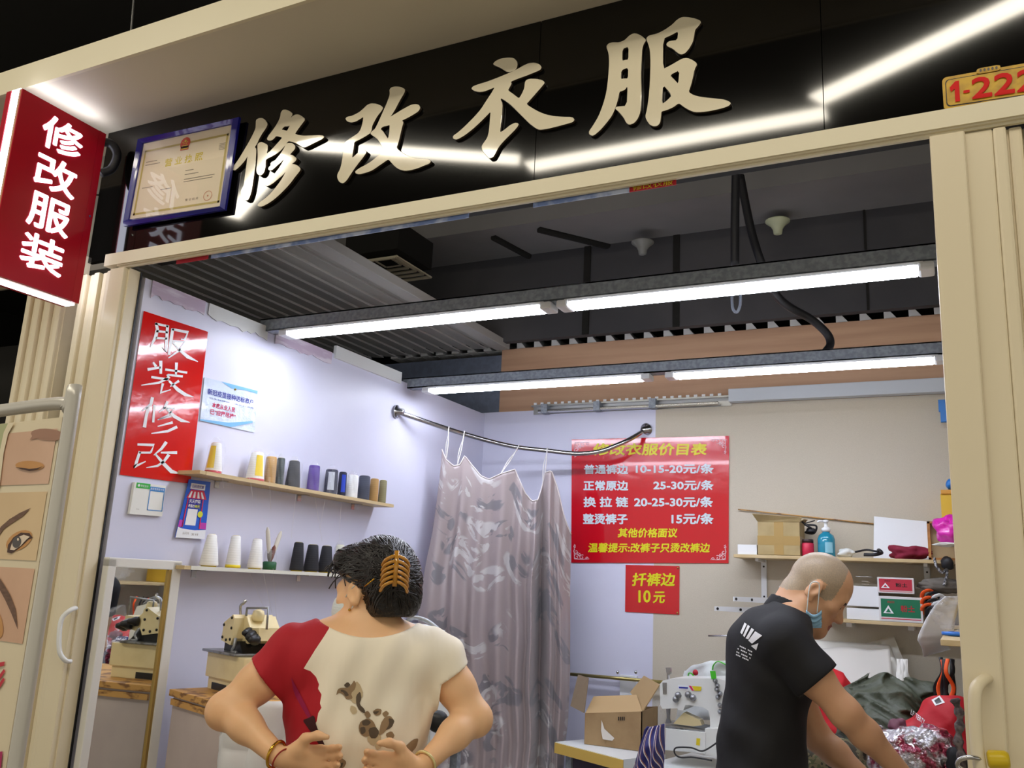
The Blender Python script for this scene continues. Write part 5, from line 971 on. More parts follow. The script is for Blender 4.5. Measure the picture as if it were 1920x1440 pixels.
# ================================================================== smooth body surfaces: blended round cones and ellipsoids, meshed once
class Body:
    def __init__(s): s.p = []
    def cone(s, a, b, ra, rb, k=.02, sub=False, tag=0):
        a, b = np.array(a, float), np.array(b, float); ba = b - a; L = max(ba @ ba, 1e-9)
        def f(P):
            t = np.clip(((P - a) @ ba) / L, 0, 1); return np.linalg.norm(P - a - t[:, None] * ba, axis=1) - (ra + (rb - ra) * t)
        s.p.append((f, k, sub, tag)); return s
    def chain(s, pts, rs, k=.02, tag=0):
        for i in range(len(pts) - 1): s.cone(pts[i], pts[i + 1], rs[i], rs[i + 1], k if i == 0 else max(k, .006), False, tag)
        return s
    def ell(s, c, r, R=None, k=.02, sub=False, tag=0):
        c, r = np.array(c, float), np.array(r, float); R_ = np.array(R, float) if R is not None else None
        def f(P):
            q = P - c
            if R_ is not None: q = q @ R_
            k0 = np.linalg.norm(q / r, axis=1); k1 = np.linalg.norm(q / (r * r), axis=1); return np.where(k1 > 1e-9, k0 * (k0 - 1) / np.maximum(k1, 1e-9), -r.min())
        s.p.append((f, k, sub, tag)); return s
    def ev(s, P, use=None):
        d = None
        for i, (f, k, sub, tg) in enumerate(s.p):
            if use is not None and not use[i]: continue
            e = f(P)
            if d is None: d = e if not sub else np.full(len(P), 9.0); continue
            if sub: e = -e; h = np.maximum(k - np.abs(d - e), 0) / k; d = np.maximum(d, e) + h * h * k * .25
            else: h = np.maximum(k - np.abs(d - e), 0) / k; d = np.minimum(d, e) - h * h * k * .25
        return d if d is not None else np.full(len(P), 9.0)
def mesh_sdf(body, lo, hi, h, post=None, B=14):
    """surface nets over the blocks near the surface"""
    lo, hi = np.array(lo, float), np.array(hi, float); nb = np.ceil((hi - lo) / (h * B)).astype(int); n = nb * B + 1
    G = np.full(n, 1.0, np.float32); diag = h * B * .5 * 1.7321; kmax = max(p[1] for p in body.p)
    idx = np.array(list(np.ndindex(*nb))); cen = lo + (idx + .5) * B * h
    dp = np.array([np.abs(p[0](cen)) if p[2] else p[0](cen) for p in body.p])
    cd = body.ev(cen)
    if post is not None: cd = post(cen, cd)
    o = np.stack(np.meshgrid(*[np.arange(B + 1)] * 3, indexing='ij'), -1).reshape(-1, 3)
    for i, b in enumerate(idx):
        sl = tuple(slice(b[a] * B, b[a] * B + B + 1) for a in range(3))
        if cd[i] > diag * 1.5 + .06: continue
        if cd[i] < -diag * 1.5 - .06: G[sl] = np.minimum(G[sl], -1); continue
        use = dp[:, i] < max(np.min(dp[:, i]), 0) + 2 * diag + kmax + .02
        P = lo + (b * B + o) * h; d = body.ev(P, use)
        if post is not None: d = post(P, d)
        G[sl] = d.reshape(B + 1, B + 1, B + 1)
    S = G < 0; c8 = [S[i:S.shape[0] - 1 + i, j:S.shape[1] - 1 + j, k:S.shape[2] - 1 + k] for i in (0, 1) for j in (0, 1) for k in (0, 1)]
    cnt = sum(c.astype(np.int8) for c in c8); act = (cnt > 0) & (cnt < 8); A = np.argwhere(act); vid = np.full(act.shape, -1, np.int32); vid[act] = np.arange(len(A))
    V = np.zeros((len(A), 3)); W_ = np.zeros(len(A))
    cor = [(i, j, k) for i in (0, 1) for j in (0, 1) for k in (0, 1)]
    g = {c: G[A[:, 0] + c[0], A[:, 1] + c[1], A[:, 2] + c[2]].astype(float) for c in cor}
    for c in cor:
        for ax in range(3):
            if c[ax]: continue
            e = list(c); e[ax] = 1; e = tuple(e); m = (g[c] < 0) != (g[e] < 0); t = np.where(m, g[c] / np.where(m, g[c] - g[e], 1), 0)
            for a in range(3): V[:, a] += np.where(m, c[a] + (t if a == ax else 0), 0)
            W_ += m
    V = (V / W_[:, None] + A) * h + lo; F = []
    for ax in range(3):
        u, v = (ax + 1) % 3, (ax + 2) % 3; s0 = [slice(None)] * 3; s1 = [slice(None)] * 3; s0[ax] = slice(0, -1); s1[ax] = slice(1, None)
        df = S[tuple(s0)] != S[tuple(s1)]; E = np.argwhere(df); ok = (E[:, u] > 0) & (E[:, v] > 0) & (E[:, u] < S.shape[u] - 1) & (E[:, v] < S.shape[v] - 1); E = E[ok]
        q = []
        for du, dv in ((-1, -1), (0, -1), (0, 0), (-1, 0)): I = E.copy(); I[:, u] += du; I[:, v] += dv; q.append(vid[I[:, 0], I[:, 1], I[:, 2]])
        q = np.stack(q, 1); fl = S[E[:, 0], E[:, 1], E[:, 2]]; q[~fl] = q[~fl][:, ::-1]; F.append(q)
    F = np.concatenate(F); F = F[(F >= 0).all(1)]; return V, F
def sdf_obj(name, parent, V, F, mats, mfn=None, smooth_it=2):
    """V in the thing's own space"""
    me = bpy.data.meshes.new(name); me.from_pydata(V.tolist(), [], F.tolist())
    for m in mats: me.materials.append(m)
    if mfn is not None: me.polygons.foreach_set('material_index', mfn(V[F].mean(1)).astype(np.int32))
    me.polygons.foreach_set('use_smooth', [True] * len(F)); me.update(); o = bpy.data.objects.new(name, me); COL.objects.link(o)
    if smooth_it:
        bm = bmesh.new(); bm.from_mesh(me)
        for _ in range(smooth_it): bmesh.ops.smooth_vert(bm, verts=bm.verts, factor=.5, use_axis_x=True, use_axis_y=True, use_axis_z=True)
        bm.to_mesh(me); bm.free()
    if parent is not None: o.parent = parent; WM[o.name] = WM[parent.name]
    return o
def basis(f, up=(0, 0, 1)):
    f = np.array(f, float); f /= np.linalg.norm(f); r = np.cross(f, up); r /= np.linalg.norm(r); u = np.cross(r, f); return np.stack([r, f, u], 1)     # columns right, forward, up
def head_shape(b, c, R, s=1.0, ear=True, k=.02, fwd=0):
    c = np.array(c, float); T = lambda x, y, z: c + R @ (np.array((x, y, z)) * s)
    b.ell(T(0, -.012 + fwd * 1.25, .035), np.array((.077, .098, .092)) * s, R, .02).ell(T(0, .032, -.04), np.array((.060, .066, .078)) * s, R, .03)
    for q in (-1, 1): b.cone(T(q * .05, -.005, -.06), T(q * .012, .070, -.098), .024 * s, .022 * s, .025).ell(T(q * .043, .062, -.022), np.array((.024, .022, .020)) * s, R, .02)
    b.cone(T(-.038, .078, .012), T(.038, .078, .012), .017 * s, .017 * s, .02).ell(T(0, .074, -.1), np.array((.024, .022, .02)) * s, R, .02)
    b.cone(T(0, .090, .004), T(0, .112, -.036), .008 * s, .0135 * s, .012)
    for q in (-1, 1): b.ell(T(q * .013, .1, -.04), np.array((.009, .012, .008)) * s, R, .008)
    b.ell(T(0, .093, -.066), np.array((.024, .011, .006)) * s, R, .006).ell(T(0, .091, -.0775), np.array((.021, .011, .0065)) * s, R, .005)
    for q in (-1, 1): b.ell(T(q * .031, .1, -.006), np.array((.017, .016, .011)) * s, R, .012, True).ell(T(q * .031, .0805, -.006), np.array((.0125, .0125, .0115)) * s, R, .003)
    if ear:
        for q in (-1, 1):
            a = .35; Re = R @ np.array([[1, 0, 0], [0, math.cos(a), math.sin(a)], [0, -math.sin(a), math.cos(a)]]) @ np.array([[math.cos(q * .35), math.sin(q * .35), 0], [-math.sin(q * .35), math.cos(q * .35), 0], [0, 0, 1]])
            b.ell(T(q * .080, -.014, -.008), np.array((.010, .020, .033)) * s, Re, .008).ell(T(q * .088, -.011, -.004), np.array((.007, .011, .020)) * s, Re, .006, True).ell(T(q * .08, -.006, -.038), np.array((.006, .008, .009)) * s, Re, .006).ell(T(q * .083, .004, -.012), np.array((.005, .005, .008)) * s, Re, .004)
    return T
def hand_shape(b, wrist, fwd, palm, thumb, s=1.0, curl=(.7, .8, .5), spread=.09, tcurl=.5):
    """palm, four fingers of different lengths and a thumb leaving the side of the palm. fwd = wrist to knuckles, palm = palm normal, thumb = side of the thumb"""
    f, p_, t = [np.array(v, float) / np.linalg.norm(v) for v in (fwd, palm, thumb)]; w0 = np.array(wrist, float)
    K = lambda a, c, d: w0 + (f * a + t * c + p_ * d) * s
    for c0, c1, r in ((.026, .028, .0125), (.010, .010, .0130), (-.006, -.009, .0125), (-.018, -.027, .0115)): b.cone(K(.012, c0 * .55, 0), K(.088, c1, 0), .014 * s, r * s, .016)
    b.ell(K(.035, .024, .010), (.016 * s, .016 * s, .016 * s), None, .02)
    for i, (c0, L) in enumerate(((.028, .070), (.0095, .078), (-.0095, .073), (-.028, .057))):
        a = K(.09, c0, 0); ang = 0; side = (1.5 - i) * spread; pts = [a]; rs = [.0098 - .0006 * i]
        for j, (q, fr_) in enumerate(zip(curl, (.45, .30, .25))):
            ang += q * (1 + .08 * i); d = f * math.cos(ang) + p_ * math.sin(ang) + t * side * math.cos(ang); pts.append(pts[-1] + d / np.linalg.norm(d) * L * fr_ * s); rs.append(rs[0] * (.94, .86, .74)[j])
        b.chain(pts, [r * s for r in rs], .005)
    d1 = f * .62 + t * .7 + p_ * .3; d2 = f * (.9) + t * .25 + p_ * (.25 + tcurl * .4); d3 = f * .95 - t * .1 + p_ * (.1 + tcurl * .5)
    a = K(.022, .022, .004); pts = [a]
    for d, L in ((d1, .042), (d2, .034), (d3, .027)): pts.append(pts[-1] + d / np.linalg.norm(d) * L * s)
    b.chain(pts, [.0145 * s, .012 * s, .0105 * s, .008 * s], .012)
from mathutils.bvhtree import BVHTree
def bvh_of(o):
    M = WM[o.name]; me = o.data; return BVHTree.FromPolygons([M @ v.co for v in me.vertices], [tuple(p.vertices) for p in me.polygons])
def cast(bv, x, y, off=.0015):
    d = Vector(ray(x, y)).normalized(); h = bv.ray_cast(Vector(CAM), d)
    if h[0] is None: return None
    n = h[1] if h[1].dot(d) < 0 else -h[1]; return h[0] + n * off
def inside(pt, pl):
    x, y = pt; c = False
    for (x0, y0), (x1, y1) in zip(pl, pl[1:] + pl[:1]):
        if (y0 > y) != (y1 > y) and x < (x1 - x0) * (y - y0) / (y1 - y0) + x0: c = not c
    return c
def printed(mb, bv, pl, step=4.0, off=.0015):
    """a printed shape lying on the cloth: the outline is cut into small triangles and laid on the surface"""
    bm = bmesh.new(); bm.faces.new([bm.verts.new((x, y, 0)) for x, y in pl]); bmesh.ops.triangulate(bm, faces=bm.faces)
    for _ in range(3):
        e = [q for q in bm.edges if q.calc_length() > step]
        if not e: break
        bmesh.ops.subdivide_edges(bm, edges=e, cuts=1); bmesh.ops.triangulate(bm, faces=bm.faces)
    P = [cast(bv, v.co.x, v.co.y, off) for v in bm.verts]; bm.verts.index_update()
    for f in bm.faces:
        q = [P[v.index] for v in f.verts]
        if all(p_ is not None for p_ in q) and max((q[0] - q[1]).length, (q[1] - q[2]).length) < .04: mb.add(q, [(0, 1, 2)])
    bm.free(); return mb
# ================================================================== the woman at the threshold
def skin(name, c, c2): 
    m = mat(name, c, .45, vary=(7, c2, .35, .7), bump=(300, .04), bdist=.002); b = m.node_tree.nodes['Principled BSDF']; b.inputs['Subsurface Weight'].default_value = .12; b.inputs['Subsurface Radius'].default_value = (.012, .005, .003); return m
m_skin = skin('skin_light', (236, 190, 146), (226, 176, 132)); m_skin2 = skin('skin_tan', (206, 160, 124), (194, 146, 112))
WO = Vector((-1.345, 1.885, 0)); WR = math.radians(36)
wm = thing('person', 'person with pinned black hair and red and cream floral top, hands on back', 'person', WO, WR)
WMi = WM[wm.name].inverted()
def WL(x, y, yl):                                        # sight line onto the body plane local y = yl
    o = WMi @ Vector(CAM); d = (WMi.to_3x3() @ Vector(ray(x, y))); t = (yl - o.y) / d.y; q = o + d * t; return np.array(q)
SHL, SHR = WL(538, 1232, .0), WL(826, 1238, .0); ELL, ELR = WL(424, 1332, -.03), WL(888, 1346, -.03); WRL, WRR = WL(524, 1420, -.155), WL(790, 1438, -.155)
nk = WL(688, 1190, .0); hd = WL(699, 1110, .012)
def woman_arms(b, fat=0):
    for S_, E_, W_, sx in ((SHL, ELL, WRL, -1), (SHR, ELR, WRR, 1)):
        m1 = S_ * .5 + E_ * .5; b.chain([S_, m1, E_], [.053 + fat, .043 + fat, .037 + fat], .03)
        if not fat: m2 = E_ * .62 + W_ * .38 + np.array((0, .0, .004)); b.chain([E_, m2, W_], [.038, .033, .022], .03); b.ell(E_ + np.array((sx * .012, -.004, -.004)), (.030, .034, .034), None, .02)
def woman_torso(b, f=0):
    ch = WL(674, 1300, .0); wa = WL(672, 1395, .0)
    b.ell(ch + np.array((0, .005, .0)), (.168 + f, .118 + f, .175 + f), None, .05).ell(ch + np.array((0, .0, .09)), (.160 + f, .098 + f, .09 + f), None, .05)
    b.cone(SHL + np.array((.03, 0, 0)), SHR - np.array((.03, 0, 0)), .056 + f, .056 + f, .05)
    for S_ in (SHL, SHR): b.cone(nk + np.array((0, .0, .004)), S_ * .72 + nk * .28 + np.array((0, 0, -.008)), .054 + f * .5, .052 + f, .04)
    b.ell(wa, (.152 + f, .112 + f, .14 + f), None, .06).ell((wa[0], .0, .90), (.170 + f, .130 + f, .13 + f), None, .06)
    for q in (-1, 1): b.ell((ch[0] + q * .07, .10, ch[2] + .01), (.075 + f, .06 + f, .07 + f), None, .04)
    return ch, wa
b = Body(); ch, wa = woman_torso(b); woman_arms(b)
b.cone(nk + np.array((0, .0, -.03)), hd + np.array((0, .0, -.04)), .056, .052, .035)
HR = basis((-math.sin(math.radians(42)), math.cos(math.radians(42)), -.06)); TH = head_shape(b, hd, HR, .93)
for q in (-1, 1): b.chain([(wa[0] + q * .085, 0, .84), (wa[0] + q * .08, .01, .46), (wa[0] + q * .08, -.01, .09)], [.098, .062, .04], .05).cone((wa[0] + q * .08, -.02, .045), (wa[0] + q * .085, .13, .03), .042, .03, .02)
hand_shape(b, WRL + np.array((.014, -.002, 0)), (.97, .04, -.06), (.08, -1, .25), (-.05, -.15, 1), .86, (.35, .55, .45)); hand_shape(b, WRR + np.array((-.014, -.002, 0)), (-.98, .04, .0), (-.08, -1, .25), (.05, -.15, 1), .86, (.4, .6, .5))
V, F = mesh_sdf(b, (-.42, -.30, 0), (.42, .26, 1.66), .0042)
sdf_obj('body', wm, V, F, [m_skin], None, 2)
# top: close to the body, short sleeves, wide neckline
g = Body(); woman_torso(g, .011); woman_arms(g, .009)
hemL = (WL(482, 1252, -.03), WL(530, 1322, -.04)); hemR = (WL(862, 1256, -.03), WL(807, 1296, -.05))
def cutplane(S_, hem):
    c = (hem[0] + hem[1]) / 2; v = hem[1] - hem[0]; ax = np.cross(v, (0, 1, 0)); ax /= np.linalg.norm(ax)
    if ax @ (c - S_) < 0: ax = -ax
    return c, ax
CL, CR = cutplane(SHL, hemL), cutplane(SHR, hemR); nz = WL(688, 1203, -.08)[2]; nx0 = nk[0]
def top_post(P, d):
    x, y, z = P[:, 0], P[:, 1], P[:, 2]
    wr = .004 * np.sin(x * 46 + z * 14) * np.sin(z * 9 + 1.0) + .0035 * np.sin(x * 70 - z * 30 + 2) + .005 * np.sin((x - ch[0]) * 30 + 1.2) * np.clip((ch[2] - z) * 5, 0, 1)
    d = d + np.minimum(wr, .003)
    d = np.where(P[:, 0] < SHL[0] - .0, np.maximum(d, (P - CL[0]) @ CL[1]), d); d = np.where(P[:, 0] > SHR[0] + .0, np.maximum(d, (P - CR[0]) @ CR[1]), d)
    neck = z - (nz + .010 + 2.2 * (x - nx0) ** 2); neck = np.where(np.abs(x - nx0) < .125, neck, -1); d = np.maximum(d, neck)
    return np.maximum(d, .84 - z)
V, F = mesh_sdf(g, (-.36, -.22, .80), (.36, .24, 1.46), .0042, top_post)
bp = [WL(x, y, -.11) for x, y in ((616, 1180), (606, 1196), (590, 1220), (574, 1246), (568, 1256), (580, 1258), (592, 1270), (598, 1284), (596, 1292), (603, 1302), (600, 1318), (603, 1326), (597, 1336), (594, 1352), (586, 1366), (592, 1380), (604, 1396), (612, 1410), (600, 1600))]
bz = np.array([q[2] for q in bp])[::-1]; bx_ = np.array([q[0] for q in bp])[::-1]
def blouse_fn(nt, N, b, tc):
    b.inputs['Roughness'].default_value = .75; sx = N.new('ShaderNodeSeparateXYZ'); nt.links.new(tc.outputs['Object'], sx.inputs[0])
    mr_ = N.new('ShaderNodeMapRange'); mr_.inputs[1].default_value = .8; mr_.inputs[2].default_value = 1.46; nt.links.new(sx.outputs['Z'], mr_.inputs[0])
    fc = N.new('ShaderNodeFloatCurve'); cv = fc.mapping.curves[0]; o = np.argsort(bz); pts = [((bz[k] - .8) / .66, (bx_[k] + .36) / .72) for k in o if 0 < (bz[k] - .8) / .66 < 1]
    cv.points[0].location = (0, pts[0][1]); cv.points[1].location = (1, pts[-1][1])
    for p_ in pts: cv.points.new(*p_)
    for p_ in cv.points: p_.handle_type = 'VECTOR'
    fc.mapping.update(); nt.links.new(mr_.outputs[0], fc.inputs['Value'])
    mx = N.new('ShaderNodeMapRange'); mx.inputs[1].default_value = -.36; mx.inputs[2].default_value = .36; nt.links.new(sx.outputs['X'], mx.inputs[0])
    lt = N.new('ShaderNodeMath'); lt.operation = 'LESS_THAN'; nt.links.new(mx.outputs[0], lt.inputs[0]); nt.links.new(fc.outputs[0], lt.inputs[1])
    c = N.new('ShaderNodeMix'); c.data_type = 'RGBA'; c.inputs[6].default_value = rgb((246, 236, 216)); c.inputs[7].default_value = rgb((176, 14, 34)); nt.links.new(lt.outputs[0], c.inputs[0]); nt.links.new(c.outputs[2], b.inputs['Base Color'])
    n = N.new('ShaderNodeTexNoise'); n.inputs['Scale'].default_value = 9; mp = N.new('ShaderNodeMapping'); mp.inputs['Scale'].default_value = (2.5, 1, .5); nt.links.new(tc.outputs['Object'], mp.inputs[0]); nt.links.new(mp.outputs[0], n.inputs[0]); bp = N.new('ShaderNodeBump'); bp.inputs['Strength'].default_value = .25; bp.inputs['Distance'].default_value = .02
    nt.links.new(n.outputs[0], bp.inputs['Height']); nt.links.new(bp.outputs[0], b.inputs['Normal'])
m_top1 = node_mat('cream_and_crimson_jersey', blouse_fn)
tp = sdf_obj('blouse', wm, V, F, [m_top1], None, 2)
# printed flowers
bv = bvh_of(tp)
m_f1 = mat('taupe_print', (150, 124, 94), .75); m_f2 = mat('grey_brown_print', (92, 78, 64), .75); m_f3 = mat('pale_taupe_print', (198, 178, 144), .75); m_f4 = mat('magenta_print', (150, 14, 72), .7); m_f5 = mat('dark_wine_print', (60, 20, 28), .7)
FL = [(m_f3, [(690, 1376), (704, 1372), (716, 1380), (712, 1394), (698, 1398), (688, 1388)], .0014), (m_f1, [(716, 1338), (724, 1332), (730, 1338), (722, 1346)], .0018), (m_f2, [(644, 1284), (652, 1278), (658, 1284), (650, 1290)], .0021), (m_f1, [(682, 1336), (690, 1332), (696, 1342), (688, 1348)], .0017), (m_f1, [(722, 1376), (734, 1370), (740, 1380), (730, 1390)], .0017), (m_f3, [(664, 1290), (668, 1276), (676, 1284), (682, 1302), (674, 1316), (664, 1320), (656, 1310), (652, 1296)], .0016), (m_f1, [(633, 1292), (640, 1289), (652, 1290), (660, 1282), (664, 1275), (668, 1282), (666, 1292), (658, 1300), (662, 1310), (650, 1312), (645, 1303), (636, 1298), (630, 1304)], .0018), (m_f2, [(640, 1292), (650, 1296), (655, 1304), (648, 1306), (644, 1298), (638, 1296)], .0022), (m_f2, [(668, 1304), (676, 1296), (678, 1310), (674, 1320), (684, 1330), (684, 1338), (674, 1332), (668, 1320)], .0022),
      (m_f3, [(658, 1322), (668, 1326), (670, 1336), (662, 1340), (656, 1332)], .0016), (m_f1, [(676, 1352), (690, 1346), (700, 1352), (706, 1366), (698, 1378), (684, 1382), (674, 1374), (672, 1362)], .0016), (m_f2, [(678, 1352), (688, 1348), (696, 1354), (690, 1360), (680, 1360)], .0022), (m_f2, [(674, 1364), (684, 1362), (686, 1372), (678, 1378)], .0024), (m_f1, [(698, 1334), (706, 1328), (716, 1330), (714, 1340), (704, 1342)], .0018), (m_f2, [(698, 1334), (712, 1333), (704, 1340)], .0022),
      (m_f1, [(714, 1356), (722, 1344), (732, 1342), (738, 1350), (730, 1362), (720, 1374), (710, 1380)], .0018), (m_f2, [(728, 1346), (740, 1350), (734, 1364), (722, 1370), (730, 1358)], .0022), (m_f2, [(690, 1366), (704, 1362), (712, 1372), (706, 1384), (694, 1384)], .0020), (m_f3, [(702, 1396), (712, 1386), (722, 1388), (716, 1400), (706, 1406)], .0016), (m_f1, [(756, 1402), (774, 1386), (784, 1384), (780, 1400), (770, 1412), (754, 1416)], .0018), (m_f2, [(752, 1408), (766, 1406), (760, 1420), (750, 1420)], .0022), (m_f1, [(630, 1428), (640, 1420), (650, 1428), (644, 1440), (632, 1440)], .0018), (m_f2, [(634, 1432), (644, 1428), (640, 1440)], .0022),
      (m_f4, [(546, 1268), (552, 1280), (566, 1306), (578, 1330), (586, 1348), (578, 1346), (564, 1322), (552, 1300)], .0016), (m_f5, [(568, 1350), (580, 1346), (590, 1340), (594, 1362), (606, 1388), (612, 1402), (600, 1398), (588, 1378), (578, 1364)], .0018), (m_f2, [(612, 1396), (622, 1400), (616, 1404)], .0018)]
for m, pl, off in FL: printed(MB().use(m), bv, [tuple(q)[:2] for q in smooth_closed([(x, y, 0) for x, y in pl])], 5, off).build('printed_flower', wm)
# neck seam, trousers, shoes
m_trs = mat('dark_trousers', (40, 38, 44), .8)
t_ = Body()
for q in (-1, 1): t_.chain([(wa[0] + q * .085, 0, .86), (wa[0] + q * .082, .01, .46), (wa[0] + q * .082, -.005, .10)], [.112, .078, .062], .04)
t_.ell((wa[0], .0, .90), (.176, .136, .10), None, .05)
V, F = mesh_sdf(t_, (-.3, -.2, .06), (.3, .24, 1.02), .008, lambda P, d: np.maximum(np.maximum(d, P[:, 2] - .95), .09 - P[:, 2])); sdf_obj('trousers', wm, V, F, [m_trs], None, 1)
for q in (-1, 1):
    s_ = Body().cone((wa[0] + q * .08, -.025, .05), (wa[0] + q * .086, .14, .035), .05, .038, .02); V, F = mesh_sdf(s_, (-.3, -.15, 0), (.3, .25, .14), .008, lambda P, d: np.maximum(np.maximum(d, .004 - P[:, 2]), P[:, 2] - .075)); sdf_obj('shoe', wm, V, F, [m_blk], None, 1)
# hair: swept up and pinned, fringe at the temple
m_hair = mat('black_hair', (22, 19, 20), .38, bump=(90, .8, (1, .2, 1)), spec=.5)
h_ = Body()
h_.ell(TH(.0, -.03, .058), (.083, .100, .086), HR, .03).ell(TH(.02, -.085, .0), (.060, .048, .080), HR, .03).ell(WL(724, 1096, -.065), (.036, .034, .070), None, .03).ell(WL(726, 1064, -.08), (.034, .030, .042), None, .025).ell(WL(720, 1140, -.03), (.043, .045, .045), None, .03)
h_.ell(TH(-.045, .055, .085), (.035, .04, .035), HR, .03).ell(TH(.05, .05, .08), (.035, .04, .04), HR, .03)
def hair_post(P, d):
    q = (P - hd) @ HR; d = d + .0012 * np.sin(160 * (q[:, 0] + .5 * q[:, 2]) + 3 * np.sin(q[:, 1] * 30))
    lowcut = np.where(q[:, 1] > -.035, -(q[:, 2] - (.022 + (q[:, 1] + .035) * .35)), -(q[:, 2] + .062)); return np.maximum(d, lowcut * .8)
V, F = mesh_sdf(h_, hd - .2, hd + .22, .004, hair_post); sdf_obj('hair', wm, V, F, [m_hair], None, 1)
Wm = WM[wm.name]; TW = lambda a: Wm @ Vector(a)
rg = np.random.default_rng(5); ctip = WL(738, 1068, -.10); st = V[rg.integers(0, len(V), 420)]
st = st[((st - hd) @ HR)[:, 2] > -.055]; T_ = np.linspace(0, .8, 9); PP = st[:, None, :] * (1 - T_[None, :, None]) + (ctip + rg.normal(0, .02, (len(st), 1, 3))) * T_[None, :, None]; Q = PP.reshape(-1, 3)
for _ in range(5):
    d0 = h_.ev(Q); gr_ = np.stack([(h_.ev(Q + np.eye(3)[a] * .002) - d0) / .002 for a in range(3)], 1); Q = Q - gr_ * np.clip(d0 - .0012, -.02, .02)[:, None] / np.maximum((gr_ ** 2).sum(1), .3)[:, None]
PP = Q.reshape(PP.shape); mb = MB().use(mat('hair_strand', (26, 22, 24), .28, spec=.7), True)
for k in range(len(PP)): r0 = .0016 + .0012 * rg.random(); mb.tube([TW(p_) for p_ in PP[k]], [r0 * f_ for f_ in (.5, .9, 1, 1, 1, 1, .9, .7, .4)], 5, flat=.6)
for k in range(40):
    a = rg.uniform(0, 2 * PI); p0 = TH(-.035 + .02 * math.cos(a), .06 + .03 * math.sin(a), .075 + rg.normal(0, .016)); dd = HR @ np.array((-.5 + rg.normal(0, .3), .4 + rg.normal(0, .3), -.7 + rg.normal(0, .3))) * rg.uniform(.022, .045)
    mb.tube(spl([TW(p0), TW(p0 + dd * .5 + HR @ np.array((-.008, .006, .004))), TW(p0 + dd)], 3), .0016, 4)
mb.build('hair_strands', wm)
m_clip = mat('amber_clip', (206, 146, 52), .12, coat=.6, trans=.2)
mb = MB().use(m_clip, True); c_ = WL(742, 1066, -.135)
for sx in (-1, 1):
    for k in range(6):
        z = .030 - k * .012; mb.tube(spl([TW(c_ + np.array((.002 * sx, -.004, z))), TW(c_ + np.array((sx * .014, -.012, z - .004))), TW(c_ + np.array((sx * .026, -.004, z - .012))), TW(c_ + np.array((sx * .032, .014, z - .024)))], 4), .0042, 7)
mb.tube([TW(c_ + np.array((0, -.006, .042))), TW(c_ + np.array((.0, -.008, -.042)))], .006, 8).build('claw_clip', wm)
MB().use(mat('gold_metal', (206, 160, 60), .2, metal=1), True).tube([TW(WL(683, 1100, -.105)), TW(WL(702, 1085, -.122))], .0018, 6).build('hair_pin', wm)
def ring(p, ax, R_, r_, m, nm):
    ax = Vector(ax).normalized(); u_ = ax.orthogonal().normalized(); v_ = ax.cross(u_); pts = [TW(Vector(p) + u_ * R_ * math.cos(2 * PI * k / 28) + v_ * R_ * math.sin(2 * PI * k / 28)) for k in range(29)]; MB().use(m, True).tube(pts, r_, 8, cap=False).build(nm, wm)
aL = (WRL - ELL); aR = (WRR - ELR); bl = WRL - aL / np.linalg.norm(aL) * .012; br = WRR - aR / np.linalg.norm(aR) * .012
ring(bl, aL + np.array((.05, 0, .03)), .0285, .0036, MATS['gold_metal'], 'bracelet'); ring(bl - aL / np.linalg.norm(aL) * -.022, aL, .026, .0018, mat('red_cord', (150, 40, 30), .6), 'bracelet_cord'); ring(br, aR + np.array((.03, 0, .04)), .0285, .0034, mat('pale_gold_bangle', (222, 206, 150), .25, metal=.6), 'bracelet')
# face mask
k_ = Body().ell(TH(0, .048, -.052), (.067, .072, .066), HR, .02).ell(TH(0, .1, -.045), (.024, .026, .034), HR, .04)
def mask_post(P, d):
    q = (P - hd) @ HR; return np.maximum(np.maximum(d, .030 - q[:, 1] - .1 * np.abs(q[:, 0])), np.maximum(q[:, 2] + .012, -.115 - q[:, 2]))
V, F = mesh_sdf(k_, hd - .16, hd + .16, .004, mask_post); sdf_obj('face_mask', wm, V, F, [mat('mask_white', (214, 226, 232), .8, bump=(40, .2, (1, 1, 5)))], None, 2)
for z0, z1 in ((-.02, .012), (-.088, -.038)): MB().use(MATS['mask_white'], True).tube(spl([TW(TH(-.058, .045, z0)), TW(TH(-.078, .012, (z0 + z1) / 2)), TW(TH(-.083, -.018, z1 + .002))], 4), .0013, 6).build('mask_strap', wm)
MB().use(MATS['gold_metal'], True).blob(TW(TH(-.086, -.006, -.048)), .0035, 8, 6).build('earring', wm)

# ================================================================== the man at the work table
MO = Vector((-.56, 3.02, 0)); MRZ = math.radians(20 - 90)
mn = thing('person', 'person with shaved head in black polo shirt bending over the clothes pile', 'person', MO, MRZ)
MNi = WM[mn.name].inverted(); MNM = WM[mn.name]
def ML(x, y, xl):
    o = MNi @ Vector(CAM); d = MNi.to_3x3() @ Vector(ray(x, y)); t = (xl - o.x) / d.x; return np.array(o + d * t)
TM = lambda a: MNM @ Vector(a)
msR = ML(1470, 1205, .175); meR = ML(1586, 1338, .22); mwR = ML(1690, 1448, .16); msL = msR * np.array((-1, 1, 1)) + np.array((0, .02, 0)); meL = ML(1535, 1385, -.20); mwL = ML(1625, 1462, -.10)
mnk = ML(1492, 1150, 0); mear = ML(1526, 1107, .08)
fw = np.array((.0, math.cos(math.radians(32)), -math.sin(math.radians(32)))); MR_ = basis(fw); MS = 1.02
mhd = mear - MR_ @ (np.array((.08, -.012, -.01)) * MS)
hipz = .90; hp = np.array((0, ML(1425, 1500, 0)[1], hipz))
sp1 = ML(1440, 1260, 0); sp2 = ML(1428, 1380, 0)
print('man', msR, meR, mwR, mnk, mhd, hp, sp1, sp2)
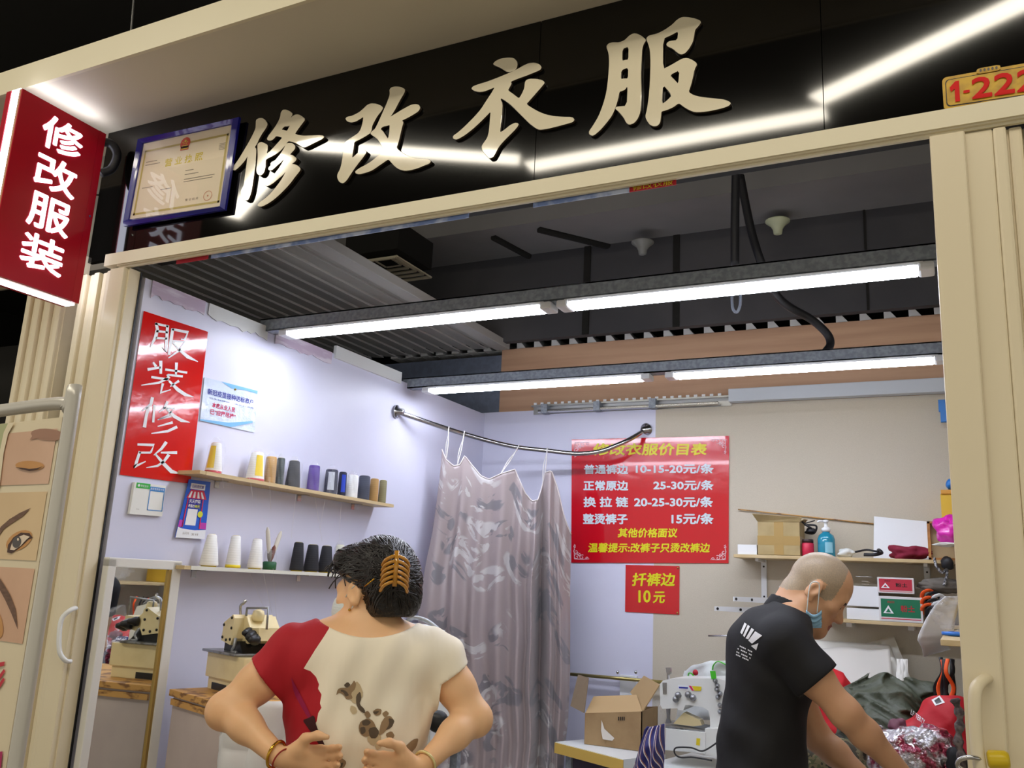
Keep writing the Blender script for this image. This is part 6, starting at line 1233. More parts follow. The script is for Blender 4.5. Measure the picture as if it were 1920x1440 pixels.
def man_torso(b, f=0):
    b.ell(sp1 + np.array((0, .005, 0)), (.172 + f, .122 + f, .17 + f), None, .05).ell(sp1 + np.array((0, -.005, .085)), (.15 + f, .10 + f, .10 + f), None, .05).ell(sp2, (.158 + f, .118 + f, .17 + f), None, .06).ell(hp + np.array((0, 0, .02)), (.165 + f, .13 + f, .14 + f), None, .06)
    b.cone(msR * np.array((.8, 1, 1)), msL * np.array((.8, 1, 1)), .062 + f, .062 + f, .05)
    for S_ in (msR, msL): b.cone(mnk + np.array((0, -.015, .0)), S_ * .7 + mnk * .3 + np.array((0, 0, .0)), .058 + f * .4, .056 + f, .04)
def man_arms(b, f=0, full=True):
    for S_, E_, W_ in ((msR, meR, mwR), (msL, meL, mwL)):
        b.chain([S_, S_ * .5 + E_ * .5, E_], [.060 + f, .050 + f, .041 + f], .03)
        if full: b.chain([E_, E_ * .65 + W_ * .35, W_], [.042, .040, .027], .03)
b = Body(); man_torso(b); man_arms(b); b.cone(mnk + np.array((0, -.02, -.05)), mhd + MR_ @ np.array((0, -.035, -.035)), .062, .058, .03); TD = head_shape(b, mhd, MR_, MS, fwd=.016)
for S_, W_, E_ in ((1, mwR, meR), (-1, mwL, meL)):
    d = (W_ - E_) / np.linalg.norm(W_ - E_); hand_shape(b, W_ + d * .012, d + np.array((0, .1, -.1)), np.array((-S_ * .35, -.15, -1)), np.array((-S_, .3, .2)), .98, (.35, .5, .4))
for q in (-1, 1): b.chain([(q * .095, hp[1], .84), (q * .1, hp[1] + .03, .47), (q * .1, hp[1] - .01, .09)], [.1, .065, .042], .05).cone((q * .1, hp[1] - .03, .05), (q * .11, hp[1] + .15, .032), .044, .032, .02)
V, F = mesh_sdf(b, (-.42, -.35, 0), (.42, .60, 1.74), .0046)
m_scalp = mat('shaved_scalp', (152, 136, 116), .42, vary=(240, (166, 146, 122), .4, .6)); m_lip = mat('lip_skin', (150, 92, 80), .45); m_browm = mat('dark_eyebrow', (46, 34, 30), .7); m_eye = mat('eye_dark', (40, 30, 28), .2)
def manm(C):
    q = (C - mhd) @ MR_ / MS; hair = (q[:, 2] > -.015 + .9 * np.maximum(q[:, 1] - .035, 0) - .65 * np.maximum(-q[:, 1] - .02, 0)) & (q[:, 1] < .052 + .0 * q[:, 2]) & ~((np.abs(q[:, 0]) > .074) & (np.abs(q[:, 1] + .012) < .026) & (q[:, 2] < .03)) & (q[:, 2] > -.05)
    lip = (np.abs(q[:, 0]) < .024) & (q[:, 1] > .085) & (np.abs(q[:, 2] + .072) < .011); eye = (np.abs(np.abs(q[:, 0]) - .031) < .011) & (q[:, 1] > .083) & (np.abs(q[:, 2] + .007) < .004); br = (np.abs(np.abs(q[:, 0]) - .034) < .02) & (q[:, 1] > .07) & (np.abs(q[:, 2] - .015 + .25 * np.abs(np.abs(q[:, 0]) - .03)) < .0045)
    return np.where(br, 3, np.where(eye, 4, np.where(lip, 2, np.where(hair, 1, 0))))
sdf_obj('body', mn, V, F, [m_skin2, m_scalp, m_lip, m_browm, m_eye], manm, 2)
# black polo shirt
g = Body(); man_torso(g, .012); slv = Body(); man_arms(slv, .018, False)
hR = (ML(1492, 1300, .2), ML(1547, 1279, .2)); hL = (msL + meL * 1) / 2
cR = (hR[0] + hR[1]) / 2; aR_ = (meR - msR) / np.linalg.norm(meR - msR); aL_ = (meL - msL) / np.linalg.norm(meL - msL); cL = msL + aL_ * np.linalg.norm(cR - msR)
ncut = mnk + np.array((0, .0, -.005)); nd = np.array((0, .38, 1)); nd /= np.linalg.norm(nd)
def polo_post(P, d):
    x, y, z = P[:, 0], P[:, 1], P[:, 2]; d = d + .003 * np.sin(z * 45 + y * 30) * np.sin(x * 20 + z * 8) + .004 * np.sin(z * 26 - y * 44 + 1) * np.clip((1.25 - z) * 4, 0, 1)
    e = slv.ev(P); e = np.maximum(e, np.where(x > 0, (P - cR) @ aR_, (P - cL) @ aL_)); q_ = np.maximum(.025 - np.abs(d - e), 0) / .025; d = np.minimum(d, e) - q_ * q_ * .025 * .25
    r = np.linalg.norm(np.cross(P - mnk, nd), axis=1); d = np.where(r < .12, np.maximum(d, ((P - ncut) @ nd - .012)), d); return np.maximum(d, .80 - z)
V, F = mesh_sdf(g, (-.40, -.34, .74), (.40, .50, 1.56), .005, polo_post)
m_polo = mat('black_cotton', (20, 20, 24), .8, bump=(12, .25)); po = sdf_obj('polo_shirt', mn, V, F, [m_polo], None, 2)
cl_ = Body().cone(mnk + np.array((0, -.022, -.005)), mnk + np.array((0, -.005, .034)), .079, .068, .01)
V, F = mesh_sdf(cl_, mnk - .14, mnk + .16, .004, lambda P, d: np.maximum(np.maximum(np.abs(d) - .0035, (P - ncut) @ nd - .034), -((P - ncut) @ nd) - .02)); sdf_obj('collar', mn, V, F, [m_polo], None, 1)
bv = bvh_of(po); mb = MB().use(mat('white_screen_print', (226, 226, 230), .6))
LOGO = [[(1388, 1184), (1392, 1177), (1395, 1183), (1391, 1193)], [(1393, 1194), (1400, 1170), (1405, 1175), (1397, 1198)], [(1399, 1199), (1408, 1178), (1413, 1181), (1404, 1202)], [(1400, 1201), (1401, 1197), (1404, 1200)], [(1406, 1203), (1418, 1184), (1424, 1187), (1412, 1204)], [(1400, 1202), (1412, 1188), (1417, 1190), (1407, 1205)], [(1411, 1206), (1420, 1190), (1428, 1195), (1416, 1207)], [(1408, 1211), (1422, 1204), (1420, 1217)], [(1384, 1196), (1390, 1182), (1392, 1186), (1388, 1198)]]
LOGO = [[(1389, 1186), (1397, 1168), (1401, 1171), (1392, 1190)], [(1394, 1192), (1403, 1172), (1407, 1175), (1397, 1195)], [(1399, 1197), (1410, 1178), (1415, 1181), (1404, 1199)], [(1404, 1201), (1417, 1184), (1430, 1192), (1411, 1207)], [(1409, 1211), (1423, 1206), (1419, 1219)]]
for pl in LOGO: printed(mb, bv, pl, 1.0, .002)
mb.build('back_logo', mn); mb = MB().use(MATS['white_screen_print'])
for i, (x, y) in enumerate(((1385, 1209), (1384, 1215), (1382, 1221), (1381, 1226))):
    tx = ('MADE TO MEASURE', 'TAILORING STUDIO', 'GARMENT REPAIR', '')[i]
    for k in range(9):
        if (k * 7 + i * 3) % 5 == 0: continue
        printed(mb, bv, [(x + k * 3, y + k * 1.4), (x + k * 3 + 2.2, y + k * 1.4 + 1), (x + k * 3 + 2, y + k * 1.4 + 3.4), (x + k * 3 - .2, y + k * 1.4 + 2.4)], .9, .002)
mb.build('back_print', mn)
t_ = Body()
for q in (-1, 1): t_.chain([(q * .095, hp[1], .86), (q * .1, hp[1] + .03, .47), (q * .1, hp[1] - .005, .10)], [.118, .084, .066], .04)
t_.ell(hp, (.178, .14, .11), None, .05)
V, F = mesh_sdf(t_, (-.32, -.45, .05), (.32, .3, 1.04), .008, lambda P, d: np.maximum(np.maximum(d, P[:, 2] - .98), .09 - P[:, 2])); sdf_obj('trousers', mn, V, F, [mat('black_trousers', (26, 26, 30), .8)], None, 1)
for q in (-1, 1):
    s_ = Body().cone((q * .1, hp[1] - .035, .055), (q * .11, hp[1] + .16, .04), .054, .042, .02); V, F = mesh_sdf(s_, (-.3, -.45, 0), (.3, .3, .15), .008, lambda P, d: np.maximum(np.maximum(d, .004 - P[:, 2]), P[:, 2] - .08)); sdf_obj('shoe', mn, V, F, [m_blk], None, 1)
# blue mask pulled under the chin, white loop over the ear
mx_ = [TM(ML(1526, 1160, .078))]
def mpatch(u, v):
    x = 1511 + 29 * u; y = 1144 + (9 * math.sin(PI * u) if v < .5 else 9 * math.sin(PI * u) * (1 - v) * 2) + 34 * v + 2 * math.sin(v * 24)
    return TM(ML(x, y, .094 - .022 * u - .012 * v + .003 * math.sin(v * 22)))
MB().use(mat('mask_blue', (140, 184, 214), .7), True).grid(mpatch, 10, 22, .003).build('face_mask', mn)
MB().use(MATS['mask_white'], True).tube(spl([TM(ML(1513, 1146, .095)), TM(ML(1515, 1122, .096)), TM(ML(1517, 1106, .097)), TM(ML(1521, 1094, .098)), TM(ML(1530, 1091, .098)), TM(ML(1536, 1097, .096)), TM(ML(1535, 1120, .088)), TM(ML(1532, 1150, .08))], 5), .0016, 6).build('mask_strap', mn)
# ================================================================== shelves and goods on the back wall, right half
YS = YB - .22
def pz(x, y, Y): return at(x, y, Y=Y)
a, b = pz(1375, 1037, YS), pz(1775, 1050, YS); z1 = 1.700
bs1 = thing('wall_shelf', 'upper pale wooden shelf on the beige back wall behind the man', 'shelf', ((a.x + XR) / 2, YB - .11, z1))
MB().use(m_shelf).box((a.x, YS, z1 - .016), (XR - .005, YB - .001, z1), bev=.002).build('board', bs1)
for x in (1432, 1737):
    q = pz(x, 1050, YB - .01); MB().use(m_white).box((q.x - .014, YB - .012, z1 - .22), (q.x + .014, YB - .001, z1 - .016), bev=.002).box((q.x - .008, YS + .03, z1 - .03), (q.x + .008, YB - .001, z1 - .016)).build('bracket', bs1)
    for dz in (.05, .20): MB().use(m_blk).lathe((q.x, YB - .0125, z1 - dz), [(.005, 0), (.005, .002)], 8, axis=(0, -1, 0)).build('screw', bs1)
z2 = 1.415; a2, b2 = pz(1585, 1157, YS), pz(1745, 1167, YS)
bs2 = thing('wall_shelf', 'lower shelf on the back wall holding white, red and green boxes', 'shelf', ((a2.x + XR) / 2, YB - .11, z2))
MB().use(m_shelf).box((a2.x - .12, YS, z2 - .016), (XR - .005, YB - .001, z2), bev=.002).build('board', bs2)
for x in (1600, 1712): q = pz(x, 1185, YB); MB().use(m_white).box((q.x - .012, YS + .04, z2 - .035), (q.x + .012, YB - .001, z2 - .016)).build('bracket', bs2)
for i, (p0, p1) in enumerate((((1340, 1141), (1452, 1127)), ((1376, 1123), (1452, 1117)))):
    A, B = pz(*p0, YB - .26), pz(*p1, YB - .03); B.z = A.z + .0
    d = (B - A).normalized(); up = Vector((0, 0, .011)); sd = Vector((d.y, -d.x, 0)) * .004
    t = thing('shelf_bracket', ('white slotted bracket arm sticking out of the wall, lower one left of the man', 'white slotted bracket arm sticking out of the wall, just above the lower one')[i], 'bracket', B)
    mb = MB().use(m_white); mb.add([A - up - sd, A + up - sd, B + up * 1.3 - sd, B - up * 1.3 - sd, A - up + sd, A + up + sd, B + up * 1.3 + sd, B - up * 1.3 + sd], [(0, 3, 2, 1), (4, 5, 6, 7), (0, 1, 5, 4), (1, 2, 6, 5), (2, 3, 7, 6), (3, 0, 4, 7)]); mb.build('arm', t)
    for f in (.04, .42): MB().use(m_blk).lathe(A.lerp(B, f) + sd * (1.02 if sd.y < 0 else -1.02), [(.007, 0), (.007, .0015)], 10, axis=sd if sd.y < 0 else -sd).build('bolt', t)
tag(MB().use(m_white, True).lathe(pz(1464, 1112, YB - .2), [(.006, 0), (.008, .03), (.006, .034)], 10).build('rod_cap'), 'small white rod cap standing beside the man collar', 'rod')
# goods on the upper shelf
def pbox(name, lb, cat, x0, y0, x1, y1, Y, dep, m, z=None, group=None, bev=.002, parts=True):
    A, B = at(x0, y1, Y=Y), at(x1, y0, Y=Y); z = A.z if z is None else z; ht = at((x0 + x1) / 2, y0, Y=Y).z
    o = MB().use(m).box((A.x, Y, z), (B.x, Y + dep, ht), bev=bev).build(name); tag(o, lb, cat, group); return o, A.x, B.x, z, ht
YT = YS + .02
t = thing('cardboard_box', 'taped cardboard box on the upper shelf above the man head', 'box', pz(1460, 1034, YT))
A, B = pz(1421, 1034, YT), pz(1499, 978, YT)
MB().use(mat('old_cardboard', (176, 156, 112), .75, vary=(9, (160, 140, 98), .4, .65))).box((A.x, YT, z1 + .002), (B.x, YT + .16, B.z), bev=.003).build('carton', t)
mb = MB().use(mat('brown_tape', (168, 138, 82), .3, coat=.3)); mb.box((A.x - .001, YT - .001, z1 + .05), (B.x + .001, YT + .161, z1 + .095)).box((A.x + .08, YT - .0015, z1 + .003), (A.x + .125, YT + .16, B.z + .0012)); mb.build('tape', t)
MB().use(MATS['old_cardboard']).slab((A.x - .02, YT - .03, B.z + .035), (B.x + .015, YT - .01, B.z + .02), (B.x, YT, B.z), (A.x, YT, B.z), .003).build('flap', t); MB().use(MATS['old_cardboard']).slab((B.x, YT + .15, B.z), (B.x + .02, YT + .14, B.z + .02), (B.x + .02, YT + .01, B.z + .012), (B.x, YT + .01, B.z), .003).build('flap', t)
pbox('paper_pad', 'thin white paper pad at the left end of the upper back shelf', 'paper', 1383, 1021, 1419, 1031, YT + .01, .12, mat('white_paper', (226, 228, 230), .6), z1 + .001)
jr = pz(1515, 1036, YT + .03); t = thing('jar', 'small red labelled jar with dark lid next to the taped box', 'jar', (jr.x, jr.y, z1))
MB().use(mat('red_label', (196, 40, 70), .4), True).lathe((jr.x, jr.y, z1 + .001), [(.026, 0), (.029, .005), (.029, .06), (.025, .066)], 18).build('body', t); MB().use(mat('dark_lid', (56, 38, 36), .4), True).lathe((jr.x, jr.y, z1 + .066), [(.027, 0), (.027, .016), (.024, .018)], 18).build('lid', t)
tag(MB().use(m_rubber, True).tube(spl([pz(1500, 975, YT + .05), pz(1512, 985, YT + .03), pz(1522, 992, YT + .04), pz(1510, 998, YT + .05), pz(1526, 1000, YT + .06), pz(1530, 986, YT + .05), pz(1508, 984, YT + .05)]), .005, 7).tube([pz(1507, 982, YT + .05), pz(1528, 976, YT + .05)], .003, 6).blob(pz(1520, 995, YT + .05), (.022, .02, .014), 12, 8, .3, 30).build('cord_bundle'), 'black cord bundle lying on the red jar', 'cord')
q = pz(1550, 1038, YT + .04); t = thing('pump_bottle', 'blue hand sanitizer bottle with white pump on the upper shelf', 'bottle', (q.x, q.y, z1))
MB().use(mat('blue_gel', (44, 158, 190), .12, trans=.35, coat=.4), True).lathe((q.x, q.y, z1 + .001), [(.038, 0), (.041, .006), (.041, .085), (.034, .104), (.018, .116), (.016, .122)], 24).build('body', t)
MB().use(mat('pale_blue_label', (140, 196, 214), .4)).grid(lambda u, v: Vector((q.x + .0418 * math.cos(-1.2 + u * .9 - .4), q.y + .0418 * math.sin(-1.2 + u * .9 - .4), z1 + .02 + .05 * v)), 6, 1).build('label', t)
MB().use(m_white, True).lathe((q.x, q.y, z1 + .122), [(.020, 0), (.021, .016), (.012, .022), (.008, .024), (.008, .045), (.013, .046), (.013, .056), (.006, .058)], 18).tube([(q.x, q.y, z1 + .172), (q.x - .03, q.y - .01, z1 + .173), (q.x - .036, q.y - .012, z1 + .167)], .005, 8).build('pump', t)
def lump(name, lb, cat, x, y, Y, r, m, jit=.4, fr=20, n=26, z=None):
    c = at(x, y, Y=Y); 
    if z is not None: c.z = z + r[2] * .95
    return tag(MB().use(m, True).blob(c, r, n, n * 2 // 3, jit, fr).build(name), lb, cat)
lump('tissue', 'crumpled white tissue between the blue bottle and black strap', 'tissue', 1586, 1033, YT + .05, (.042, .03, .022), mat('tissue_white', (222, 224, 220), .7), .5, 24, z=z1 + .002)
tag(MB().use(m_rubber, True).tube(spl([pz(1604, 1035, YT), pz(1625, 1031, YT + .02), pz(1645, 1034, YT), pz(1648, 1030, YT + .04), pz(1654, 1036, YT + .03), pz(1640, 1040, YT - .01), pz(1620, 1040, YT)]), .008, 8, flat=.6).build('strap_bundle'), 'black strap bundle lying flat on the upper back shelf', 'strap')
A, B = pz(1637, 1030, YB - .1), pz(1742, 1036, YB - .1)
tag(MB().use(MATS['white_paper']).slab((A.x, YB - .1, z1 + .002), (B.x, YB - .1, z1 + .002), (B.x + .0, YB - .02, pz(1738, 978, YB - .02).z), (A.x + .004, YB - .02, pz(1638, 968, YB - .02).z), .004).build('white_board'), 'white paper board leaning on the wall at the upper shelf', 'paper')
lump('folded_cloth', 'maroon folded cloth lying in front of the white board', 'cloth', 1704, 1035, YT + .03, (.088, .045, .03), mat('maroon_cloth', (128, 26, 52), .8), .7, 16, z=z1 + .002)
A, B = pz(1384, 955, YB - .012), pz(1740, 993, YB - .007)
tag(MB().use(m_edgew, True).cyl(A, B, .003, n=8).build('wooden_stick'), 'long thin wooden stick slanting along the wall above the shelf', 'stick')
fr0, fr1 = pz(1741, 1042, YT + .01), pz(1790, 978, YT + .01)
t = thing('wooden_box', 'open faced brown wooden box at the right end of the upper shelf', 'box', fr0)
mb = MB().use(mat('box_wood', (184, 128, 66), .5, vary=(6, (160, 106, 52), .4, .6, (1, 1, 5)))); mb.box((fr0.x, YT + .01, z1 + .001), (fr0.x + .012, YT + .17, fr1.z)).box((fr0.x, YT + .01, fr1.z - .01), (fr1.x + .06, YT + .17, fr1.z)).box((fr0.x, YT + .01, z1 + .001), (fr1.x + .06, YT + .17, z1 + .011)); mb.build('frame', t); MB().use(mat('box_back', (206, 188, 146), .6)).box((fr0.x + .012, YT + .06, z1 + .011), (fr1.x + .06, YT + .17, fr1.z - .01)).build('back', t)
lump('pink_bag', 'bright magenta plastic bag at the right end of the upper shelf', 'bag', 1779, 992, YT - .05, (.060, .05, .058), mat('magenta_film', (214, 40, 170), .25, coat=.4), .5, 18)
lump('paper_bundle', 'white paper bundle under the magenta bag', 'paper', 1776, 1021, YT - .06, (.055, .04, .010), MATS['tissue_white'], .3, 18)
pbox('yellow_box', 'yellow box with orange lid beside the right jamb', 'box', 1766, 926, 1800, 975, YT + .05, .14, mat('yellow_card', (216, 176, 52), .5), None); pbox('box_lid', 'orange box lid on the yellow box', 'lid', 1764, 918, 1800, 926, YT + .04, .16, mat('orange_card', (206, 148, 56), .5), None)
lump('blue_pouch', 'blue pouch above the yellow box', 'pouch', 1781, 908, YT + .1, (.018, .03, .026), mat('blue_film', (40, 120, 200), .4), .2, 30)
for i, (x, y) in enumerate(((1764, 762), (1768, 782))): pbox('blue_peg', ('upper blue peg clipped beside the right jamb', 'lower blue peg clipped beside the right jamb')[i], 'peg', x - 4, y - 13, x + 8, y + 9, YB - .10, .03, MATS['blue_film'])
# goods on the lower shelf
pbox('white_carton', 'plain white carton on the lower shelf, second from the bottom', 'box', 1588, 1099, 1647, 1141, YT, .15, m_white, z2 + .062); pbox('white_carton', 'flat white carton directly on the lower shelf', 'box', 1588, 1141, 1650, 1160, YT, .16, m_white, z2 + .001)
o, xa, xb, za, zb2 = pbox('white_carton', 'small white carton with a printed label, topmost beside the man forehead', 'box', 1604, 1081, 1633, 1100, YT + .02, .1, m_white, z2 + .20)
mb = MB().use(MATS['grey_ink']); 
for k in range(2): mb.quad((xa + .03, YT + .0192, zb2 - .025 - k * .013), (xb - .012, YT + .0192, zb2 - .025 - k * .013), (xb - .012, YT + .0192, zb2 - .02 - k * .013), (xa + .03, YT + .0192, zb2 - .02 - k * .013))
mb.build('printed_label', o)
def chalk(x0, y0, x1, y1, m, nm, lb, z, trd):
    o, xa, xb, za, zb_ = pbox('chalk_box', lb, 'box', x0, y0, x1, y1, YT - .02, .13, mat('box_white_rim', (216, 214, 214), .5), z, 'chalk boxes on the lower shelf'); y_ = YT - .0205
    sf = lambda l: lambda u, v: Vector((xa + (xb - xa) * u, y_ - l, zb_ + (za - zb_) * v))
    mb = MB().use(m); rect(mb, sf(.0005), .05, .10, .95, .82); mb.build('printed_panel', o)
    mb = MB().use(m_wh); s = sf(.0012); mb.add([s(.22, .36), s(.34, .68), s(.10, .68)], [(0, 1, 2)]); mb.build('triangle_mark', o)
    mb = MB().use(trd); write(mb, '粉土', sf(.0014), .50, .34, .82, .60, .02); mb.use(MATS['grey_ink'] if nm else MATS['crimson_ink']); mb.use(m_blk if nm else m_redc); write(mb, '高级划', sf(.0014), .2, .18, .36, .27); 
    mb.use(m); mb.add([sf(.0018)(.22, .48), sf(.0018)(.28, .64), sf(.0018)(.16, .64)], [(0, 1, 2)])
    mb.use(MATS['awning_red']); rect(mb, sf(.0008), .05, .87, .95, .90); mb.build('printed_text', o)
    return o
del_g = [chalk(1649, 1119, 1729, 1166, mat('box_green', (24, 112, 78), .5), 0, 'green and white tailor chalk box on the lower shelf', z2 + .001, m_redc), chalk(1646, 1083, 1713, 1120, mat('box_red', (186, 44, 64), .5), 1, 'red and white tailor chalk box on top of the green one', z2 + .128, m_blk)]
# ================================================================== right wall: side shelf, straps, papers
zr = 1.40
rs1 = thing('wall_shelf', 'side shelf on the right wall half hidden by the right door', 'shelf', (.15, 3.6, zr))
MB().use(m_shelf).box((-.065, 3.05, zr - .018), (XR - .002, 4.3, zr), bev=.002).build('board', rs1)
for y in (3.2, 4.1): MB().use(m_white).box((.1, y - .01, zr - .16), (XR - .002, y + .01, zr - .018)).build('bracket', rs1)
rs2 = thing('wall_shelf', 'higher side shelf on the right wall, seen in the mirror', 'shelf', (.2, 3.6, 1.7))
MB().use(m_shelf).box((.06, 3.0, 1.685), (XR - .002, 4.45, 1.70), bev=.002).build('board', rs2)
for y in (3.2, 4.2): MB().use(m_white).box((.1, y - .01, 1.56), (XR - .002, y + .01, 1.684)).build('bracket', rs2)
for nm, lb, cat, p0, p1, m in (('wooden_box', 'orange brown box on the higher side shelf in the mirror', 'box', (.09, 4.18, 1.701), (.30, 4.34, 1.86), MATS['box_wood']), ('white_carton', 'white carton on the higher side shelf in the mirror', 'box', (.1, 3.9, 1.701), (.3, 4.1, 1.78), m_white), ('yellow_box', 'flat yellow box on the side shelf in the mirror', 'box', (.0, 3.95, zr + .001), (.28, 4.25, zr + .10), MATS['yellow_card'])):
    tag(MB().use(m).box(p0, p1, bev=.003).build(nm), lb, cat)
tag(MB().use(mat('dark_cloth', (34, 36, 40), .85), True).blob((.18, 3.55, 1.765), (.12, .2, .066), 26, 16, .35, 12).build('cloth_heap'), 'dark cloth heap on the higher side shelf in the mirror', 'cloth')
lump('plastic_bag', 'crinkled clear plastic bag on the side shelf by the right door', 'bag', 1786, 1152, 3.55, (.06, .10, .055), m_bag, .5, 26, 30, z=zr + .018)
q = at(1783, 1176, Y=3.45); tag(MB().use(mat('blue_tape', (40, 110, 200), .35), True).lathe((q.x + .02, q.y, zr + .001), [(.03, 0), (.05, .002), (.05, .012), (.03, .014), (.03, .002)], 24).build('tape_roll'), 'blue tape roll on the side shelf under the plastic bag', 'tape')
m_orange = mat('orange_strap', (240, 92, 32), .6)
def straps(px, top, bot, Y, seed, lb, n=7):
    t = thing('strap_bundle', lb, 'strap', at(px[0], bot, Y=Y)); r_ = random.Random(seed)
    for k in range(n):
        m = (m_rubber, m_orange, m_rubber, MATS['white_paper'] if seed == 1 else m_rubber)[k % 4]; x = px[0] + (px[1] - px[0]) * (k + .5) / n; o_ = r_.uniform(-6, 6); dY = r_.uniform(-.05, .05)
        MB().use(m, True).tube(spl([at(x + o_, top + r_.uniform(0, 8), Y=Y + dY), at(x + o_ * 1.6, (top * 2 + bot) / 3, Y=Y + dY - .02), at(x - o_, (top + 2 * bot) / 3, Y=Y + dY), at(x + o_ * .6, bot - r_.uniform(0, 12), Y=Y + dY)], 4), .0075, 8, flat=.4).build('strap', t)
    return t
straps((1756, 1790), 1232, 1318, 3.75, 2, 'black and orange straps hanging below the side shelf')
t = thing('strap_coil', 'orange, black and white strap coil at the end of the lower shelf', 'strap', at(1750, 1158, Y=YT))
for k in range(9):
    m = (m_orange, m_rubber, MATS['white_paper'])[k % 3]; x = 1735 + (k % 3) * 10; y = 1112 + k * 4.4
    MB().use(m, True).tube(spl([at(x - 6, y + 14, Y=YT), at(x - 5, y, Y=YT - .03), at(x + 8, y - 5, Y=YT - .03), at(x + 18, y + 6, Y=YT), at(x + 14, y + 20, Y=YT)], 5), .0085, 8, flat=.5).build('loop', t)
lump('fleece_roll', 'grey fleece roll lying above the strap coil', 'cloth', 1768, 1098, YT + .02, (.10, .05, .034), mat('grey_fleece', (112, 106, 98), .95), .25, 40)
t = thing('black_chain', 'black and white twisted chain hanging from the upper shelf end', 'chain', at(1768, 1095, Y=YS - .02))
MB().use(mat('speckled_cord', (60, 60, 64), .5, vary=(140, (180, 180, 184), .5, .55)), True).tube(spl([at(1752, 1046, Y=YS - .02), at(1756, 1062, Y=YS - .03), at(1768, 1074, Y=YS - .02), at(1778, 1060, Y=YS - .02), at(1785, 1052, Y=YS - .02)]), .006, 8).tube(spl([at(1773, 1050, Y=YS - .02), at(1776, 1075, Y=YS - .02), at(1770, 1098, Y=YS - .02)]), .006, 8).build('cord', t); MB().use(m_rubber, True).blob(at(1776, 1056, Y=YS - .02), (.028, .025, .03), 16, 10, .4, 30).build('clasp', t)
def hang(u, v):
    l = [(1772, 1118), (1752, 1135), (1735, 1162), (1722, 1190), (1720, 1200), (1728, 1214), (1732, 1231)]; r = [(1800, 1118), (1796, 1140), (1790, 1165), (1788, 1185), (1778, 1200), (1778, 1212), (1782, 1217)]
    f = v * 6; i = min(int(f), 5); t_ = f - i; L_ = [l[i][k] + (l[i + 1][k] - l[i][k]) * t_ for k in (0, 1)]; R_ = [r[i][k] + (r[i + 1][k] - r[i][k]) * t_ for k in (0, 1)]
    return at(L_[0] + (R_[0] - L_[0]) * u, L_[1] + (R_[1] - L_[1]) * u, Y=3.95 - .12 * math.sin(v * 2.6) + .10 * u)
tag(MB().use(MATS['white_paper'], True).grid(hang, 8, 24, .002).build('hanging_paper'), 'curled white paper hanging from the side shelf end', 'paper')
tag(MB().use(mat('furry_cord', (120, 112, 112), .95, vary=(60, (70, 62, 66), .4, .6)), True).tube(spl([at(1790, 1310, Y=3.1), at(1800, 1345, Y=3.1), at(1797, 1390, Y=3.1), at(1806, 1440, Y=3.1), at(1800, 1490, Y=3.1)]), [.012 + .004 * math.sin(k * 1.7) for k in range(25)], 10).build('furry_cord'), 'grey furry cord hanging at the edge of the right door', 'cord')

# ================================================================== work table with the clothes pile
ZC = .80
tc_ = thing('work_table', 'work table under the clothes pile in the right corner', 'table', (-.1, 3.95, 0))
MB().use(m_top).box((-.62, 3.30, ZC - .03), (XR - .01, YB - .02, ZC), bev=.004).build('table_top', tc_)
for x in (-.58, .27):
    for y in (3.34, 4.66): MB().use(m_galv).box((x, y, 0), (x + .04, y + .04, ZC - .03)).build('leg', tc_)
def pile(name, lb, cat, segs, m, h=.008, wr=.012, fr=(40, 30, 34), post=None, flat_z=ZC + .002):
    b = Body(); P0 = []
    for a_, b_, ra, rb in segs: b.cone(a_, b_, ra, rb, .05); P0 += [a_, b_]
    P0 = np.array(P0); rm = max(max(s[2], s[3]) for s in segs) + .05
    def ps(P, d):
        x, y, z = P[:, 0], P[:, 1], P[:, 2]; x, z = x + .05 * np.sin(z * 15 + y * 9) + .02 * np.sin(y * 31), z + .05 * np.sin(x * 12 + 2) + .02 * np.sin(x * 37 + y * 20)
        w_ = np.abs(np.sin(x * fr[0] + 2 * np.sin(z * fr[2] * .5) + y * 9)) * .6 + np.abs(np.sin(z * fr[2] + 1.5 * np.sin(x * fr[0] * .4 + 1) + y * fr[1] * .4)) * .6 - .6
        return np.maximum(d + wr * w_, flat_z - z)
    V, F = mesh_sdf(b, P0.min(0) - rm, P0.max(0) + rm, h, ps); mb = MB().use(m, True); mb.add([Vector(p_) for p_ in V], [tuple(f) for f in F]); o = mb.build(name); return tag(o, lb, cat)
A_ = lambda x, y, Y: tuple(at(x, y, Y=Y))
# tailor's paper patterns leaning in the corner
def sheetp(name, lb, pts, Y0_, Y1_, m, bow=.05, crn=.0):
    def f(u, v):
        tl, tr, br, bl = pts; x = (tl[0] * (1 - u) + tr[0] * u) * (1 - v) + (bl[0] * (1 - u) + br[0] * u) * v; y = (tl[1] * (1 - u) + tr[1] * u) * (1 - v) + (bl[1] * (1 - u) + br[1] * u) * v
        return at(x, y + crn * math.sin(u * 9 + 1) * (1 - v), Y=Y1_ + (Y0_ - Y1_) * v - bow * math.sin(PI * u) * (.3 + v)) + Vector((0, .015 * mnoise.noise(Vector((u * 4, v * 3, pts[0][0] * .1))), 0))
    return tag(MB().use(m, True).grid(f, 26, 18, .002).build(name), lb, 'paper')
m_pp = mat('pattern_paper', (224, 222, 214), .65); m_pp2 = mat('pattern_paper_grey', (206, 202, 194), .65)
sheetp('paper_sheet', 'largest white pattern paper leaning on the back wall behind the man', [(1520, 1200), (1668, 1210), (1702, 1290), (1540, 1300)], 4.45, 4.70, m_pp, .03)
sheetp('paper_sheet', 'curled grey white pattern paper in front of the largest sheet', [(1526, 1214), (1668, 1218), (1676, 1300), (1530, 1330)], 4.30, 4.58, m_pp2, .08, 2)
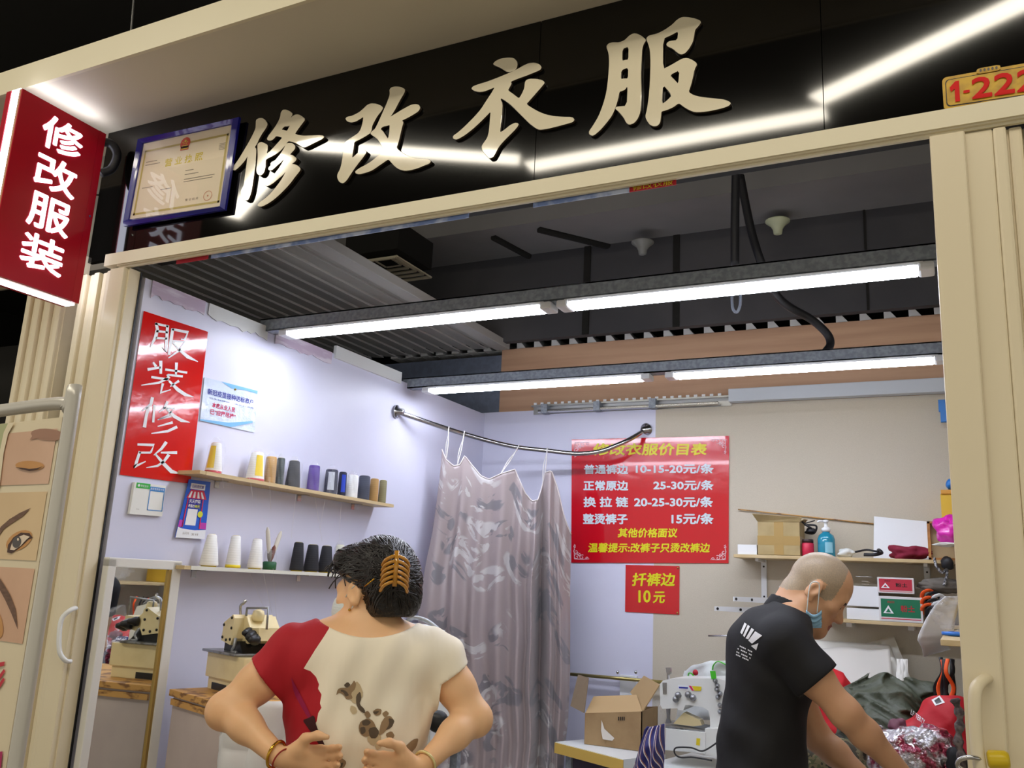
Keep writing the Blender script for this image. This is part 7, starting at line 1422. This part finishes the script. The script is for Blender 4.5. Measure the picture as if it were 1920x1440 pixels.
sheetp('paper_sheet', 'folded white paper corner standing behind the pattern sheets, right side', [(1625, 1206), (1676, 1192), (1712, 1285), (1690, 1300)], 4.66, 4.735, m_pp, .02)
sheetp('paper_sheet', 'small white paper slip hanging in front of the pattern sheets', [(1682, 1236), (1702, 1236), (1703, 1288), (1680, 1286)], 4.36, 4.44, m_pp, .01)
pile('red_garment', 'plain red garment behind the man arm', 'clothes', [(A_(1530, 1262, 4.15), A_(1572, 1300, 4.1), .05, .06), (A_(1560, 1290, 4.1), A_(1570, 1380, 4.1), .07, .1)], mat('red_fabric', (196, 24, 36), .65), .008, .01)
pile('olive_jacket', 'olive green padded jacket heaped on the work table', 'clothes', [(A_(1600, 1330, 3.85), A_(1680, 1330, 3.8), .075, .09), (A_(1590, 1310, 3.95), A_(1650, 1296, 3.9), .045, .06), (A_(1650, 1300, 3.9), A_(1745, 1300, 3.9), .06, .05), (A_(1600, 1360, 3.75), A_(1690, 1372, 3.7), .07, .07), (A_(1640, 1400, 3.8), A_(1700, 1400, 3.8), .13, .13)], mat('olive_nylon', (74, 80, 66), .5, bump=(16, .7), bdist=.02), .006, .02, (30, 26, 58))
rb = pile('red_bag', 'red bag with white lettering lying on the work table', 'bag', [(A_(1722, 1400, 3.6), A_(1770, 1352, 3.6), .09, .07), (A_(1770, 1350, 3.62), A_(1800, 1345, 3.6), .075, .07), (A_(1740, 1420, 3.6), A_(1800, 1410, 3.6), .11, .11)], mat('red_nonwoven', (186, 18, 36), .6, bump=(40, .15)), .007, .014, (20, 14, 18))
bv = bvh_of(rb)
def onbag(u, v):
    q = cast(bv, u, v, .002); return q if q is not None else at(u, v, Y=3.52)
o3 = (1709, 1346); c_, s_ = math.cos(math.radians(38)), math.sin(math.radians(38))
mb = MB().use(m_wh)
tx = 'LETTERTY'
for i, ch_ in enumerate(tx):
    sf = lambda u, v, i=i: onbag(1709 + (i * 4.2 + u * 3.6) * c_ - (v * 9) * s_ * .35, 1330 + (i * 4.2 + u * 3.6) * s_ + v * 9)
    write(mb, ch_, sf, 0, 0, 1, 1, .02)
mb.build('lettering', rb)
mb = MB().use(m_wh); printed(mb, bv, [(1747, 1313), (1762, 1305), (1772, 1318), (1754, 1324)], 1.5, .002); mb.use(m_blk); printed(mb, bv, [(1752, 1315), (1761, 1309), (1766, 1317), (1756, 1321)], 1.2, .003); mb.build('square_patch', rb)
tag(pile('foil_parcel', '', '', [(A_(1668, 1415, 3.42), A_(1750, 1405, 3.4), .07, .075), (A_(1690, 1440, 3.42), A_(1750, 1440, 3.42), .09, .09), (A_(1680, 1395, 3.44), A_(1735, 1385, 3.45), .03, .03)], mat('crinkled_film', (150, 40, 70), .16, metal=.35, coat=1, vary=(16, (222, 222, 232), .46, .54), bump=(30, 1.0), bdist=.05), .006, .012, (55, 40, 60)), 'shiny crinkled plastic wrapped parcel in front of the red bag', 'parcel')
def camo_fn(nt, N, b, tc):
    b.inputs['Roughness'].default_value = .85; n = N.new('ShaderNodeTexNoise'); n.inputs['Scale'].default_value = 26; n.inputs['Detail'].default_value = 3; nt.links.new(tc.outputs['Object'], n.inputs[0]); r = N.new('ShaderNodeValToRGB'); r.color_ramp.interpolation = 'CONSTANT'; e = r.color_ramp.elements
    e[0].color = rgb((60, 56, 44)); e[1].position = .43; e[1].color = rgb((116, 106, 78)); k = e.new(.52); k.color = rgb((84, 88, 60)); k = e.new(.6); k.color = rgb((160, 150, 118)); nt.links.new(n.outputs[0], r.inputs[0]); nt.links.new(r.outputs[0], b.inputs['Base Color'])
pile('camouflage_garment', 'camouflage patterned garment under the man arms', 'clothes', [(A_(1515, 1425, 3.5), A_(1570, 1420, 3.5), .06, .07), (A_(1510, 1450, 3.5), A_(1590, 1450, 3.5), .09, .09)], node_mat('camouflage_cloth', camo_fn), .008, .01)
pile('dark_garment', 'very dark garment between the camouflage and olive ones', 'clothes', [(A_(1512, 1392, 3.66), A_(1560, 1398, 3.62), .05, .05)], mat('dark_green_cloth', (46, 48, 46), .8), .009, .012)
lump('patterned_scarf', 'small navy and white patterned scarf before the olive jacket', 'clothes', 1634, 1374, 3.5, (.040, .05, .032), mat('navy_white_print', (40, 46, 90), .6, vary=(44, (216, 214, 216), .48, .52)), .4, 24)
lump('mauve_cloth', 'small mauve cloth lump next to the patterned scarf', 'clothes', 1683, 1362, 3.5, (.028, .04, .028), mat('mauve_cloth', (120, 74, 90), .7), .4, 24)
lump('dark_pouch', 'dark pouch at the table edge near the yellow lock', 'pouch', 1797, 1430, 3.34, (.035, .05, .05), MATS['dark_cloth'], .3, 16)
